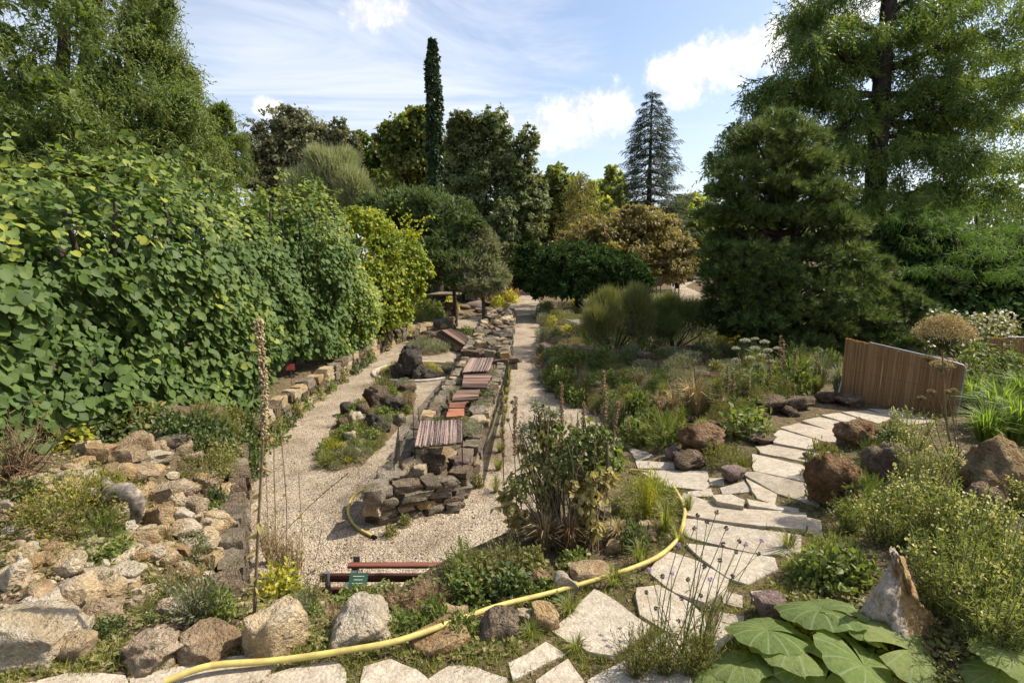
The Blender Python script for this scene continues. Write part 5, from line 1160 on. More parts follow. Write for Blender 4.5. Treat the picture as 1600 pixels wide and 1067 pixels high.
# ---- reed mats, boards and frames on the raised bed
def reed_mat(label, corners, z, n, name='reed_mat', mat=M_MAT, sag=.02):
    """a mat of stalks lying from edge c0-c1 to edge c3-c2"""
    c0, c1, c2, c3 = [pz(*c, z) for c in corners]; base = (c0+c1+c2+c3)/4; base[2] = .45
    t = thing(name, label, 'mat', base); b = Batch(); T = []
    for i in range(n):
        f = (i+random.uniform(.1, .9))/n; a = c0*(1-f)+c1*f; e = c3*(1-f)+c2*f; u = e-a
        a = a - u*random.uniform(-.01, .04); e = e + u*random.uniform(-.02, .05); m = (a+e)/2 - [0, 0, sag*4*f*(1-f)]
        a[2] += random.uniform(-.008, .008); e[2] += random.uniform(-.008, .008)
        tube(b, [a, m, e], random.uniform(.004, .008), 4, random.random(), 0, False)
    o = b.obj('stalks', mat, t, base); o['kind'] = 'stuff'
    def frame(bb):
        for c in (c0, c1, c2, c3): tube(bb, [[c[0], c[1], .40], [c[0], c[1], z+.02]], .008, 5)
        tube(bb, [c0-[0, 0, .02], c1-[0, 0, .02]], .007, 5); tube(bb, [c3-[0, 0, .02], c2-[0, 0, .02]], .007, 5)
    part('wire_frame', M_WIRE, t, frame, base)
reed_mat('big pinkish heather mat shading the near half of the raised bed', [(656, 659), (722, 657), (722, 691), (648, 697)], .74, 120)
reed_mat('smaller heather mat at the far end of the near raised bed', [(735, 560), (771, 559), (764, 579), (723, 581)], .66, 70)
def boards(label, corners, z, n, mat, name='wooden_cover'):
    c0, c1, c2, c3 = [pz(*c, z) for c in corners]; base = (c0+c1+c2+c3)/4; base[2] = z-.1; t = thing(name, label, 'cover', base)
    for i in range(n):
        f0, f1 = (i+.06)/n, (i+.94)/n; q = [c0*(1-f0)+c3*f0, c1*(1-f0)+c2*f0, c1*(1-f1)+c2*f1, c0*(1-f1)+c3*f1]
        j = rng.normal(0, .008, (4, 3)); q = np.array(q)+j; b = Batch(); lo = q-[0, 0, .03]
        b.add(np.vstack([q, lo]), [(0, 1, 2, 3), (7, 6, 5, 4), (0, 4, 5, 1), (1, 5, 6, 2), (2, 6, 7, 3), (3, 7, 4, 0)], random.random(), 0, False); b.obj('board', mat, t, base)
    return t
boards('stack of bright terracotta red boards on the raised bed behind the big mat', [(703, 630), (728, 628), (724, 650), (698, 651)], .60, 5, M_TILE)
boards('dull brown boards beyond the terracotta red boards on the raised bed', [(712, 610), (750, 609), (746, 624), (706, 626)], .58, 4, M_BRWN)
boards('dark weathered boards just before the smaller heather mat on the raised bed', [(724, 583), (771, 581), (758, 605), (722, 604)], .62, 5, M_BRWN)
# A-frame cover on the far island
def aframe():
    r0 = pz(690, 516, .45); r1 = pz(727, 540, .30); lo0 = pz(672, 523, .12); lo1 = pz(712, 548, .05); hi0 = pz(712, 512, .15); hi1 = pz(742, 534, .05); base = (r0+r1)/2; base[2] = .1
    t = thing('wooden_cover', 'tent shaped brown board cover over the far island bed', 'cover', base)
    for (a, b_, c, d_) in ((r0, r1, lo1, lo0), (r0, r1, hi1, hi0)):
        for i in range(3):
            f0, f1 = (i+.05)/3, (i+.95)/3; q = np.array([a*(1-f0)+d_*f0, b_*(1-f0)+c*f0, b_*(1-f1)+c*f1, a*(1-f1)+d_*f1]); b = Batch(); lo = q-[0, 0, .03]
            b.add(np.vstack([q, lo]), [(0, 1, 2, 3), (7, 6, 5, 4), (0, 4, 5, 1), (1, 5, 6, 2), (2, 6, 7, 3), (3, 7, 4, 0)], random.random(), 0, False); b.obj('board', M_BRWN, t, base)
aframe()
# tilted little cover beside the slab steps
def small_cover():
    c0, c1, c2, c3 = pz(977, 655, .38), pz(996, 655, .38), pz(990, 678, .20), pz(970, 678, .20); base = (c0+c1+c2+c3)/4; base[2] = .1; t = thing('wooden_cover', 'small tilted red brown slatted cover beside the slab steps', 'cover', base)
    for i in range(4):
        f0, f1 = (i+.06)/4, (i+.94)/4; q = np.array([c0*(1-f0)+c1*f0, c0*(1-f1)+c1*f1, c3*(1-f1)+c2*f1, c3*(1-f0)+c2*f0]); b = Batch(); lo = q-[0, 0, .025]
        b.add(np.vstack([q, lo]), [(0, 1, 2, 3), (7, 6, 5, 4), (0, 4, 5, 1), (1, 5, 6, 2), (2, 6, 7, 3), (3, 7, 4, 0)], random.random(), 0, False); b.obj('slat', M_BRWN, t, base)
    for c in (c0, c1): part('prop_stick', M_DRIFT, t, lambda bb: tube(bb, [[c[0], c[1]+.05, .05], [c[0]+.02, c[1], c[2]+.12]], .012, 5), base)
small_cover()
# netting over the bed edge
def net(name, label, path, mat, cell=.035, post=True, r=.0022):
    """path: (x, y, z0, z1)"""
    P = np.array(path, float); n = 2 + int(np.linalg.norm(np.diff(P[:, :2], axis=0), axis=1).sum()/cell); t_ = np.linspace(0, len(P)-1, n); Q = np.array([[np.interp(s, range(len(P)), P[:, k]) for k in range(4)] for s in t_])
    base = np.array([P[:, 0].mean(), P[:, 1].mean(), P[:, 2].min()]); t = thing(name, label, 'netting', base); b = Batch()
    hmax = (Q[:, 3]-Q[:, 2]).max(); m = max(3, int(hmax/cell))
    for q in Q[::1]: tube(b, [[q[0], q[1], q[2]], [q[0]+.004, q[1], (q[2]+q[3])/2], [q[0], q[1], q[3]]], r, 3, cap=False)
    for j in range(m+1): tube(b, np.c_[Q[:, :2], Q[:, 2]+(Q[:, 3]-Q[:, 2])*j/m], r, 3, cap=False)
    o = b.obj('mesh', mat, t, base); o['kind'] = 'stuff'
    if post:
        for p in P[::2]: part('stake', M_WIRE, t, lambda bb: tube(bb, [[p[0], p[1], p[2]-.15], [p[0], p[1], p[3]+.03]], .006, 5), base)
net('netting', 'black netting hung on stakes along the court side of the near raised bed', [(-1.42, 5.85, .55, .62), (-1.45, 6.3, .45, .95), (-1.38, 6.9, .45, .85), (-1.3, 7.3, .45, .62)], M_NET)
net('netting', 'black netting panels beside the boards of the near raised bed', [(-1.52, 8.0, .05, .62), (-1.42, 9.0, .05, .66), (-1.40, 9.9, .05, .6)], M_NET, .04)
net('netting', 'fine black netting below the smaller heather mat', [(-1.35, 10.7, .05, .66), (-1.32, 12.0, .05, .7), (-1.3, 12.8, .1, .6)], M_NET, .05)
net('netting', 'black netting draped down the path side of the near raised bed', [(-.38, 6.4, .02, .55), (-.30, 8, .02, .56), (-.2, 10, .02, .56), (-.1, 12.5, .02, .55)], M_NET, .05, False, .0016)
net('netting', 'teal green netting edging the rock garden along the gravel path', [tuple(pz(852, 592)[:2]+[.06, 0]) + (.0, .42), tuple(pz(847, 565)[:2]+[.06, 0]) + (.0, .50), tuple(pz(846, 540)[:2]+[.08, 0]) + (.0, .48), tuple(pz(845, 525)[:2]+[.1, 0]) + (.0, .36)], M_GNET, .03, True, .005)
# ---- labels
def label_sign(name, text, p, w, h, mat, tilt=.6, stake=.3, yaw=0, lines=3, px=None):
    t = thing(name, text, 'plant label', p, None, yaw); Rm = rotx(-(math.pi/2-tilt)+math.pi/2)
    plate = part('plate', mat, t, lambda b: box(b, (0, 0, stake), (w, .004, h), rotx(-tilt), .5, 0))
    part('stake', M_STEEL, t, lambda b: tube(b, [(0, .004, -.1), (0, .006, stake)], .006, 5))
    def txt(b):
        for i in range(lines):
            ww = w*(.62 - .14*(i % 2)); q = rotx(-tilt) @ np.array([0, -.0035, h*(.26-.24*i)]); box(b, q+np.array([0, 0, stake]), (ww, .001, h*.05), rotx(-tilt))
    if lines: part('lettering', M_WHT, plate, txt)
p = pd(560, 912, 2.95); p[2] = float(H(p[0], p[1]))
label_sign('plant_label', 'green plant label plate in the leafy bank behind the bench', p, .115, .085, M_GLAB, .75, float(pd(560, 906, 2.95)[2]-p[2]), 0)
p = gp(888, 850); label_sign('plant_label', 'dark grey plant label among the dry stems of the central clump', p, .10, .09, M_DLAB, .5, .17, .5, 0)
p = np.array([-4.55, 10.3, .4]); label_sign('plant_label', 'dull red plant label in the dark gap under the kiwi vine', p, .17, .13, M_RLAB, .3, .42, .3, 0)
# ---- reed screens
def reed_screen(label, BL, BR, TL, TR, n, rail=True):
    base = (BL+BR)/2; t = thing('reed_screen', label, 'fence', base); b = Batch(); nr = nrm(np.cross(BR-BL, [0, 0, 1.0]))
    for i in range(n):
        f = (i+.5)/n; lo = BL*(1-f)+BR*f; hi = TL*(1-f)+TR*f
        lo = lo + [0, 0, random.uniform(-.015, .07 if f > .6 else .02)]; hi = hi + [0, 0, random.uniform(-.015, .008)]; o = nr*random.uniform(-.012, .012); r = random.uniform(.004, .0062)
        tube(b, [lo+o, (lo+hi)/2+o*.5+rng.normal(0, .002, 3), hi+o], r, 4, random.random(), 0, False)
    o = b.obj('reeds', M_REED, t, base); o['kind'] = 'stuff'
    def fr(bb):
        k = -nr*.025 if nr[1] > 0 else nr*.025
        k = -k; cr = TR*.97+TL*.03
        tube(bb, spline([TL*.78+TR*.22+k*.2+[0, 0, .012], TL*.5+TR*.5+[0, 0, .014], TR*.94+TL*.06+[0, 0, .01], TR*.99+TL*.01-[0, 0, .03], TR*.9+BR*.1, BR], 24), .012, 8)
        tube(bb, [TL*.78+TR*.22+k+[0, 0, .01], BL*.78+BR*.22+k], .014, 7); tube(bb, [BL+k+[0, 0, .12], BR+k+[0, 0, .12]], .014, 7)
    part('rail', M_GALV, t, fr, base)
    def wire(bb):
        for g in (.2, .5, .8): 
            a = BL*(1-g)+TL*g; e = BR*(1-g)+TR*g; tube(bb, [a-nr*.009*np.sign(nr[1]), (a+e)/2-nr*.009*np.sign(nr[1]), e-nr*.009*np.sign(nr[1])], .0015, 3)
    part('binding_wire', M_WIRE, t, wire, base)
BL = pz(1312, 624, .88); BR = pz(1494, 655, .88); TL = pd(1322, 528, BL[1]); TR = pd(1509, 572, BR[1])
reed_screen('brown reed screen on a tilted steel barrier across the slab path', BL, BR, TL, TR, 430)
part('foot', M_GALV, [o for o in bpy.data.objects if o.name.startswith('reed_screen')][0], lambda b: tube(b, [BL+[-.12, -.1, 0], BL+[.06, .05, .42]], .014, 7), (BL+BR)/2)
BL = pd(1546, 575, 8.0); BR = pd(1680, 590, 7.7); TL = pd(1546, 527, 8.0); TR = pd(1680, 531, 7.7)
reed_screen('second reed screen behind the white flowering bush', BL-[0, 0, .3], BR-[0, 0, .3], TL, TR, 220)
# ---- driftwood
def drift():
    base = gp(175, 815); k = mpp(base); d = base[1]
    P = [pd(150, 812, d+.12), pd(158, 790, d+.08), pd(176, 772, d), pd(196, 768, d-.02), pd(212, 778, d-.03), pd(214, 800, d-.02), pd(206, 828, d)]
    S_ = spline(P, 20); rr = np.array([.085, .08, .085, .09, .07, .055, .045])*.95; r = np.interp(np.linspace(0, 6, 20), range(7), rr)*(1 + .05*np.sin(np.arange(20)*.9+1)+rng.normal(0, .07, 20)); b = Batch(); tube(b, S_, r*.85, 10); tube(b, spline([S_[6], S_[6]+np.array([-.06, .05, .05]), S_[6]+np.array([-.10, .08, .10])], 6), np.linspace(.06, .03, 6), 8)
    o = b.obj('driftwood_log', M_DRIFT, None, base); o.location = tuple(base); prop(o, 'silver grey arched driftwood log in the rockery by the yellow shrub', 'log')
drift()
# ---- iron arch and notice post far behind the yew
def iron_arch():
    d = 27.0; base = np.array([pd(1057, 466, d)[0], d, float(H(pd(1057, 466, d)[0], d))]); t = thing('iron_arch', 'dark wrought iron support with curling arch beside the bronze maple', 'arch', base)
    for dx in (-.10, .10): part('post', M_IRON, t, lambda b: tube(b, [base+[dx, 0, -.1], base+[dx, 0, 1.55]], .028, 6), base)
    part('finial', M_IRON, t, lambda b: tube(b, [base+[0, 0, 1.3], base+[0, 0, 1.45], base+[0, 0, 1.6], base+[0, 0, 1.7]], [.05, .12, .1, .02], 8), base)
    curl = part('curl', M_IRON, t, lambda b: tube(b, spline([pd(1056, 430, d), pd(1060, 412, d), pd(1072, 406, d), pd(1081, 411, d), pd(1083, 418, d), pd(1088, 418, d), pd(1090, 412, d)], 26), .028, 6), base)
    part('inner_curl', M_IRON, curl, lambda b: tube(b, spline([pd(1059, 428, d), pd(1064, 416, d), pd(1072, 413, d), pd(1077, 417, d)], 14), .022, 6), base)
iron_arch()
def notice():
    d = 26.0; x = pd(1029, 450, d)[0]; base = np.array([x, d, float(H(x, d))]); z1 = pd(1029, 434, d)[2]; z0 = pd(1029, 447, d)[2]; t = thing('notice_board', 'small brown notice board on two posts beside the dark yew', 'sign', base)
    part('board', M_BRWN, t, lambda b: box(b, (x, d, (z0+z1)/2), (.30, .05, z1-z0)), base)
    part('cap', M_BRWN, t, lambda b: box(b, (x, d, z1+.03), (.34, .1, .03)), base)
    for dx in (-.1, .1): part('post', M_BRWN, t, lambda b: box(b, (x+dx, d, (base[2]+z0)/2), (.035, .035, z0-base[2])), base)
notice()
# ---- dark stone table / ruin beyond the yellow vine
def ruin():
    base = np.array([pd(695, 460, 25)[0], 25.0, float(H(pd(695, 460, 25)[0], 25.0))]); t = thing('stone_table', 'rough stone block with flat slab top in the shade behind the yellow vine', 'stone table', base)
    addobj('slab_top', rock_mesh(4, 'grey', 3), t, (0, 0, 1.35), (0, .03, .1), (.85, .5, .09))
    for i in range(14):
        addobj('stone', rock_mesh(i % 9, random.choice(['brown', 'mauve', 'dark']), 2), t, (-.45+(i % 4)*.3, random.uniform(-.1, .1), .2+.3*(i//4)), (0, 0, random.uniform(-.2, .2)), (.2, .28, .17))
ruin()
addobj('flat_stone', rock_mesh(2, 'grey', 3), None, on(908, 508, .12), (.12, .05, .3), (.55, .5, .06)); prop(bpy.data.objects['flat_stone'], 'flat grey stone slab in front of the broom bush', 'rock')
# ================================================================ small plants
M_GRN = lm('fresh_leaf', (.050, .075, .020), (.078, .108, .028), (.11, .14, .038), (.16, .18, .06), f=1.45, trans=.35)
M_DGRN = lm('dark_leaf', f=1.45, *[(.024, .044, .014), (.040, .064, .020), (.062, .088, .028), (.10, .11, .045)], trans=.28)
M_OLV = lm('olive_leaf', (.065, .072, .026), (.095, .10, .036), (.13, .13, .05), (.17, .16, .07), trans=.3)
M_GGRY = lm('grey_green_leaf', (.075, .085, .055), (.11, .12, .08), (.155, .165, .115), (.21, .21, .16), trans=.2)
M_TAN = lm('dry_straw', (.17, .13, .08), (.24, .19, .125), (.31, .255, .175), (.38, .32, .235), f=1.35, trans=.12, rough=.8)
M_BRN = lm('dry_brown', (.08, .052, .032), (.12, .082, .052), (.17, .12, .078), (.24, .18, .12), f=1.4, trans=.1, rough=.85)
M_YGR = lm('yellow_green_leaf', (.12, .14, .022), (.18, .19, .03), (.26, .25, .045), (.36, .31, .06), trans=.4)
M_YDRY = lm('yellowed_leaf', (.11, .11, .045), (.16, .145, .06), (.22, .185, .085), (.28, .225, .11), f=1.7, trans=.35)
M_YFL = lm('pale_yellow_flower', (.52, .48, .20), (.60, .57, .28), (.66, .64, .40), f=1.0, trans=.2)
M_WFL = lm('white_flower', f=1.0, *[(.50, .50, .42), (.60, .60, .52), (.68, .67, .6)], trans=.08)
M_PFL = lm('violet_flower', (.20, .14, .38), (.28, .2, .46), trans=.3)
M_RFL = lm('orange_flower', (.45, .10, .05), (.55, .2, .06), trans=.3)
M_GRASS = lm('grass_blade', (.065, .088, .022), (.095, .12, .03), (.135, .15, .042), (.22, .20, .08), trans=.35)
M_SGRASS = lm('bright_strap_leaf', (.09, .15, .03), (.13, .20, .04), (.18, .25, .06), (.25, .29, .09), f=1.2, trans=.4)
M_SEED = lm('dark_seedhead', (.035, .028, .035), (.055, .045, .05), (.08, .06, .06), trans=0, rough=.9)
M_STEM = plain('dry_stem', (.22, .16, .085), .8, 0, .4, 20, .2)
M_GSTEM = plain('green_stem', (.10, .12, .04), .7, 0, .3, 20, .1)
M_WSTEM = plain('woody_stem', (.15, .105, .07), .9, 0, .5, 20, .5, (1, 1, .3))
M_BUTT = None
M_YOL = lm('yellow_olive_leaf', (.085, .095, .025), (.125, .13, .035), (.17, .165, .05), (.30, .27, .06), trans=.35)
M_STRAW = lm('pale_straw', (.30, .23, .12), (.38, .30, .17), (.44, .36, .23), f=1.15, trans=.1, rough=.8)
_pl = {}
def plant_mesh(kind, v, mat):
    """unit plant: radius 1, about 1 high"""
    key = (kind, v, mat.name)
    if key in _pl: return _pl[key]
    b = Batch()
    def dome(n, lo=.0, pw=.5, hgt=1.0):
        d = rdir(n*2); d = d[d[:, 2] > -.05][:n]; r = (rng.random(len(d))**pw)[:, None]*(1 + .9*fbm(d*1.9+v*5, 3, 11+v))[:, None]
        return d*r*[1, 1, hgt], d
    if kind == 'cushion':
        P, d = dome(900, pw=.28); n = len(P); L = rng.uniform(.10, .2, n); leaves(b, P, nrm(d*.8+rng.normal(0, .5, (n, 3))+[0, 0, .3]), rdir(n), L, L*.4, T_DIAMOND, np.clip(.5*rng.random(n)+.5*(fbm(P*2.5, 2, 3)+.5), 0, 1))
    elif kind == 'fine':
        P, d = dome(2200, pw=.3); n = len(P); L = rng.uniform(.045, .09, n); leaves(b, P, nrm(d*.8+rng.normal(0, .5, (n, 3))+[0, 0, .3]), rdir(n), L, L*.5, T_DIAMOND, np.clip(.6*rng.random(n)+.4*(fbm(P*2.5, 2, 3)+.5), 0, 1))
        [tube(b, [(0, 0, -.1), dv*[.5, .5, .4], dv*.95], [.02, .012, .004], 3, .3, 0, False) for dv in d[:30]]
    elif kind == 'leafy':
        P, d = dome(430, pw=.4); n = len(P); [tube(b, [(0, 0, -.2), dv*[.5, .5, .3], dv*[.95, .95, .8]], [.025, .015, .006], 3, .3, 0, False) for dv in d[:14]]; L = rng.uniform(.16, .30, n); leaves(b, P, nrm(d*.5+rng.normal(0, .5, (n, 3))+[0, 0, -.1]), nrm(d*.5+rng.normal(0, .4, (n, 3))+[0, 0, .8]), L, L*.62, T_OVAL, rng.random(n))
    elif kind == 'feather':
        P, d = dome(230, pw=.5); n = len(P); L = rng.uniform(.3, .5, n); leaves(b, P, nrm(d*.9+rng.normal(0, .4, (n, 3))+[0, 0, .2]), nrm(rng.normal(0, .4, (n, 3))+[0, 0, 1]), L, L*.8, T_FROND, rng.random(n))
    elif kind in ('tuft', 'tuft_sparse', 'strap'):
        n = {'tuft': 260, 'tuft_sparse': 90, 'strap': 90}[kind]; a = rng.uniform(0, 2*np.pi, n); sp = rng.uniform(.1, 1, n)**.8; hh = rng.uniform(.55, 1.1, n); w0 = .022 if kind != 'strap' else .05
        for i in range(n):
            e = np.array([math.cos(a[i]), math.sin(a[i]), 0]); root = e*.18*rng.random(); s = np.array([-e[1], e[0], 0])*w0*rng.uniform(.6, 1.3)
            p1 = root + e*sp[i]*.35 + [0, 0, hh[i]*.6]; p2 = root + e*sp[i]*.95 + [0, 0, hh[i]*(1.0-.45*sp[i])]
            b.add([root-s, root+s, p1+s*.8, p1-s*.8, p2], [(0, 1, 2), (0, 2, 3), (3, 2, 4)], rng.random())
    elif kind == 'spiky':
        P, d = dome(420, pw=.6); n = len(P); L = rng.uniform(.3, .6, n); leaves(b, P*.6, nrm(d+[0, 0, .35]+rng.normal(0, .25, (n, 3))), rdir(n), L, .03, T_NEEDLE, rng.random(n))
    elif kind == 'wisp':
        for i in range(60):
            d = nrm(np.array([rng.normal(0, .5), rng.normal(0, .5), 1.0])); L = rng.uniform(.6, 1.15); m = 15; tt = np.linspace(.12, 1, m); q = d*(tt*L)[:, None] + rng.normal(0, .018, (m, 3)); q[:, :2] *= (1+.25*tt)[:, None]
            tube(b, [(0, 0, 0), q[m//2], q[-1]], .006, 3, .3, 0, False); leaves(b, q, nrm(d*.6+rng.normal(0, .6, (m, 3))), rdir(m), .12, .035, T_DIAMOND, rng.random(m))
    elif kind == 'twiggy':
        for i in range(80):
            d = rdir(1)[0]; d[2] = abs(d[2])*.8+.15; d = nrm(d); L = rng.uniform(.5, 1.1); p = d*L*.55+rng.normal(0, .08, 3); e = d*L+rng.normal(0, .14, 3); tube(b, spline([(0, 0, 0), p, e], 5), np.linspace(.018, .005, 5), 3, rng.random(), 0, False)
            for _ in range(4):
                g = e*rng.uniform(.5, 1); tube(b, [g, g+rng.normal(0, .13, 3)], .006, 3, rng.random(), 0, False)
    _pl[key] = b.mesh(kind, mat); return _pl[key]
KN = {'fine': 'low_shrub', 'cushion': 'cushion_plant', 'leafy': 'leafy_plant', 'feather': 'ferny_plant', 'tuft': 'grass_tuft', 'tuft_sparse': 'grass_tuft', 'strap': 'strap_leaf_plant', 'spiky': 'spiky_plant', 'wisp': 'wispy_plant', 'twiggy': 'twiggy_shrub'}
def plant(kind, mat, px, py, w, h, label, group=None, name=None, nv=3, cat='plant', sink=.12):
    """a small plant: foot about (px, py), w x h photo pixels"""
    p = gp(px, py); k = mpp(p); s = w*k/2; hz = h*k*1.02
    o = addobj(name or KN[kind], plant_mesh(kind, random.randrange(nv), mat), None, (p[0], p[1], p[2]-sink*hz*.4), (0, 0, random.uniform(0, 6.28)), (s, s, hz))
    return prop(o, label, cat, group)
def scatter(poly, n, kinds, group, where, mind=10, seed=None):
    out = []; P = np.array(poly); lo, hi = P.min(0), P.max(0); tries = 0; kk = [k for k in kinds]
    while len(out) < n and tries < n*60:
        tries += 1; x, y = random.uniform(lo[0], hi[0]), random.uniform(lo[1], hi[1])
        if poly_sd(np.array([x]), np.array([y]), poly)[0] > 0: continue
        if any((x-a)**2+((y-b_)*1.6)**2 < mind**2 for a, b_ in out): continue
        q = gp(x, y)
        if any(poly_sd(np.array([q[0]]), np.array([q[1]]), sp)[0] < .03 for sp in SLABPOLY): continue
        if poly_sd(np.array([q[0]]), np.array([q[1]]), GRAVEL)[0] < .05 and not any(poly_sd(np.array([q[0]]), np.array([q[1]]), i_)[0] < 0 for i_ in (ISL1, ISL3, RING)): continue
        lmk = min(LMARK, key=lambda q: (q[0]-x)**2 + (1.5*(q[1]-y))**2); far_ = math.hypot(lmk[0]-x, lmk[1]-y); wh = lmk[2] if far_ < 130 else where
        out.append((x, y)); kind, mat, w0, w1, hr, wt, adj = random.choices(kk, [k[5] for k in kk])[0]; w = random.uniform(w0, w1)
        plant(kind, mat, x, y, w, w*hr*random.uniform(.8, 1.2), f'{adj} {wh}', f'{adj.split(",")[0]}s {wh}')
LMARK = [(1180, 585, 'around the white umbel flowers'), (965, 525, 'at the foot of the big broom bush'), (1060, 525, 'at the foot of the green broom bush'), (908, 512, 'around the flat grey stone slab'), (852, 565, 'behind the teal green netting'), (1085, 635, 'around the tall straw coloured grass'), (985, 672, 'around the small tilted cover'), (1250, 615, 'behind the row of tufa rocks'),
    (1320, 605, 'in front of the reed screen'), (1090, 690, 'behind the large reddish tufa boulder'), (1165, 665, 'around the bright plant in the path bend'), (860, 490, 'along the far stretch of gravel path'), (900, 610, 'on the bank over the gravel path'), (1000, 590, 'on the stony mound behind the bank'), (1100, 570, 'on the stony ground before the green broom'), (1220, 560, 'in the shade below the big pine'), (960, 630, 'on the bank behind the central clump'), (1040, 640, 'on the slope above the slab steps'),
    (790, 470, 'on the bank where the gravel path leaves the court'), (665, 495, 'on top of the low wall beyond the yellow vine'), (720, 455, 'around the stone table'), (600, 480, 'under the yellow vine'), (515, 705, 'at the near end of the long island bed'), (560, 660, 'among the tufa of the long island bed'), (610, 620, 'at the far end of the long island bed'), (655, 585, 'inside the round kerb'), (675, 545, 'below the tent shaped cover'),
    (195, 785, 'beside the driftwood log'), (90, 770, 'around the yellow green rockery shrub'), (350, 800, 'along the retaining wall'), (215, 690, 'at the foot of the kiwi vine'), (310, 930, 'around the pale wispy plant'), (60, 950, 'above the big whitish boulder'), (175, 870, 'around the orange flowered mat'), (200, 960, 'above the dark brown pitted boulder'), (370, 705, 'behind the far end of the retaining wall'),
    (500, 960, 'between the buff and the white boulder'), (600, 960, 'behind the white pitted boulder'), (690, 960, 'above the flat ochre stone'), (790, 945, 'behind the greyish brown stone at the hose'), (860, 920, 'beside the upright white stone')]
# ---- right rock garden, far to near
A = 'in the rock garden beside the main gravel path'
scatter([(845, 478), (905, 470), (940, 480), (930, 520), (900, 545), (846, 545)], 34, [('cushion', M_OLV, 18, 34, .6, 3, 'olive cushion plant'), ('leafy', M_GRN, 14, 26, .7, 2, 'fresh green leafy plant'), ('cushion', M_GGRY, 16, 28, .55, 2, 'grey green cushion plant'), ('spiky', M_BRN, 14, 24, .8, 1, 'brown spiky plant'), ('leafy', M_YGR, 12, 20, .8, 1, 'yellow green leafy plant')], 'far end', 'at the far end of the rock garden along the gravel path', 11)
scatter([(845, 550), (900, 540), (960, 570), (990, 620), (960, 650), (900, 635), (850, 600)], 52, [('leafy', M_GRN, 22, 38, .8, 2, 'fresh green leafy plant'), ('cushion', M_DGRN, 26, 44, .6, 3, 'dark green cushion plant'), ('fine', M_OLV, 26, 44, .6, 2.5, 'olive low shrub'), ('spiky', M_TAN, 20, 34, 1.0, 1, 'straw coloured spiky plant'), ('cushion', M_BRN, 22, 40, .5, 2, 'brown withered cushion plant'), ('cushion', M_GGRY, 22, 36, .6, 1, 'grey green cushion plant')], 'path edge', 'on the bank right beside the main gravel path', 14)
scatter([(940, 545), (1060, 525), (1180, 545), (1190, 590), (1120, 600), (1050, 620), (1000, 620), (960, 580)], 72, [('cushion', M_GGRY, 22, 40, .65, 3, 'grey green cushion plant'), ('cushion', M_DGRN, 24, 44, .7, 3, 'dark green cushion plant'), ('leafy', M_OLV, 20, 36, .7, 2, 'olive leafy plant'), ('fine', M_GGRY, 26, 40, .6, 2.5, 'grey green low shrub'), ('twiggy', M_BRN, 20, 34, .8, 1, 'brown twiggy plant'), ('cushion', M_BRN, 20, 34, .55, 2.5, 'brown withered cushion plant'), ('spiky', M_OLV, 20, 36, .9, 1, 'olive spiky plant')], 'middle', 'among the stones in the middle of the rock garden', 13)
scatter([(960, 650), (1010, 630), (1100, 615), (1200, 600), (1300, 595), (1310, 612), (1200, 640), (1150, 680), (1060, 690), (1010, 700), (975, 680)], 62, [('leafy', M_GRN, 26, 44, .75, 2.5, 'fresh green leafy plant'), ('fine', M_OLV, 30, 50, .7, 2.5, 'olive low shrub'), ('feather', M_OLV, 30, 46, .75, 1.5, 'olive ferny plant'), ('tuft', M_TAN, 26, 44, 1.1, 1.5, 'straw coloured grass tuft'), ('cushion', M_DGRN, 26, 46, .7, 2, 'dark green cushion plant'), ('tuft', M_GRASS, 26, 44, 1.2, 2, 'green grass tuft'), ('spiky', M_TAN, 24, 36, 1.1, .8, 'straw coloured spiky plant')], 'near slabs', 'in the bed between the slab path and the rock garden', 15)
scatter([(1120, 500), (1300, 540), (1310, 600), (1200, 605), (1130, 560)], 32, [('leafy', M_DGRN, 30, 50, .8, 2, 'dark green leafy plant'), ('spiky', M_OLV, 30, 50, 1.0, 2, 'olive spiky plant'), ('feather', M_DGRN, 30, 50, .8, 2, 'dark green ferny plant')], 'under pine', 'in the shade at the foot of the big pine', 16)
for x, y, w, h, m in [(898, 552, 70, 16, 'mauve'), (860, 545, 34, 14, 'mauve'), (960, 585, 26, 16, 'mauve'), (985, 560, 22, 14, 'grey'), (1010, 555, 24, 14, 'mauve'), (1040, 548, 26, 14, 'mauve'), (1085, 545, 24, 12, 'brown'), (1000, 590, 26, 16, 'dark'), (1120, 552, 24, 12, 'brown'), (1060, 575, 26, 14, 'dark'), (935, 600, 22, 12, 'grey'), (1100, 585, 26, 14, 'mauve'), (955, 535, 24, 12, 'grey'), (880, 490, 20, 9, 'mauve'), (850, 486, 14, 9, 'mauve'), (1030, 600, 26, 16, 'brown'), (975, 610, 24, 14, 'dark'), (860, 610, 20, 12, 'mauve'),
        (1150, 570, 26, 14, 'grey'), (930, 570, 30, 14, 'brown'), (1075, 560, 20, 12, 'white'), (1130, 575, 22, 12, 'mauve'), (1045, 590, 20, 12, 'grey'), (1080, 655, 24, 14, 'brown'), (1020, 625, 22, 12, 'mauve')]:
    rock(x, y, w, h, m, f'{ {"mauve": "mauve", "grey": "grey", "brown": "brown", "dark": "dark", "white": "whitish"}[m]} stone half buried among the rock garden cushions', f'{m} stones of the rock garden', kind='crag', sub=2)
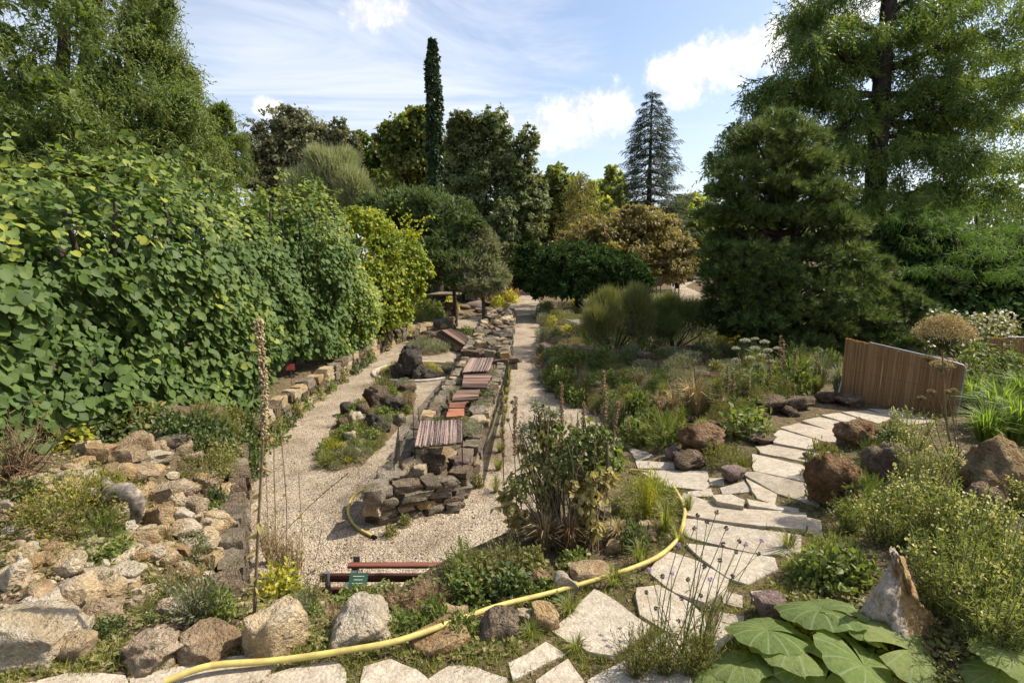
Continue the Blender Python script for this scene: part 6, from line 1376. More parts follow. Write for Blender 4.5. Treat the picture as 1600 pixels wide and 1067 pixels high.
# ---- broom bushes
wispy('broom_bush', 'big olive grey broom bush in the rock garden', 965, 13.4, 0, [lump(950, 500, 34, 36, 13.6), lump(985, 490, 34, 38, 13.4), lump(935, 515, 26, 24, 13.3), lump(1000, 510, 22, 28, 13.2)], lm('broom_twig', (.070, .080, .034), (.105, .115, .05), (.15, .155, .07), trans=.3), 2600, .34, .016, upward=1.1, r0=.025)
wispy('broom_bush', 'green broom bush between the big broom and the pine', 1060, 13.8, 0, [lump(1050, 500, 34, 30, 13.8), lump(1085, 500, 34, 30, 13.8), lump(1035, 515, 24, 22, 13.6)], lm('green_broom_twig', (.050, .070, .028), (.08, .10, .038), (.115, .135, .055), trans=.3), 2400, .32, .016, upward=1.1, r0=.025)
plant('cushion', M_YGR, 1138, 545, 46, 40, 'bright yellow green cushion shrub below the pine branches', name='cushion_plant')
# ---- far bank left of path
scatter([(760, 462), (800, 450), (812, 468), (805, 484), (770, 486)], 12, [('tuft', M_TAN, 22, 34, 1.1, 2, 'straw coloured grass tuft'), ('spiky', lm('rusty_leaf', (.16, .075, .035), (.22, .11, .05), (.26, .17, .07), trans=.3), 24, 36, 1.0, 3, 'rusty red spiky plant'), ('leafy', M_YGR, 20, 30, .8, 1.5, 'yellow green leafy plant')], 'far bank', 'on the bank where the gravel path leaves the court', 9)
scatter([(640, 492), (700, 480), (705, 500), (660, 505)], 12, [('leafy', M_YGR, 26, 40, .7, 2, 'yellow green leafy plant'), ('leafy', M_GRN, 26, 40, .7, 2, 'fresh green leafy plant'), ('cushion', M_OLV, 24, 36, .7, 2, 'olive cushion plant')], 'far wall', 'on top of the low wall beyond the yellow vine', 11)
scatter([(560, 480), (760, 440), (800, 440), (760, 470), (690, 475), (600, 500)], 22, [('leafy', M_DGRN, 34, 60, .8, 2, 'dark green leafy plant'), ('cushion', M_GGRY, 30, 50, .7, 1, 'grey green cushion plant')], 'behind wall', 'in the shade behind the far low wall', 18)
# ---- islands
scatter([(495, 715), (540, 645), (590, 608), (645, 610), (635, 650), (600, 690), (565, 725), (525, 732)], 34, [('leafy', M_GRN, 22, 36, .55, 3, 'fresh green leafy plant'), ('cushion', M_OLV, 22, 36, .45, 3, 'olive cushion plant'), ('cushion', M_GGRY, 20, 34, .5, 2, 'grey green cushion plant'), ('leafy', M_YGR, 16, 26, .5, 1, 'yellow green leafy plant')], 'island', 'on the long island bed in the gravel court', 15)
for x, y, w, h, m, a in [(515, 722, 60, 26, M_GRASS, 'spreading green thrift mat'), (545, 716, 56, 28, M_GGRY, 'bluish green thrift mat'), (520, 700, 44, 24, M_YGR, 'yellowish thrift mat'), (575, 705, 44, 24, M_GRN, 'fresh green thrift mat')]:
    plant('spiky', m, x, y, w, h, f'{a} at the near end of the long island bed', name='thrift_mat')
plant('spiky', M_OLV, 600, 612, 56, 40, 'olive spiky tuft behind the crest of the long island bed'); plant('spiky', M_BRN, 635, 640, 34, 34, 'brown withered spiky tuft at the right of the long island bed')
scatter([(600, 580), (660, 592), (710, 578), (700, 568), (660, 572)], 12, [('cushion', M_OLV, 16, 26, .5, 2, 'olive cushion plant'), ('leafy', M_YGR, 14, 22, .5, 1, 'yellow green leafy plant')], 'ring', 'inside the round kerb', 10)
scatter([(640, 545), (690, 552), (700, 545), (660, 530)], 12, [('cushion', M_GGRY, 22, 32, .45, 3, 'grey green cushion plant'), ('cushion', M_DGRN, 20, 28, .4, 1, 'dark green cushion plant')], 'covered island', 'on the island bed below the tent shaped cover', 11)
plant('leafy', M_GRN, 730, 522, 30, 12, 'fresh green leafy plant at the tip of the tent covered island')
scatter([(610, 520), (690, 505), (690, 512), (620, 540)], 5, [('leafy', M_OLV, 14, 22, .7, 1, 'olive leafy plant')], 'lowwall', 'at the foot of the far low wall', 9)
# ---- foot of vine wall: weeds along the wall
for x, y in [(440, 668), (455, 650), (470, 640), (490, 625), (510, 612), (530, 598), (548, 585), (562, 575), (576, 566), (425, 690), (410, 700), (395, 705), (600, 545), (620, 535)]:
    q = gp(x, y); q[0] += -.0; o = addobj('leafy_plant', plant_mesh('leafy', random.randrange(4), random.choice([M_OLV, M_GRN, M_DGRN])), None, q, (0, 0, random.uniform(0, 6)), (.28, .22, .38)); prop(o, 'leafy weed growing at the foot of the low wall under the kiwi vine', 'plant', 'weeds under the vine wall')
for y in np.arange(6.3, 15.5, .7):
    q = np.array([-.32+.02*y-.02, y, 0.0]); o = addobj('grass_tuft', plant_mesh('tuft_sparse', random.randrange(3), M_GRASS), None, q, (0, 0, random.uniform(0, 6)), (.14, .22, .26)); prop(o, 'green grass tuft at the foot of the raised bed wall on the path side', 'grass', 'tufts along the raised bed')
for x, y in [(632, 822), (705, 780), (745, 760), (610, 838)]:
    plant('leafy', M_OLV, x, y, 24, 20, 'small weed at the near corner of the raised bed', 'weeds at the bed corner')
scatter([(600, 800), (640, 720), (720, 700), (735, 720), (700, 760)], 0, [('cushion', M_OLV, 10, 20, .6, 1, 'x')], '', '')
for (x, y) in [(-.6, 7.4), (-.8, 7.7), (-.55, 8.6), (-.5, 9.4), (-.6, 10.3), (-1.1, 7.6), (-.5, 11.2), (-1.0, 9.6)]:
    o = addobj('cushion_plant', plant_mesh('cushion', random.randrange(4), random.choice([M_OLV, M_GGRY, M_DGRN])), None, (x, y, .44), (0, 0, random.uniform(0, 6)), (.17, .17, .16)); prop(o, 'small cushion plant growing between the stones of the raised bed', 'plant', 'cushions on the raised bed')
# ---- left rockery
plant('fine', M_OLV, 322, 745, 92, 48, 'olive heathery tuft beside the retaining wall'); plant('leafy', M_OLV, 340, 735, 50, 40, 'brownish green low bush beside the heathery tuft')
for i, (x, y, w, h, m) in enumerate([(120, 815, 160, 84, M_YOL), (85, 830, 100, 60, M_OLV), (175, 790, 84, 60, M_YOL)]):
    plant('fine', m, x, y, w, h, ['large yellow green flowering shrub in the rockery beside the driftwood log', 'olive front lobe of growth below the yellow green shrub', 'yellow flowered shoots just above the driftwood log'][i], name='flowering_shrub')
plant('feather', M_GRN, 160, 840, 60, 40, 'bright green ferny leaf rosette in front of the driftwood log'); plant('leafy', M_GRN, 175, 875, 70, 36, 'green leafy mat with orange flowers in the rockery'); plant('leafy', M_DGRN, 40, 775, 50, 30, 'dark green leafy clump under the twiggy shrub')
plant('leafy', M_DGRN, 165, 690, 90, 50, 'dark green leafy plant with violet flowers below the kiwi vine'); plant('leafy', M_YGR, 90, 700, 90, 44, 'yellow green straggling plant below the kiwi vine'); plant('leafy', M_OLV, 210, 665, 80, 40, 'olive straggling plant below the kiwi vine')
plant('twiggy', M_BRN, 25, 745, 130, 130, 'bare brown twiggy shrub at the left of the rockery'); plant('feather', M_BRN, 20, 640, 80, 60, 'rust brown ferny shrub in front of the kiwi vine'); plant('leafy', M_YGR, 45, 665, 80, 50, 'yellow green leaves around the rust brown shrub')
plant('wisp', M_GGRY, 310, 975, 120, 92, 'tall pale wispy plant in the lower rockery'); plant('wisp', M_OLV, 275, 955, 90, 70, 'olive wispy plant beside the pale wispy plant'); plant('leafy', M_GRN, 340, 970, 60, 60, 'green leafy shoots under the pale wispy plant'); plant('cushion', M_GGRY, 290, 870, 80, 34, 'grey green low shrub behind the wispy plants'); plant('cushion', M_OLV, 345, 905, 60, 36, 'olive low bush at the end of the retaining wall')
plant('spiky', M_OLV, 225, 960, 60, 30, 'olive spiky weed among the brown stones'); plant('leafy', M_DGRN, 170, 990, 50, 24, 'dark green rosette in the bare soil of the rockery')
scatter([(0, 760), (150, 700), (330, 720), (370, 880), (300, 960), (120, 1000), (0, 980)], 34, [('leafy', M_GRN, 18, 30, .6, 2, 'small fresh green weed'), ('spiky', M_OLV, 18, 32, .8, 2, 'small olive spiky weed'), ('tuft_sparse', M_TAN, 20, 34, 1.0, 2, 'small straw coloured grass tuft'), ('leafy', M_OLV, 16, 28, .6, 2, 'small olive weed')], 'rockery', 'between the stones of the rockery mound', 18)
for x, y in [(340, 795), (350, 840), (330, 700), (385, 720), (395, 745)]: plant('leafy', M_DGRN, x, y, 40, 36, 'dark green weed hanging over the retaining wall', 'weeds on the retaining wall')
scatter([(295, 695), (330, 700), (420, 690), (415, 705), (380, 728), (320, 715)], 12, [('leafy', M_DGRN, 34, 54, .8, 2, 'dark green leafy weed'), ('leafy', M_OLV, 30, 46, .8, 1, 'olive leafy weed')], 'wall end', 'behind the far end of the retaining wall', 16)
scatter([(245, 665), (420, 660), (425, 690), (260, 692)], 16, [('leafy', M_DGRN, 40, 60, .7, 2, 'dark green leafy weed'), ('leafy', M_OLV, 34, 50, .8, 1, 'olive leafy weed'), ('feather', M_OLV, 34, 50, .8, 1, 'olive ferny weed')], 'vine foot', 'at the foot of the kiwi vine by the wall end', 16)
for x, y, w, h, lab in [(440, 905, 60, 90, 'beside the tallest mullein stalk'), (462, 900, 50, 70, 'between mullein stalk and bench'), (420, 880, 50, 80, 'at the near end of the retaining wall')]: plant('wisp', M_TAN, x, y, w, h, f'wispy dry straw plant {lab}')
# ---- leafy bank between bench and hose
for x, y, w, h, m, kd, a in [(440, 930, 70, 50, M_YGR, 'leafy', 'yellow green leafy plant beside the buff boulder'), (485, 945, 70, 40, M_OLV, 'wisp', 'olive wispy plant behind the white pitted boulder'), (470, 975, 60, 54, M_GGRY, 'wisp', 'grey green wispy plant between the two big boulders'), (550, 955, 70, 36, M_GRN, 'leafy', 'fresh green leafy plant under the green label'), (600, 938, 70, 24, M_GRN, 'leafy', 'green leafy plant with broad leaves behind the white boulder'),
        (620, 965, 90, 34, M_BRN, 'feather', 'brown withered ferny mass in the leafy bank'), (665, 955, 80, 36, M_BRN, 'feather', 'rust brown ferny mass in the middle of the leafy bank'), (680, 985, 60, 60, M_GRN, 'leafy', 'bright green trailing leaves above the flat ochre stone'), (720, 925, 70, 40, M_GRN, 'leafy', 'fresh green strawberry like plant behind the bench end'), (740, 940, 80, 46, M_GRN, 'leafy', 'green strawberry like plant beside the brown ferns'), (760, 915, 80, 46, M_OLV, 'leafy', 'olive leafy plant above the strawberry like plants'),
        (800, 930, 80, 46, M_DGRN, 'leafy', 'dark green leafy plant beside the orange red crag'), (730, 895, 70, 46, M_GRN, 'feather', 'green ferny plant overhanging the bench end'), (790, 890, 90, 50, M_OLV, 'wisp', 'olive wispy plant below the dry stems'), (640, 990, 50, 36, M_GRN, 'leafy', 'green leaves beside the white pitted boulder'), (720, 1000, 60, 46, M_GRN, 'leafy', 'green leaves crossing the yellow hose'), (580, 970, 50, 30, M_BRN, 'twiggy', 'brown dead twigs behind the white pitted boulder'), (860, 935, 60, 34, M_GRN, 'leafy', 'green leaves at the foot of the upright white stone'), (900, 890, 60, 30, M_GRN, 'leafy', 'broad green leaves at the foot of the dry stems'), (830, 890, 60, 40, M_OLV, 'leafy', 'olive leaves below the central clump')]:
    plant(kd, m, x, y, w, h, a)
scatter([(450, 960), (600, 945), (760, 915), (880, 905), (860, 950), (700, 990), (560, 1000)], 26, [('leafy', M_GRN, 26, 44, .6, 3, 'small fresh green weed'), ('feather', M_BRN, 26, 40, .6, 1.5, 'small brown withered fern'), ('leafy', M_OLV, 22, 36, .6, 1.5, 'small olive weed')], 'bank', 'in the leafy bank above the bench', 20)
# ---- central clump
def clump(name, label, base, lumps, mat, leaf, n_sub, n_leaf, tmpl=T_OVAL, droop=.5, wid=None, stems=26, smat=None, sub_r=.42):
    t = thing(name, label, 'plant', base); b = Batch(); crown(b, lumps, leaf, wid or leaf*.6, n_sub*.62, n_leaf*.72, sub_r, tmpl, up=.5, droop=droop, fill=0, shell=1.0, sat=2, rough=.5); b.obj('leaves', mat, t, base); sb = Batch()
    for i in range(stems):
        c, r = random.choice(lumps); e = np.asarray(c)+rng.normal(0, .5, 3)*r; s = np.asarray(base)+[random.uniform(-.08, .08), random.uniform(-.08, .08), 0]; tube(sb, spline([s, s*.5+e*.5+rng.normal(0, .03, 3), e], 6), np.linspace(.008, .004, 6), 4, random.random())
    sb.obj('stems', smat or M_STEM, t, base); return t
M_PHL = lm('phlomis_leaf', (.085, .095, .038), (.12, .125, .05), (.16, .16, .065), (.21, .19, .08), f=1.8, trans=.35)
cb0 = gp(880, 862)
clump('phlomis', 'tall leafy phlomis bush with dull green leaves in the central clump', cb0, [lump(838, 720, 36, 40, 3.75), lump(815, 760, 26, 30, 3.7), lump(860, 760, 30, 36, 3.7), lump(870, 700, 28, 30, 3.8), lump(850, 670, 22, 20, 3.9)], M_PHL, .042, 64, 12)
clump('leafy_shrub', 'fresh green shoots rising in the middle of the central clump', gp(905, 855), [lump(905, 680, 30, 36, 3.75), lump(925, 720, 30, 34, 3.7), lump(890, 720, 22, 30, 3.7), lump(940, 690, 20, 30, 3.75), lump(960, 720, 20, 26, 3.8)], M_GRN, .04, 60, 12)
clump('phlomis', 'yellowing broad leaves drooping in the central clump', gp(912, 865), [lump(900, 770, 26, 34, 3.6), lump(925, 790, 22, 34, 3.55), lump(935, 750, 20, 26, 3.6), lump(800, 790, 18, 24, 3.6), lump(925, 830, 18, 24, 3.5), lump(815, 820, 18, 20, 3.6)], M_YDRY, .055, 24, 9)
clump('leafy_shrub', 'pale silvery green spray arching over the gravel beside the central clump', gp(865, 850), [lump(850, 640, 20, 14, 3.9), lump(835, 660, 22, 16, 3.9), lump(865, 655, 16, 16, 3.9), lump(820, 680, 14, 14, 3.85)], M_GGRY, .05, 24, 9, T_DIAMOND, .2, .014)
clump('fennel', 'fine feathery green growth beside the slab steps', gp(1000, 800), [lump(985, 770, 36, 26, 4.1), lump(1010, 760, 26, 20, 4.2), lump(1020, 790, 26, 26, 4.0), lump(975, 800, 26, 22, 4.0), lump(1035, 770, 18, 20, 4.1), lump(1045, 800, 20, 20, 3.9), lump(1000, 830, 26, 20, 3.8), lump(960, 830, 26, 20, 3.7)], M_GRASS, .05, 70, 14, T_NEEDLE, -.3, .006)
for i, (a, e) in enumerate([((905, 862), (946, 742)), ((946, 742), (948, 700))]): pass
wb_ = Batch(); wbase = gp(905, 862); tube(wb_, spline([wbase-[0, 0, .05], pd(918, 810, wbase[1]+.05), pd(938, 760, wbase[1]+.1), pd(948, 735, wbase[1]+.12), pd(949, 690, wbase[1]+.15)], 14), np.linspace(.020, .011, 14), 8)
tube(wb_, spline([pd(930, 780, wbase[1]+.08), pd(915, 750, wbase[1]+.1), pd(905, 715, wbase[1]+.1)], 8), np.linspace(.012, .006, 8), 6)
o = wb_.obj('woody_stem', M_WSTEM, None, wbase); o.location = tuple(wbase); prop(o, 'leaning bare woody stem in the central clump', 'plant')
def capsules(b, P, n, r0, size, seed=0):
    idx = rng.uniform(0, len(P)-1.01, n); j = idx.astype(int); q = P[j]*(1-(idx-j))[:, None]+P[j+1]*(idx-j)[:, None]; d = rdir(n); d[:, 2] = np.abs(d[:, 2])*.6; q = q + d*(r0*rng.uniform(.4, 1.2, n))[:, None]
    oc = np.array([(1, 0, 0), (-1, 0, 0), (0, 1, 0), (0, -1, 0), (0, 0, 1.25), (0, 0, -1.25)], float)*.5; of = np.array([(0, 2, 4), (2, 1, 4), (1, 3, 4), (3, 0, 4), (2, 0, 5), (1, 2, 5), (3, 1, 5), (0, 3, 5)])
    s = size*rng.uniform(.6, 1.25, n); V = q[:, None, :]+oc[None]*s[:, None, None]; b.add(V.reshape(-1, 3), (of[None]+(np.arange(n)*6)[:, None, None]).reshape(-1, 3), np.repeat(rng.random(n), 8))
def stalk(label, pts, d, frac, r, ncap, capr, caps, mat=M_BRN, group=None, leafs=0, name='dry_stalk'):
    """a dry seed stalk: pts are picture points from foot to tip at distance d"""
    base = gp(*pts[0]); W_ = [base-[0, 0, .04]]+[pd(x, y, base[1]+d) for x, y in pts[1:]]; P = spline(W_, 30); t = thing(name, label, 'plant', base, group); b = Batch(); tube(b, P, np.linspace(r, r*.4, 30), 6); stm = b.obj('stem', M_STEM, t, base)
    c = Batch(); k = int(30*(1-frac)); capsules(c, P[k:], ncap, capr, caps); c.obj('seed_capsules', mat, stm, base)['kind'] = 'stuff'
    if leafs:
        lb = Batch(); q = P[rng.integers(2, 14, leafs)]; leaves(lb, q, nrm(rng.normal(size=(leafs, 3))*[1, 1, .3]+[0, 0, -.7]), rdir(leafs), rng.uniform(.03, .075, leafs), rng.uniform(.015, .03, leafs), T_OVAL, rng.random(leafs)); lb.obj('withered_leaves', M_YDRY, t, base)
    return t
stalk('tallest dry mullein stalk packed with tan capsules, rising behind the buff boulder', [(396, 972), (401, 880), (407, 760), (413, 640), (409, 560), (403, 500)], 0, .50, .0085, 620, .020, .012, M_TAN, leafs=16)
stalk('slender dry stalk just behind the tallest mullein stalk', [(432, 905), (430, 800), (428, 700), (433, 630)], .25, .6, .005, 200, .012, .009, M_TAN, leafs=6)
stalk('straw coloured stalk bending beside the tallest mullein stalk', [(445, 915), (448, 800), (440, 690), (436, 640), (444, 620)], .25, .55, .005, 170, .012, .009, M_TAN, leafs=8)
stalk('thin upright dry stalk with leaves in front of the gravel', [(470, 905), (472, 830), (468, 770), (467, 730)], .15, .5, .004, 60, .01, .008, M_BRN, leafs=12)
stalk('short thin dry stalk near the bench end', [(488, 900), (496, 860), (503, 825)], .1, .5, .0035, 40, .01, .008, M_BRN, leafs=4)
stalk('thin dry stalk at the edge of the retaining wall', [(420, 890), (418, 800), (415, 720)], .2, .7, .004, 80, .01, .008, M_BRN, leafs=8)
stalk('dark dry stem leaning far over the gravel towards the island', [(412, 890), (440, 838), (490, 785), (545, 738)], .2, .35, .0055, 90, .012, .009, M_BRN, leafs=4)
for x0, pts, lab in [(0, [(812, 870), (806, 760), (804, 690), (806, 620)], 'thin brown seed stalk in front of the raised bed hose'), (0, [(800, 860), (788, 760), (786, 690), (784, 610)], 'thin brown seed stalk closest to the raised bed'), (0, [(885, 860), (880, 740), (878, 660), (877, 598)], 'stout brown seed stalk in the middle of the central clump'), (0, [(930, 860), (940, 740), (945, 660), (943, 578)], 'tallest brown seed stalk of the central clump'), (0, [(935, 860), (950, 760), (958, 690), (965, 628)], 'leaning brown seed stalk beside the tilted cover'), (0, [(895, 860), (905, 740), (911, 690), (912, 630)], 'short brown seed stalk hidden among the fresh shoots')]:
    stalk(lab, pts, .25, .45, .005, 330, .016, .011, M_BRN)
for i in range(3): pass
def balls(label, base_px, tips, d, r, mat, name='globe_thistle'):
    base = gp(*base_px); t = thing(name, label, 'plant', base); sb = Batch(); hb = []
    for x, y in tips:
        e = pd(x, y, base[1]+d); tube(sb, spline([base, base*.5+e*.5+rng.normal(0, .03, 3), e], 8), .0025, 4)
        b = Batch(); n = 60; dd = rdir(n); leaves(b, e+dd*r*.3, dd, rdir(n), r, r*.5, T_DIAMOND, rng.random(n)); b.obj('seed_head', mat, t, base)
    sb.obj('stems', M_STEM, t, base)
balls('thin stems with round dark seed heads hovering over the gravel path', (850, 860), [(800, 628), (848, 634), (801, 643), (794, 656)], .3, .014, M_SEED)
# dry grass at the clump's foot
for x, y, w, h, m, lab in [(850, 860, 90, 80, M_TAN, 'straw coloured grass fanning out below the phlomis bush'), (890, 868, 70, 90, M_BRN, 'brown dry stems at the heart of the central clump'), (965, 850, 60, 50, M_TAN, 'straw coloured grass beside the white pebble like stone'), (835, 840, 60, 60, M_GRASS, 'green grass at the gravel edge below the phlomis bush')]: plant('tuft', m, x, y, w, h, lab)
plant('leafy', M_DGRN, 990, 860, 50, 46, 'dark green broad leaves between the stones and the hose'); plant('wisp', M_YGR, 1010, 810, 60, 90, 'bleached branching twigs beside the hose bend')
# ---- grass along the hose and joints of the slab path
for x, y, w, h, lab in [(1040, 830, 70, 60, 'inside the hose bend'), (1060, 850, 50, 40, 'right under the hose bend'), (1000, 880, 70, 46, 'behind the hose'), (960, 915, 70, 40, 'beside the big square slab'), (890, 960, 70, 40, 'under the hose near the buff stone'), (830, 1000, 60, 40, 'beside the small corner slab'), (1075, 800, 40, 44, 'at the hose tip by the slabs'), (900, 1020, 60, 36, 'between the corner slabs'), (1250, 900, 90, 50, 'at the outer side of the path'), (1230, 860, 60, 40, 'outside the long slab')]: plant('tuft_sparse', M_GRASS, x, y, w, h, f'green grass tuft {lab}', cat='grass')
# ---- scabious with dark heads in front of the slabs
def scabious():
    base = gp(1060, 1062); t = thing('scabious', 'thin branching scabious with dark seed heads in front of the slabs', 'plant', base); sb = Batch(); lb = Batch(); d0 = base[1]
    tops = [(1060, 850), (1085, 825), (1105, 815), (1130, 850), (1155, 845), (1165, 850), (1150, 862), (1185, 865), (1020, 905), (1035, 900), (1050, 895), (1075, 905), (1100, 885), (1125, 875), (1145, 900), (1015, 890), (1065, 935), (1095, 930), (1025, 950), (1060, 970), (1110, 905), (1135, 825), (1120, 800), (1090, 805), (1010, 925), (1190, 845)]
    for i, (x, y) in enumerate(tops):
        fx = random.choice([1030, 1055, 1062, 1075, 1085]); mid = pd((x+fx)/2+random.uniform(-12, 12), (y+1040)/2, d0+.12); e = pd(x, y, d0+random.uniform(.15, .35)); s = gp(fx, 1062); P = spline([s, mid, e], 9); tube(sb, P, np.linspace(.0032, .0014, 9), 4)
        b = Batch(); n = 40; dd = rdir(n); fl = i % 5 == 0; leaves(b, e+dd*.003, dd, rdir(n), .011, .006, T_DIAMOND, rng.random(n)); b.obj('flower' if fl else 'seed_head', M_PFL if fl else M_SEED, t, base)
        for q in P[1:5]: leaves(lb, np.repeat(q[None], 2, 0), nrm(rng.normal(size=(2, 3))+[0, 0, .5]), rdir(2), .05, .004, T_DIAMOND, rng.random(2))
    sb.obj('stems', M_GSTEM, t, base); lb.obj('leaves', M_GRASS, t, base)
scabious()
for x, y in [(1040, 1060), (1075, 1060), (1010, 1050), (1100, 1050), (990, 1065)]: plant('wisp', M_OLV, x, y, 90, 80, 'thin olive shoots at the foot of the scabious', 'shoots around the scabious')
# ---- pale yellow toadflax
M_TFX = lm('toadflax_leaf', (.095, .115, .035), (.13, .155, .05), (.18, .195, .075), trans=.4)
def toadflax(label, px, py, w, h, n, dens=1.0):
    base = gp(px, py); k = mpp(base); t = thing('toadflax', label, 'plant', base, None); sb = Batch(); lb = Batch(); fb = Batch(); r = w*k/2; hh = h*k
    for i in range(n):
        a = random.uniform(0, 6.28); rr = r*math.sqrt(random.random()); f = base + [rr*.55*math.cos(a), rr*.55*math.sin(a), -.02]; e = base + [rr*1.1*math.cos(a)+random.uniform(-.03, .03), rr*1.1*math.sin(a), hh*random.uniform(.55, 1.08)]
        P = spline([f, f*.45+e*.55+[0, 0, .03], e], 9); tube(sb, P, .0018, 3, cap=False); m = 26; j = rng.integers(1, 8, m); leaves(lb, P[j]+rng.normal(0, .004, (m, 3)), nrm(rng.normal(size=(m, 3))+[0, 0, .8]), rdir(m), rng.uniform(.025, .05, m), .005, T_DIAMOND, rng.random(m))
        if random.random() < .5*dens:
            m = random.randint(4, 10); q = P[-1]+rng.normal(0, .012, (m, 3))-np.array([0, 0, 1])*rng.uniform(0, .05, (m, 1)); leaves(fb, q, nrm(rng.normal(size=(m, 3))+[0, 0, .5]), rdir(m), .016, .012, T_OVAL, rng.random(m))
    sb.obj('stems', M_GSTEM, t, base); lb.obj('leaves', M_TFX, t, base)
    if fb.n: fb.obj('flowers', M_YFL, t, base)['kind'] = 'stuff'
for x, y, w, h, n, dn, lab in [(1420, 700, 70, 60, 60, 1.2, 'pale yellow toadflax by the bend of the slab path'), (1440, 770, 80, 80, 80, 1.1, 'pale yellow toadflax in front of the dark brown crag'), (1440, 830, 100, 90, 110, 1.0, 'thick pale yellow toadflax below the big golden rock'), (1500, 870, 110, 100, 120, .9, 'pale yellow toadflax beside the big golden rock foot'), (1390, 850, 90, 70, 80, .7, 'thin toadflax behind the pointed rock'), (1480, 960, 120, 120, 130, .45, 'green toadflax with few flowers beside the pointed rock'), (1560, 930, 130, 120, 130, .6, 'broad toadflax clump beside the big golden rock'), (1540, 1010, 120, 110, 110, .3, 'mostly green toadflax above the corner leaves'), (1340, 830, 80, 50, 60, .4, 'low green toadflax below the tall reddish crag'), (1590, 800, 70, 60, 50, 1.2, 'pale yellow toadflax on top of the golden rock'), (1290, 880, 70, 40, 40, .3, 'low thin toadflax along the slab path')]: toadflax(lab, x, y, w, h, n, dn)
for x, y, w, h, m, kd, lab in [(1300, 915, 100, 64, M_GRN, 'leafy', 'green cranesbill with violet flowers beside the pointed rock'), (1260, 910, 70, 44, M_GRN, 'leafy', 'green cranesbill at the edge of the slab path'), (1340, 905, 70, 50, M_GRN, 'leafy', 'green leafy mound behind the pointed rock'), (1290, 780, 60, 60, M_OLV, 'cushion', 'olive moss cushion on the foot of the tall reddish crag'), (1280, 745, 50, 60, M_OLV, 'cushion', 'brownish cushion spilling towards the slabs'), (1355, 790, 60, 50, M_GRN, 'feather', 'green ferny tuft below the tall reddish crag'), (1360, 735, 44, 50, M_DGRN, 'feather', 'dark green fern between the two crags'), (1395, 690, 40, 34, M_DGRN, 'leafy', 'dark green leaves behind the orange brown crag'), (1130, 725, 60, 34, M_OLV, 'cushion', 'olive mossy cushion on the large reddish boulder'), (1165, 730, 40, 30, M_OLV, 'spiky', 'olive spiky tuft in the fork of the path')]: plant(kd, m, x, y, w, h, lab)
for x, y, w, h, m, kd, lab in [(1168, 680, 80, 44, M_GRN, 'leafy', 'bright green leafy plant in the bend of the slab path'), (1085, 655, 90, 90, M_TAN, 'tuft', 'tall straw coloured grass in the rock garden'), (1050, 650, 60, 70, M_TAN, 'tuft_sparse', 'thin straw coloured grass beside the tall straw grass'), (1000, 690, 70, 44, M_GRN, 'leafy', 'fresh green leafy plant beside the small tilted cover'), (1040, 695, 60, 50, M_GRN, 'feather', 'green ferny plant above the slab steps'), (1310, 615, 60, 60, M_GGRY, 'tuft', 'grey green grass in front of the reed screen'), (1280, 605, 60, 70, M_GGRY, 'tuft', 'grey green grass below the big pine'), (1240, 612, 60, 60, M_GRN, 'leafy', 'yellowish green leafy plant among the brown spires')]: plant(kd, m, x, y, w, h, lab)
# ---- white umbels
def umbel_plant(label, base_px, heads, d, r, mat, stemr=.006, flat=.35, name='umbel_plant', nray=26, dens=10, leafm=None):
    base = gp(*base_px); t = thing(name, label, 'plant', base); sb = Batch()
    for (x, y, s) in heads:
        e = pd(x, y, base[1]+d+random.uniform(-.08, .08)); tube(sb, spline([base, base*.5+e*.5+rng.normal(0, .02, 3), e-[0, 0, r*s*.6]], 9), np.linspace(stemr, stemr*.5, 9), 5)
        b = Batch(); o = e-[0, 0, r*s*.6]
        for i in range(nray):
            a = i*2.4; q = math.sqrt((i+.5)/nray); tip = e + [r*s*q*math.cos(a), r*s*q*math.sin(a), r*s*flat*(1-q*q)*1.2]; tube(b, [o, tip], .0012*max(1, r*8), 3, .3, 1, False); n = dens; leaves(b, tip+rng.normal(0, r*s*.09, (n, 3)), nrm(rng.normal(size=(n, 3))+[0, 0, .5]), rdir(n), r*s*(.13 if dens < 20 else .075), r*s*(.1 if dens < 20 else .05), T_DIAMOND, rng.random(n))
        b.obj('flower_head', [mat, M_GSTEM], t, base)
    sb.obj('stems', M_STEM if mat is M_STRAW else M_GSTEM, t, base)
    if leafm:
        b = Batch(); n = 160; q = base + rng.normal(0, .16, (n, 3))*[1, 1, .7]+[0, 0, .25]; leaves(b, q, rdir(n), nrm(rng.normal(size=(n, 3))*.5+[0, 0, 1]), .14, .11, T_FROND, rng.random(n)); b.obj('leaves', leafm, t, base)
umbel_plant('white umbel flowers on tall stems below the big pine', (1185, 615), [(1165, 533, 1), (1180, 545, 1), (1150, 563, .9), (1172, 560, 1), (1190, 556, 1), (1165, 580, .9), (1150, 583, .8), (1200, 548, .9), (1185, 570, 1), (1215, 545, .8), (1172, 595, .8), (1150, 545, .8), (1195, 535, .9), (1180, 530, .7), (1205, 565, .8)], .1, .085, M_WFL, leafm=M_GRN)
umbel_plant('small white umbels beside the tall white umbels', (1150, 620), [(1140, 595, .8), (1155, 602, .8), (1130, 585, .7)], .1, .07, M_WFL, leafm=M_GRN)
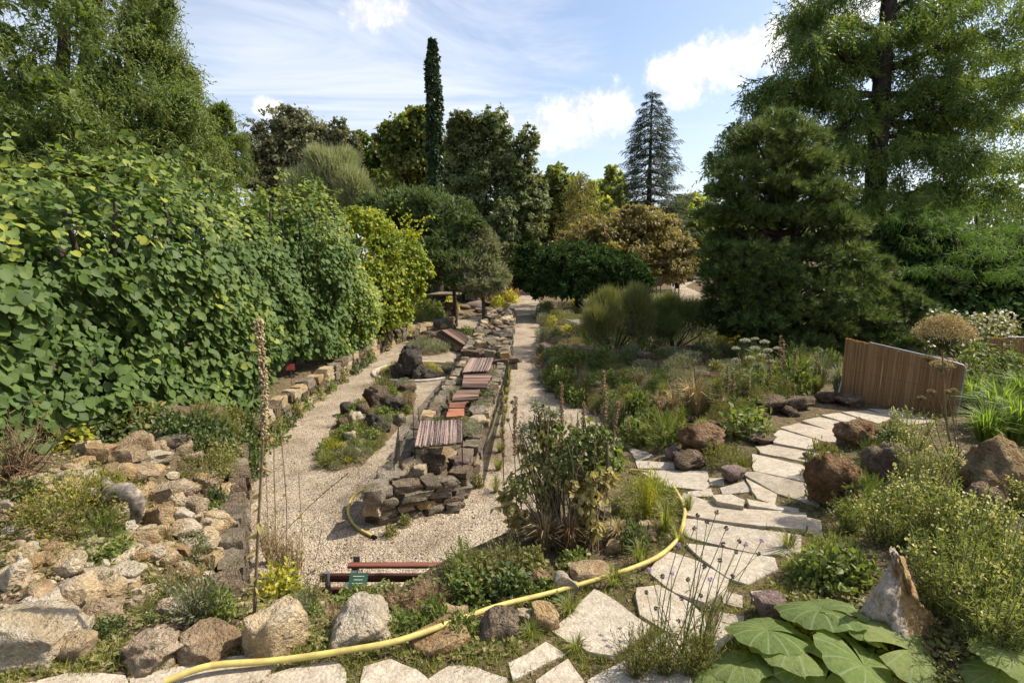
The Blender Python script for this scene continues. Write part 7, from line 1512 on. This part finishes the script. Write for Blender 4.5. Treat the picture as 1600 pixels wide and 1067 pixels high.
for pts, lab in [([(1205, 620), (1203, 580), (1200, 555)], 'brown spire leaning on the white umbels'), ([(1218, 620), (1219, 570), (1219, 525)], 'tallest brown seed spire beside the white umbels'), ([(1226, 622), (1225, 575), (1224, 530)], 'second brown seed spire beside the white umbels'), ([(1240, 622), (1241, 580), (1242, 545)], 'short brown seed spire near the reed screen'), ([(1274, 615), (1275, 590), (1276, 555)], 'lone pinkish spire in front of the pine shade'), ([(1135, 640), (1136, 610), (1137, 570)], 'brown spire left of the white umbels'), ([(1150, 645), (1146, 610), (1145, 580)], 'thin tan spire in the bed behind the slab path'), ([(1088, 650), (1086, 600), (1085, 560)], 'tan spire rising from the tall straw grass')]: stalk(lab, pts, .05, .6, .006, 90, .026, .022, M_BRN)
# ---- giant dry umbel on the right
umbel_plant('giant dry umbel with domed tan head on a tall dark stem', (1500, 765), [(1475, 524, 1.0)], -.05, .175, M_STRAW, .010, .62, 'giant_umbel', 110, 60)
umbel_plant('smaller dry umbels on side stems in front of the reed screen', (1497, 762), [(1472, 572, .9), (1440, 622, .35), (1455, 612, .35), (1480, 612, .3), (1490, 610, .3), (1450, 560, .5)], -.05, .085, M_STRAW, .004, .5, 'giant_umbel', 30, 12)
# ---- strap grasses and bush at the right edge
for x, y, w, h, lab in [(1560, 660, 120, 80, 'behind the golden rock'), (1520, 640, 90, 70, 'beside the reed screen end'), (1590, 690, 110, 90, 'beside the golden rock top'), (1600, 640, 110, 80, 'below the second reed screen'), (1540, 690, 100, 70, 'between golden rock and dry umbel'), (1575, 620, 90, 60, 'behind the other strap leaves')]: plant('tuft', M_SGRASS, x, y, w*1.1, h*1.05, f'bright green arching strap leaves {lab}', name='strap_leaf_plant')
clump('flowering_bush', 'leafy bush dotted with white flowers behind the dry umbel', np.array([*pd(1525, 560, 8.6)[:2], .9]), [lump(1520, 515, 36, 22, 8.7), lump(1560, 510, 34, 22, 8.8), lump(1490, 530, 30, 24, 8.5), lump(1545, 545, 44, 20, 8.3), lump(1460, 515, 20, 24, 8.6)], M_OLV, .07, 90, 12, smat=M_WSTEM)
b = Batch(); n = 420; q = np.array([pd(random.uniform(1450, 1590), random.uniform(485, 545), random.uniform(8.0, 8.7)) for _ in range(n)]); leaves(b, q, rdir(n), rdir(n), .05, .045, T_OVAL, rng.random(n)); bush = [o for o in bpy.data.objects if o.name.startswith('flowering_bush')][0]; b.obj('flowers', M_WFL, bush, bush.location)['kind'] = 'stuff'
clump('leafy_shrub', 'yellow green leafy shrub below the white flowering bush', np.array([*pd(1550, 600, 7.5)[:2], .95]), [lump(1540, 575, 50, 26, 7.4), lump(1590, 590, 40, 26, 7.3), lump(1520, 600, 30, 24, 7.2), lump(1565, 560, 40, 18, 7.6)], M_GRN, .08, 70, 12, T_DIAMOND, .3, .03)
# ---- butterbur
def butterbur():
    global M_BUTT
    m, nt, N, L = _nt('butterbur_leaf'); out = N('ShaderNodeOutputMaterial'); p = N('ShaderNodeBsdfPrincipled'); uv = N('ShaderNodeAttribute'); uv.attribute_name = 'polar'
    sp = N('ShaderNodeSeparateXYZ'); L(uv.outputs['Vector'], sp.inputs[0]); w = N('ShaderNodeTexWave'); w.inputs['Scale'].default_value = 1.0
    s = N('ShaderNodeMath'); s.operation = 'MULTIPLY'; L(sp.outputs[0], s.inputs[0]); s.inputs[1].default_value = 13.0; sn = N('ShaderNodeMath'); sn.operation = 'SINE'; L(s.outputs[0], sn.inputs[0])
    ve = ramp(N, [(.88, (0, 0, 0)), (1.0, (1, 1, 1))]); L(sn.outputs[0], ve.inputs[0]); tc = N('ShaderNodeTexCoord'); n1 = noise_node(N, L, tc.outputs['Object'], 9, 5, .6); n2 = noise_node(N, L, tc.outputs['Object'], 26, 5, .6); oi = N('ShaderNodeObjectInfo')
    r = ramp(N, [(.25, (.145, .20, .05)), (.5, (.205, .265, .07)), (.8, (.30, .335, .11))]); ad = N('ShaderNodeMath'); ad.operation = 'MULTIPLY_ADD'; L(oi.outputs['Random'], ad.inputs[0]); ad.inputs[1].default_value = .45; sb2 = N('ShaderNodeMath'); sb2.operation = 'SUBTRACT'; L(n1.outputs[0], sb2.inputs[0]); sb2.inputs[1].default_value = .22; L(sb2.outputs[0], ad.inputs[2]); L(ad.outputs[0], r.inputs[0])
    vf = N('ShaderNodeMath'); vf.operation = 'MULTIPLY'; L(ve.outputs[0], vf.inputs[0]); vf.inputs[1].default_value = .75
    c = mixcol(N, L, vf.outputs[0], r.outputs[0], (.33, .38, .18)); L(c, p.inputs['Base Color']); p.inputs['Roughness'].default_value = .5; p.inputs['Specular IOR Level'].default_value = .3
    bp = N('ShaderNodeBump'); bp.inputs['Strength'].default_value = .6; bp.inputs['Distance'].default_value = .02; L(n2.outputs[0], bp.inputs['Height']); L(bp.outputs[0], p.inputs['Normal'])
    tr = N('ShaderNodeBsdfTranslucent'); mc = mixcol(N, L, 1.0, c, (2.1, 2.0, .7), 'MULTIPLY'); L(mc, tr.inputs[0]); mx = N('ShaderNodeMixShader'); mx.inputs[0].default_value = .38; L(p.outputs[0], mx.inputs[1]); L(tr.outputs[0], mx.inputs[2]); L(mx.outputs[0], out.inputs[0]); M_BUTT = m
    def leafmesh(seed):
        r_ = np.random.default_rng(seed); nr, na = 9, 66; V = [(0, 0, 0)]; pol = [(0, 0, 0)]; ph = r_.uniform(0, 6)
        for i in range(1, nr+1):
            f = i/nr
            for j in range(na):
                a = -math.pi + .16 + (2*math.pi-.32)*j/(na-1); lobe = 1 + .05*math.cos(a*2) - .03*abs(a)/math.pi + (.035*math.sin(a*9+ph) + .02*math.sin(a*21+seed))*f
                rad = f*lobe; z = .05*math.sin(a*3+ph)*f*f + .05*f*f*math.cos(a*2+1+seed) + .22*f*(1-f) - .12*f**3 + .022*math.sin(a*11+ph)*f**4 + .016*math.cos(a*13)*f*(1.15-f)
                V.append((rad*math.cos(a)+.0, rad*math.sin(a), z)); pol.append((a, f, 0))
        F4 = []; F3 = [(0, 1+j, 2+j) for j in range(na-1)]
        for i in range(nr-1):
            for j in range(na-1): q = 1+i*na+j; F4.append((q, q+na, q+na+1, q+1))
        b = Batch(); b.add(V, F4); b.n = 0; b.V = []; b.add(V, F3); b2 = Batch(); b2.V = [np.array(V, float)]; b2.n = len(V); b2.F = {4: [(np.array(F4), np.full(len(F4), .5), np.zeros(len(F4), int), np.ones(len(F4), bool))], 3: [(np.array(F3), np.full(len(F3), .5), np.zeros(len(F3), int), np.ones(len(F3), bool))]}
        me = b2.mesh('leaf_blade', m); at = me.attributes.new('polar', 'FLOAT_VECTOR', 'POINT'); at.data.foreach_set('vector', np.array(pol, np.float32).ravel()); return me
    ms = [leafmesh(i) for i in range(5)]
    def plantb(label, foot, specs):
        base = gp(*foot); t = thing('butterbur', label, 'plant', base)
        for (x, y, w, dz, yaw, tilt, roll) in specs:
            p_ = gp(x, y+dz); d = p_[1]; c = pd(x, y, d); k = mpp(c); s = w*k/2*1.12
            f = base + rng.normal(0, .07, 3)*[1, 1, 0]
            f = np.array([c[0]*.75+base[0]*.25, c[1]*.75+base[1]*.25, float(H(c[0]*.75+base[0]*.25, c[1]*.75+base[1]*.25))])
            P = spline([f-np.array(t.location), (f*.4+c*.6)-np.array(t.location)+[.01, 0, 0], c-np.array(t.location)], 6); bb = Batch(); tube(bb, P, np.linspace(.009, .006, 6), 6); stk = bb.obj('leaf_stalk', M_GSTEM, t); addobj('leaf', ms[random.randrange(5)], stk, c-np.array(t.location), (roll, tilt, yaw), (s, s, s))
    plantb('butterbur with huge round pleated leaves beside the pointed rock', (1260, 1060), [(1282, 952, 110, 40, 2.4, .25, .15), (1335, 975, 80, 40, -.6, .35, -.3), (1200, 985, 105, 35, 2.7, .1, .2), (1240, 1010, 120, 30, 1.9, .2, .1), (1160, 1035, 90, 25, 3.3, .1, .3), (1350, 1040, 130, 30, -1.4, .25, -.35), (1420, 1015, 120, 30, .2, .25, .3), (1290, 1062, 100, 20, 3.8, .2, .2), (1200, 1060, 100, 20, 3.4, .3, .1), (1250, 1050, 80, 20, 4.6, .1, -.2), (1120, 1062, 70, 15, 3.0, .2, .1)])
    plantb('butterbur leaves under the toadflax at the rock garden corner', (1580, 1060), [(1590, 1030, 110, 25, 1.2, .2, .1), (1600, 960, 90, 30, 2.5, .3, .2), (1560, 1050, 90, 20, 3.6, .3, .2)])
    plantb('butterbur leaves growing against the big golden rock', (1610, 880), [(1592, 855, 80, 30, 2.2, .4, .3), (1600, 900, 80, 30, 3.0, .3, .2), (1622, 870, 90, 30, .4, .2, .1)])
butterbur()

# ================================================================ ground stuff
def stuff(b, name, mats, label, cat): o = b.obj(name, mats); prop(o, label, cat, None, 'stuff'); return o
def pixel_points(n, y0, y1, x0=-40, x1=1640, ok=None):
    out = []
    px = rng.uniform(x0, x1, n); py = rng.uniform(y0, y1, n)
    rr = np.stack([(px-800)/FPX, math.cos(PITCH)+(533.5-py)/FPX*math.sin(PITCH), -math.sin(PITCH)+(533.5-py)/FPX*math.cos(PITCH)], -1)
    T = np.concatenate([np.linspace(1.3, 10, 130), np.linspace(10.2, 45, 120)]); hit = np.full(n, -1.0)
    for t in T:
        P = rr*t; h = np.maximum(H(P[:, 0], P[:, 1]), -.02); m = (hit < 0) & (P[:, 2]+CAMZ < h); hit[m] = t
    m = hit > 0; P = rr[m]*hit[m][:, None]; P[:, 2] = H(P[:, 0], P[:, 1]); return P
SG = poly_sd
P = pixel_points(30000, 560, 1090); sdg = SG(P[:, 0], P[:, 1], GRAVEL)
on_isl = np.minimum.reduce([SG(P[:, 0], P[:, 1], i_) for i_ in (ISL1, ISL3, RING)]) < 0
sds = np.full(len(P), 9.0)
for sp_ in SLABPOLY: sds = np.minimum(sds, SG(P[:, 0], P[:, 1], sp_))
soil = ((sdg > .02) | on_isl) & (sds > .0)
pat = fbm(P*[1.4, 1.4, 0], 3, 66)
# short grass: near the slabs and in patches
gm = soil & (((sds < .22) & (rng.random(len(P)) < .85)) | ((pat > .05) & (rng.random(len(P)) < .35)))
Q = P[gm]; k = 4; Q = np.repeat(Q, k, 0) + rng.normal(0, .018, (len(Q)*k, 3))*[1, 1, 0]; n = len(Q); Q[:, 2] = H(Q[:, 0], Q[:, 1])
b = Batch(); L = rng.uniform(.02, .07, n); leaves(b, Q, nrm(rng.normal(0, .55, (n, 3))*[1, 1, .2]+[0, 0, 1]), rdir(n), L, rng.uniform(.003, .007, n), T_NEEDLE, rng.random(n)); stuff(b, 'grass', M_GRASS, 'short green and straw grass in the joints and edges of the slab path', 'grass')
# ground cover leaves
cm = soil & (sds > .06) & (pat > -.08) & (rng.random(len(P)) < .65); Q = P[cm]; Q = np.repeat(Q, 3, 0)+rng.normal(0, .03, (len(Q)*3, 3))*[1, 1, .3]; n = len(Q); Q[:, 2] = H(Q[:, 0], Q[:, 1])+rng.uniform(0, .035, n); L = rng.uniform(.012, .035, n)*(1+Q[:, 1]/14)
b = Batch(); leaves(b, Q, nrm(rng.normal(size=(n, 3))*[1, 1, .5]), nrm(rng.normal(0, .4, (n, 3))+[0, 0, 1]), L, L*.6, T_DIAMOND, rng.random(n)); stuff(b, 'ground_cover', M_OLV, 'low olive green ground cover creeping over the garden soil', 'ground cover')
# dry litter
lmk = soil & (rng.random(len(P)) < .7); Q = P[lmk]; n = len(Q); Q[:, 2] = H(Q[:, 0], Q[:, 1])+.006; L = rng.uniform(.012, .05, n); b = Batch(); leaves(b, Q, nrm(rng.normal(size=(n, 3))*[1, 1, .15]), nrm(rng.normal(0, .4, (n, 3))+[0, 0, 1]), L, L*rng.uniform(.1, .6, n), T_DIAMOND, rng.random(n)); stuff(b, 'leaf_litter', M_BRN, 'dry brown leaf litter and twigs scattered over the garden soil', 'leaf litter')
# loose pebbles on the gravel and crumbs of stone on the rockery
def pebbles(Q, smin, smax, name, mat, label):
    n = len(Q); oc = np.array([(1, 0, 0), (-1, 0, 0), (0, 1, 0), (0, -1, 0), (0, 0, .7), (0, 0, -.7)], float); of = np.array([(0, 2, 4), (2, 1, 4), (1, 3, 4), (3, 0, 4), (2, 0, 5), (1, 2, 5), (3, 1, 5), (0, 3, 5)])
    s = rng.uniform(smin, smax, n)*rng.random(n)**.5; a = rng.uniform(0, 6.28, n); c, d = np.cos(a), np.sin(a); V = oc[None]*s[:, None, None]*rng.uniform(.6, 1.3, (n, 6, 1)); X = V[..., 0]*c[:, None]-V[..., 1]*d[:, None]; Y = V[..., 0]*d[:, None]+V[..., 1]*c[:, None]
    V = np.stack([X, Y, V[..., 2]], -1)+Q[:, None, :]; b = Batch(); b.add(V.reshape(-1, 3), (of[None]+(np.arange(n)*6)[:, None, None]).reshape(-1, 3), np.repeat(rng.random(n), 8)); stuff(b, name, mat, label, 'gravel')
G = pixel_points(12000, 500, 930, 380, 1010); sg = SG(G[:, 0], G[:, 1], GRAVEL); G = G[(sg < .0)]; G[:, 2] = .008
edge = np.exp(-np.abs(SG(G[:, 0], G[:, 1], GRAVEL))/.3); G = G[rng.random(len(G)) < .6+.4*edge]
pebbles(G, .004, .014, 'loose_gravel', plain('gravel_pebble', (.48, .39, .30), .9, 0, .7, 50, .1), 'loose pale pebbles lying on the gravel court')
Lq = G[(rng.random(len(G)) < .07)]; n = len(Lq); b = Batch(); L = rng.uniform(.015, .05, n); leaves(b, Lq+[0, 0, .006], nrm(rng.normal(size=(n, 3))*[1, 1, .15]), nrm(rng.normal(0, .35, (n, 3))+[0, 0, 1]), L, L*.5, T_DIAMOND, rng.random(n)); stuff(b, 'fallen_leaves', M_BRN, 'brown fallen leaves scattered on the gravel court', 'leaf litter')
rk = soil & (P[:, 0] < -1.0) & (P[:, 1] < 7) & (rng.random(len(P)) < .5); Q = P[rk]; Q[:, 2] = H(Q[:, 0], Q[:, 1])+.004; pebbles(Q, .008, .03, 'stone_chips', M_PALE, 'pale stone chips between the rockery stones')

# more dry flower stalks in the beds on both sides of the steps
for i, (x, y, h) in enumerate([(1010, 700, 90), (1030, 690, 70), (1060, 670, 80), (1110, 655, 60), (1125, 650, 80), (1140, 655, 70), (1170, 640, 60), (1190, 640, 70), (1075, 640, 70), (985, 720, 80), (1095, 650, 60), (1160, 630, 80), (930, 700, 60), (1210, 628, 60)]):
    stalk('thin dry flower stalk in the bed behind the slab steps', [(x, y), (x+random.uniform(-5, 5), y-h*.55), (x+random.uniform(-10, 10), y-h)], .05, .55, .004, 60, .016, .013, random.choice([M_BRN, M_TAN]), 'dry flower stalks behind the slab steps')

for i, (x, y, h) in enumerate([(840, 865, 150), (860, 868, 190), (872, 866, 120), (890, 868, 170), (915, 866, 150), (925, 862, 200), (950, 858, 120), (900, 866, 220)]):
    stalk('thin bare brown stem standing in the central clump', [(x, y), (x+random.uniform(-8, 8), y-h*.5), (x+random.uniform(-20, 20), y-h)], .1, .3, .004, 26, .012, .010, M_BRN, 'bare stems of the central clump')
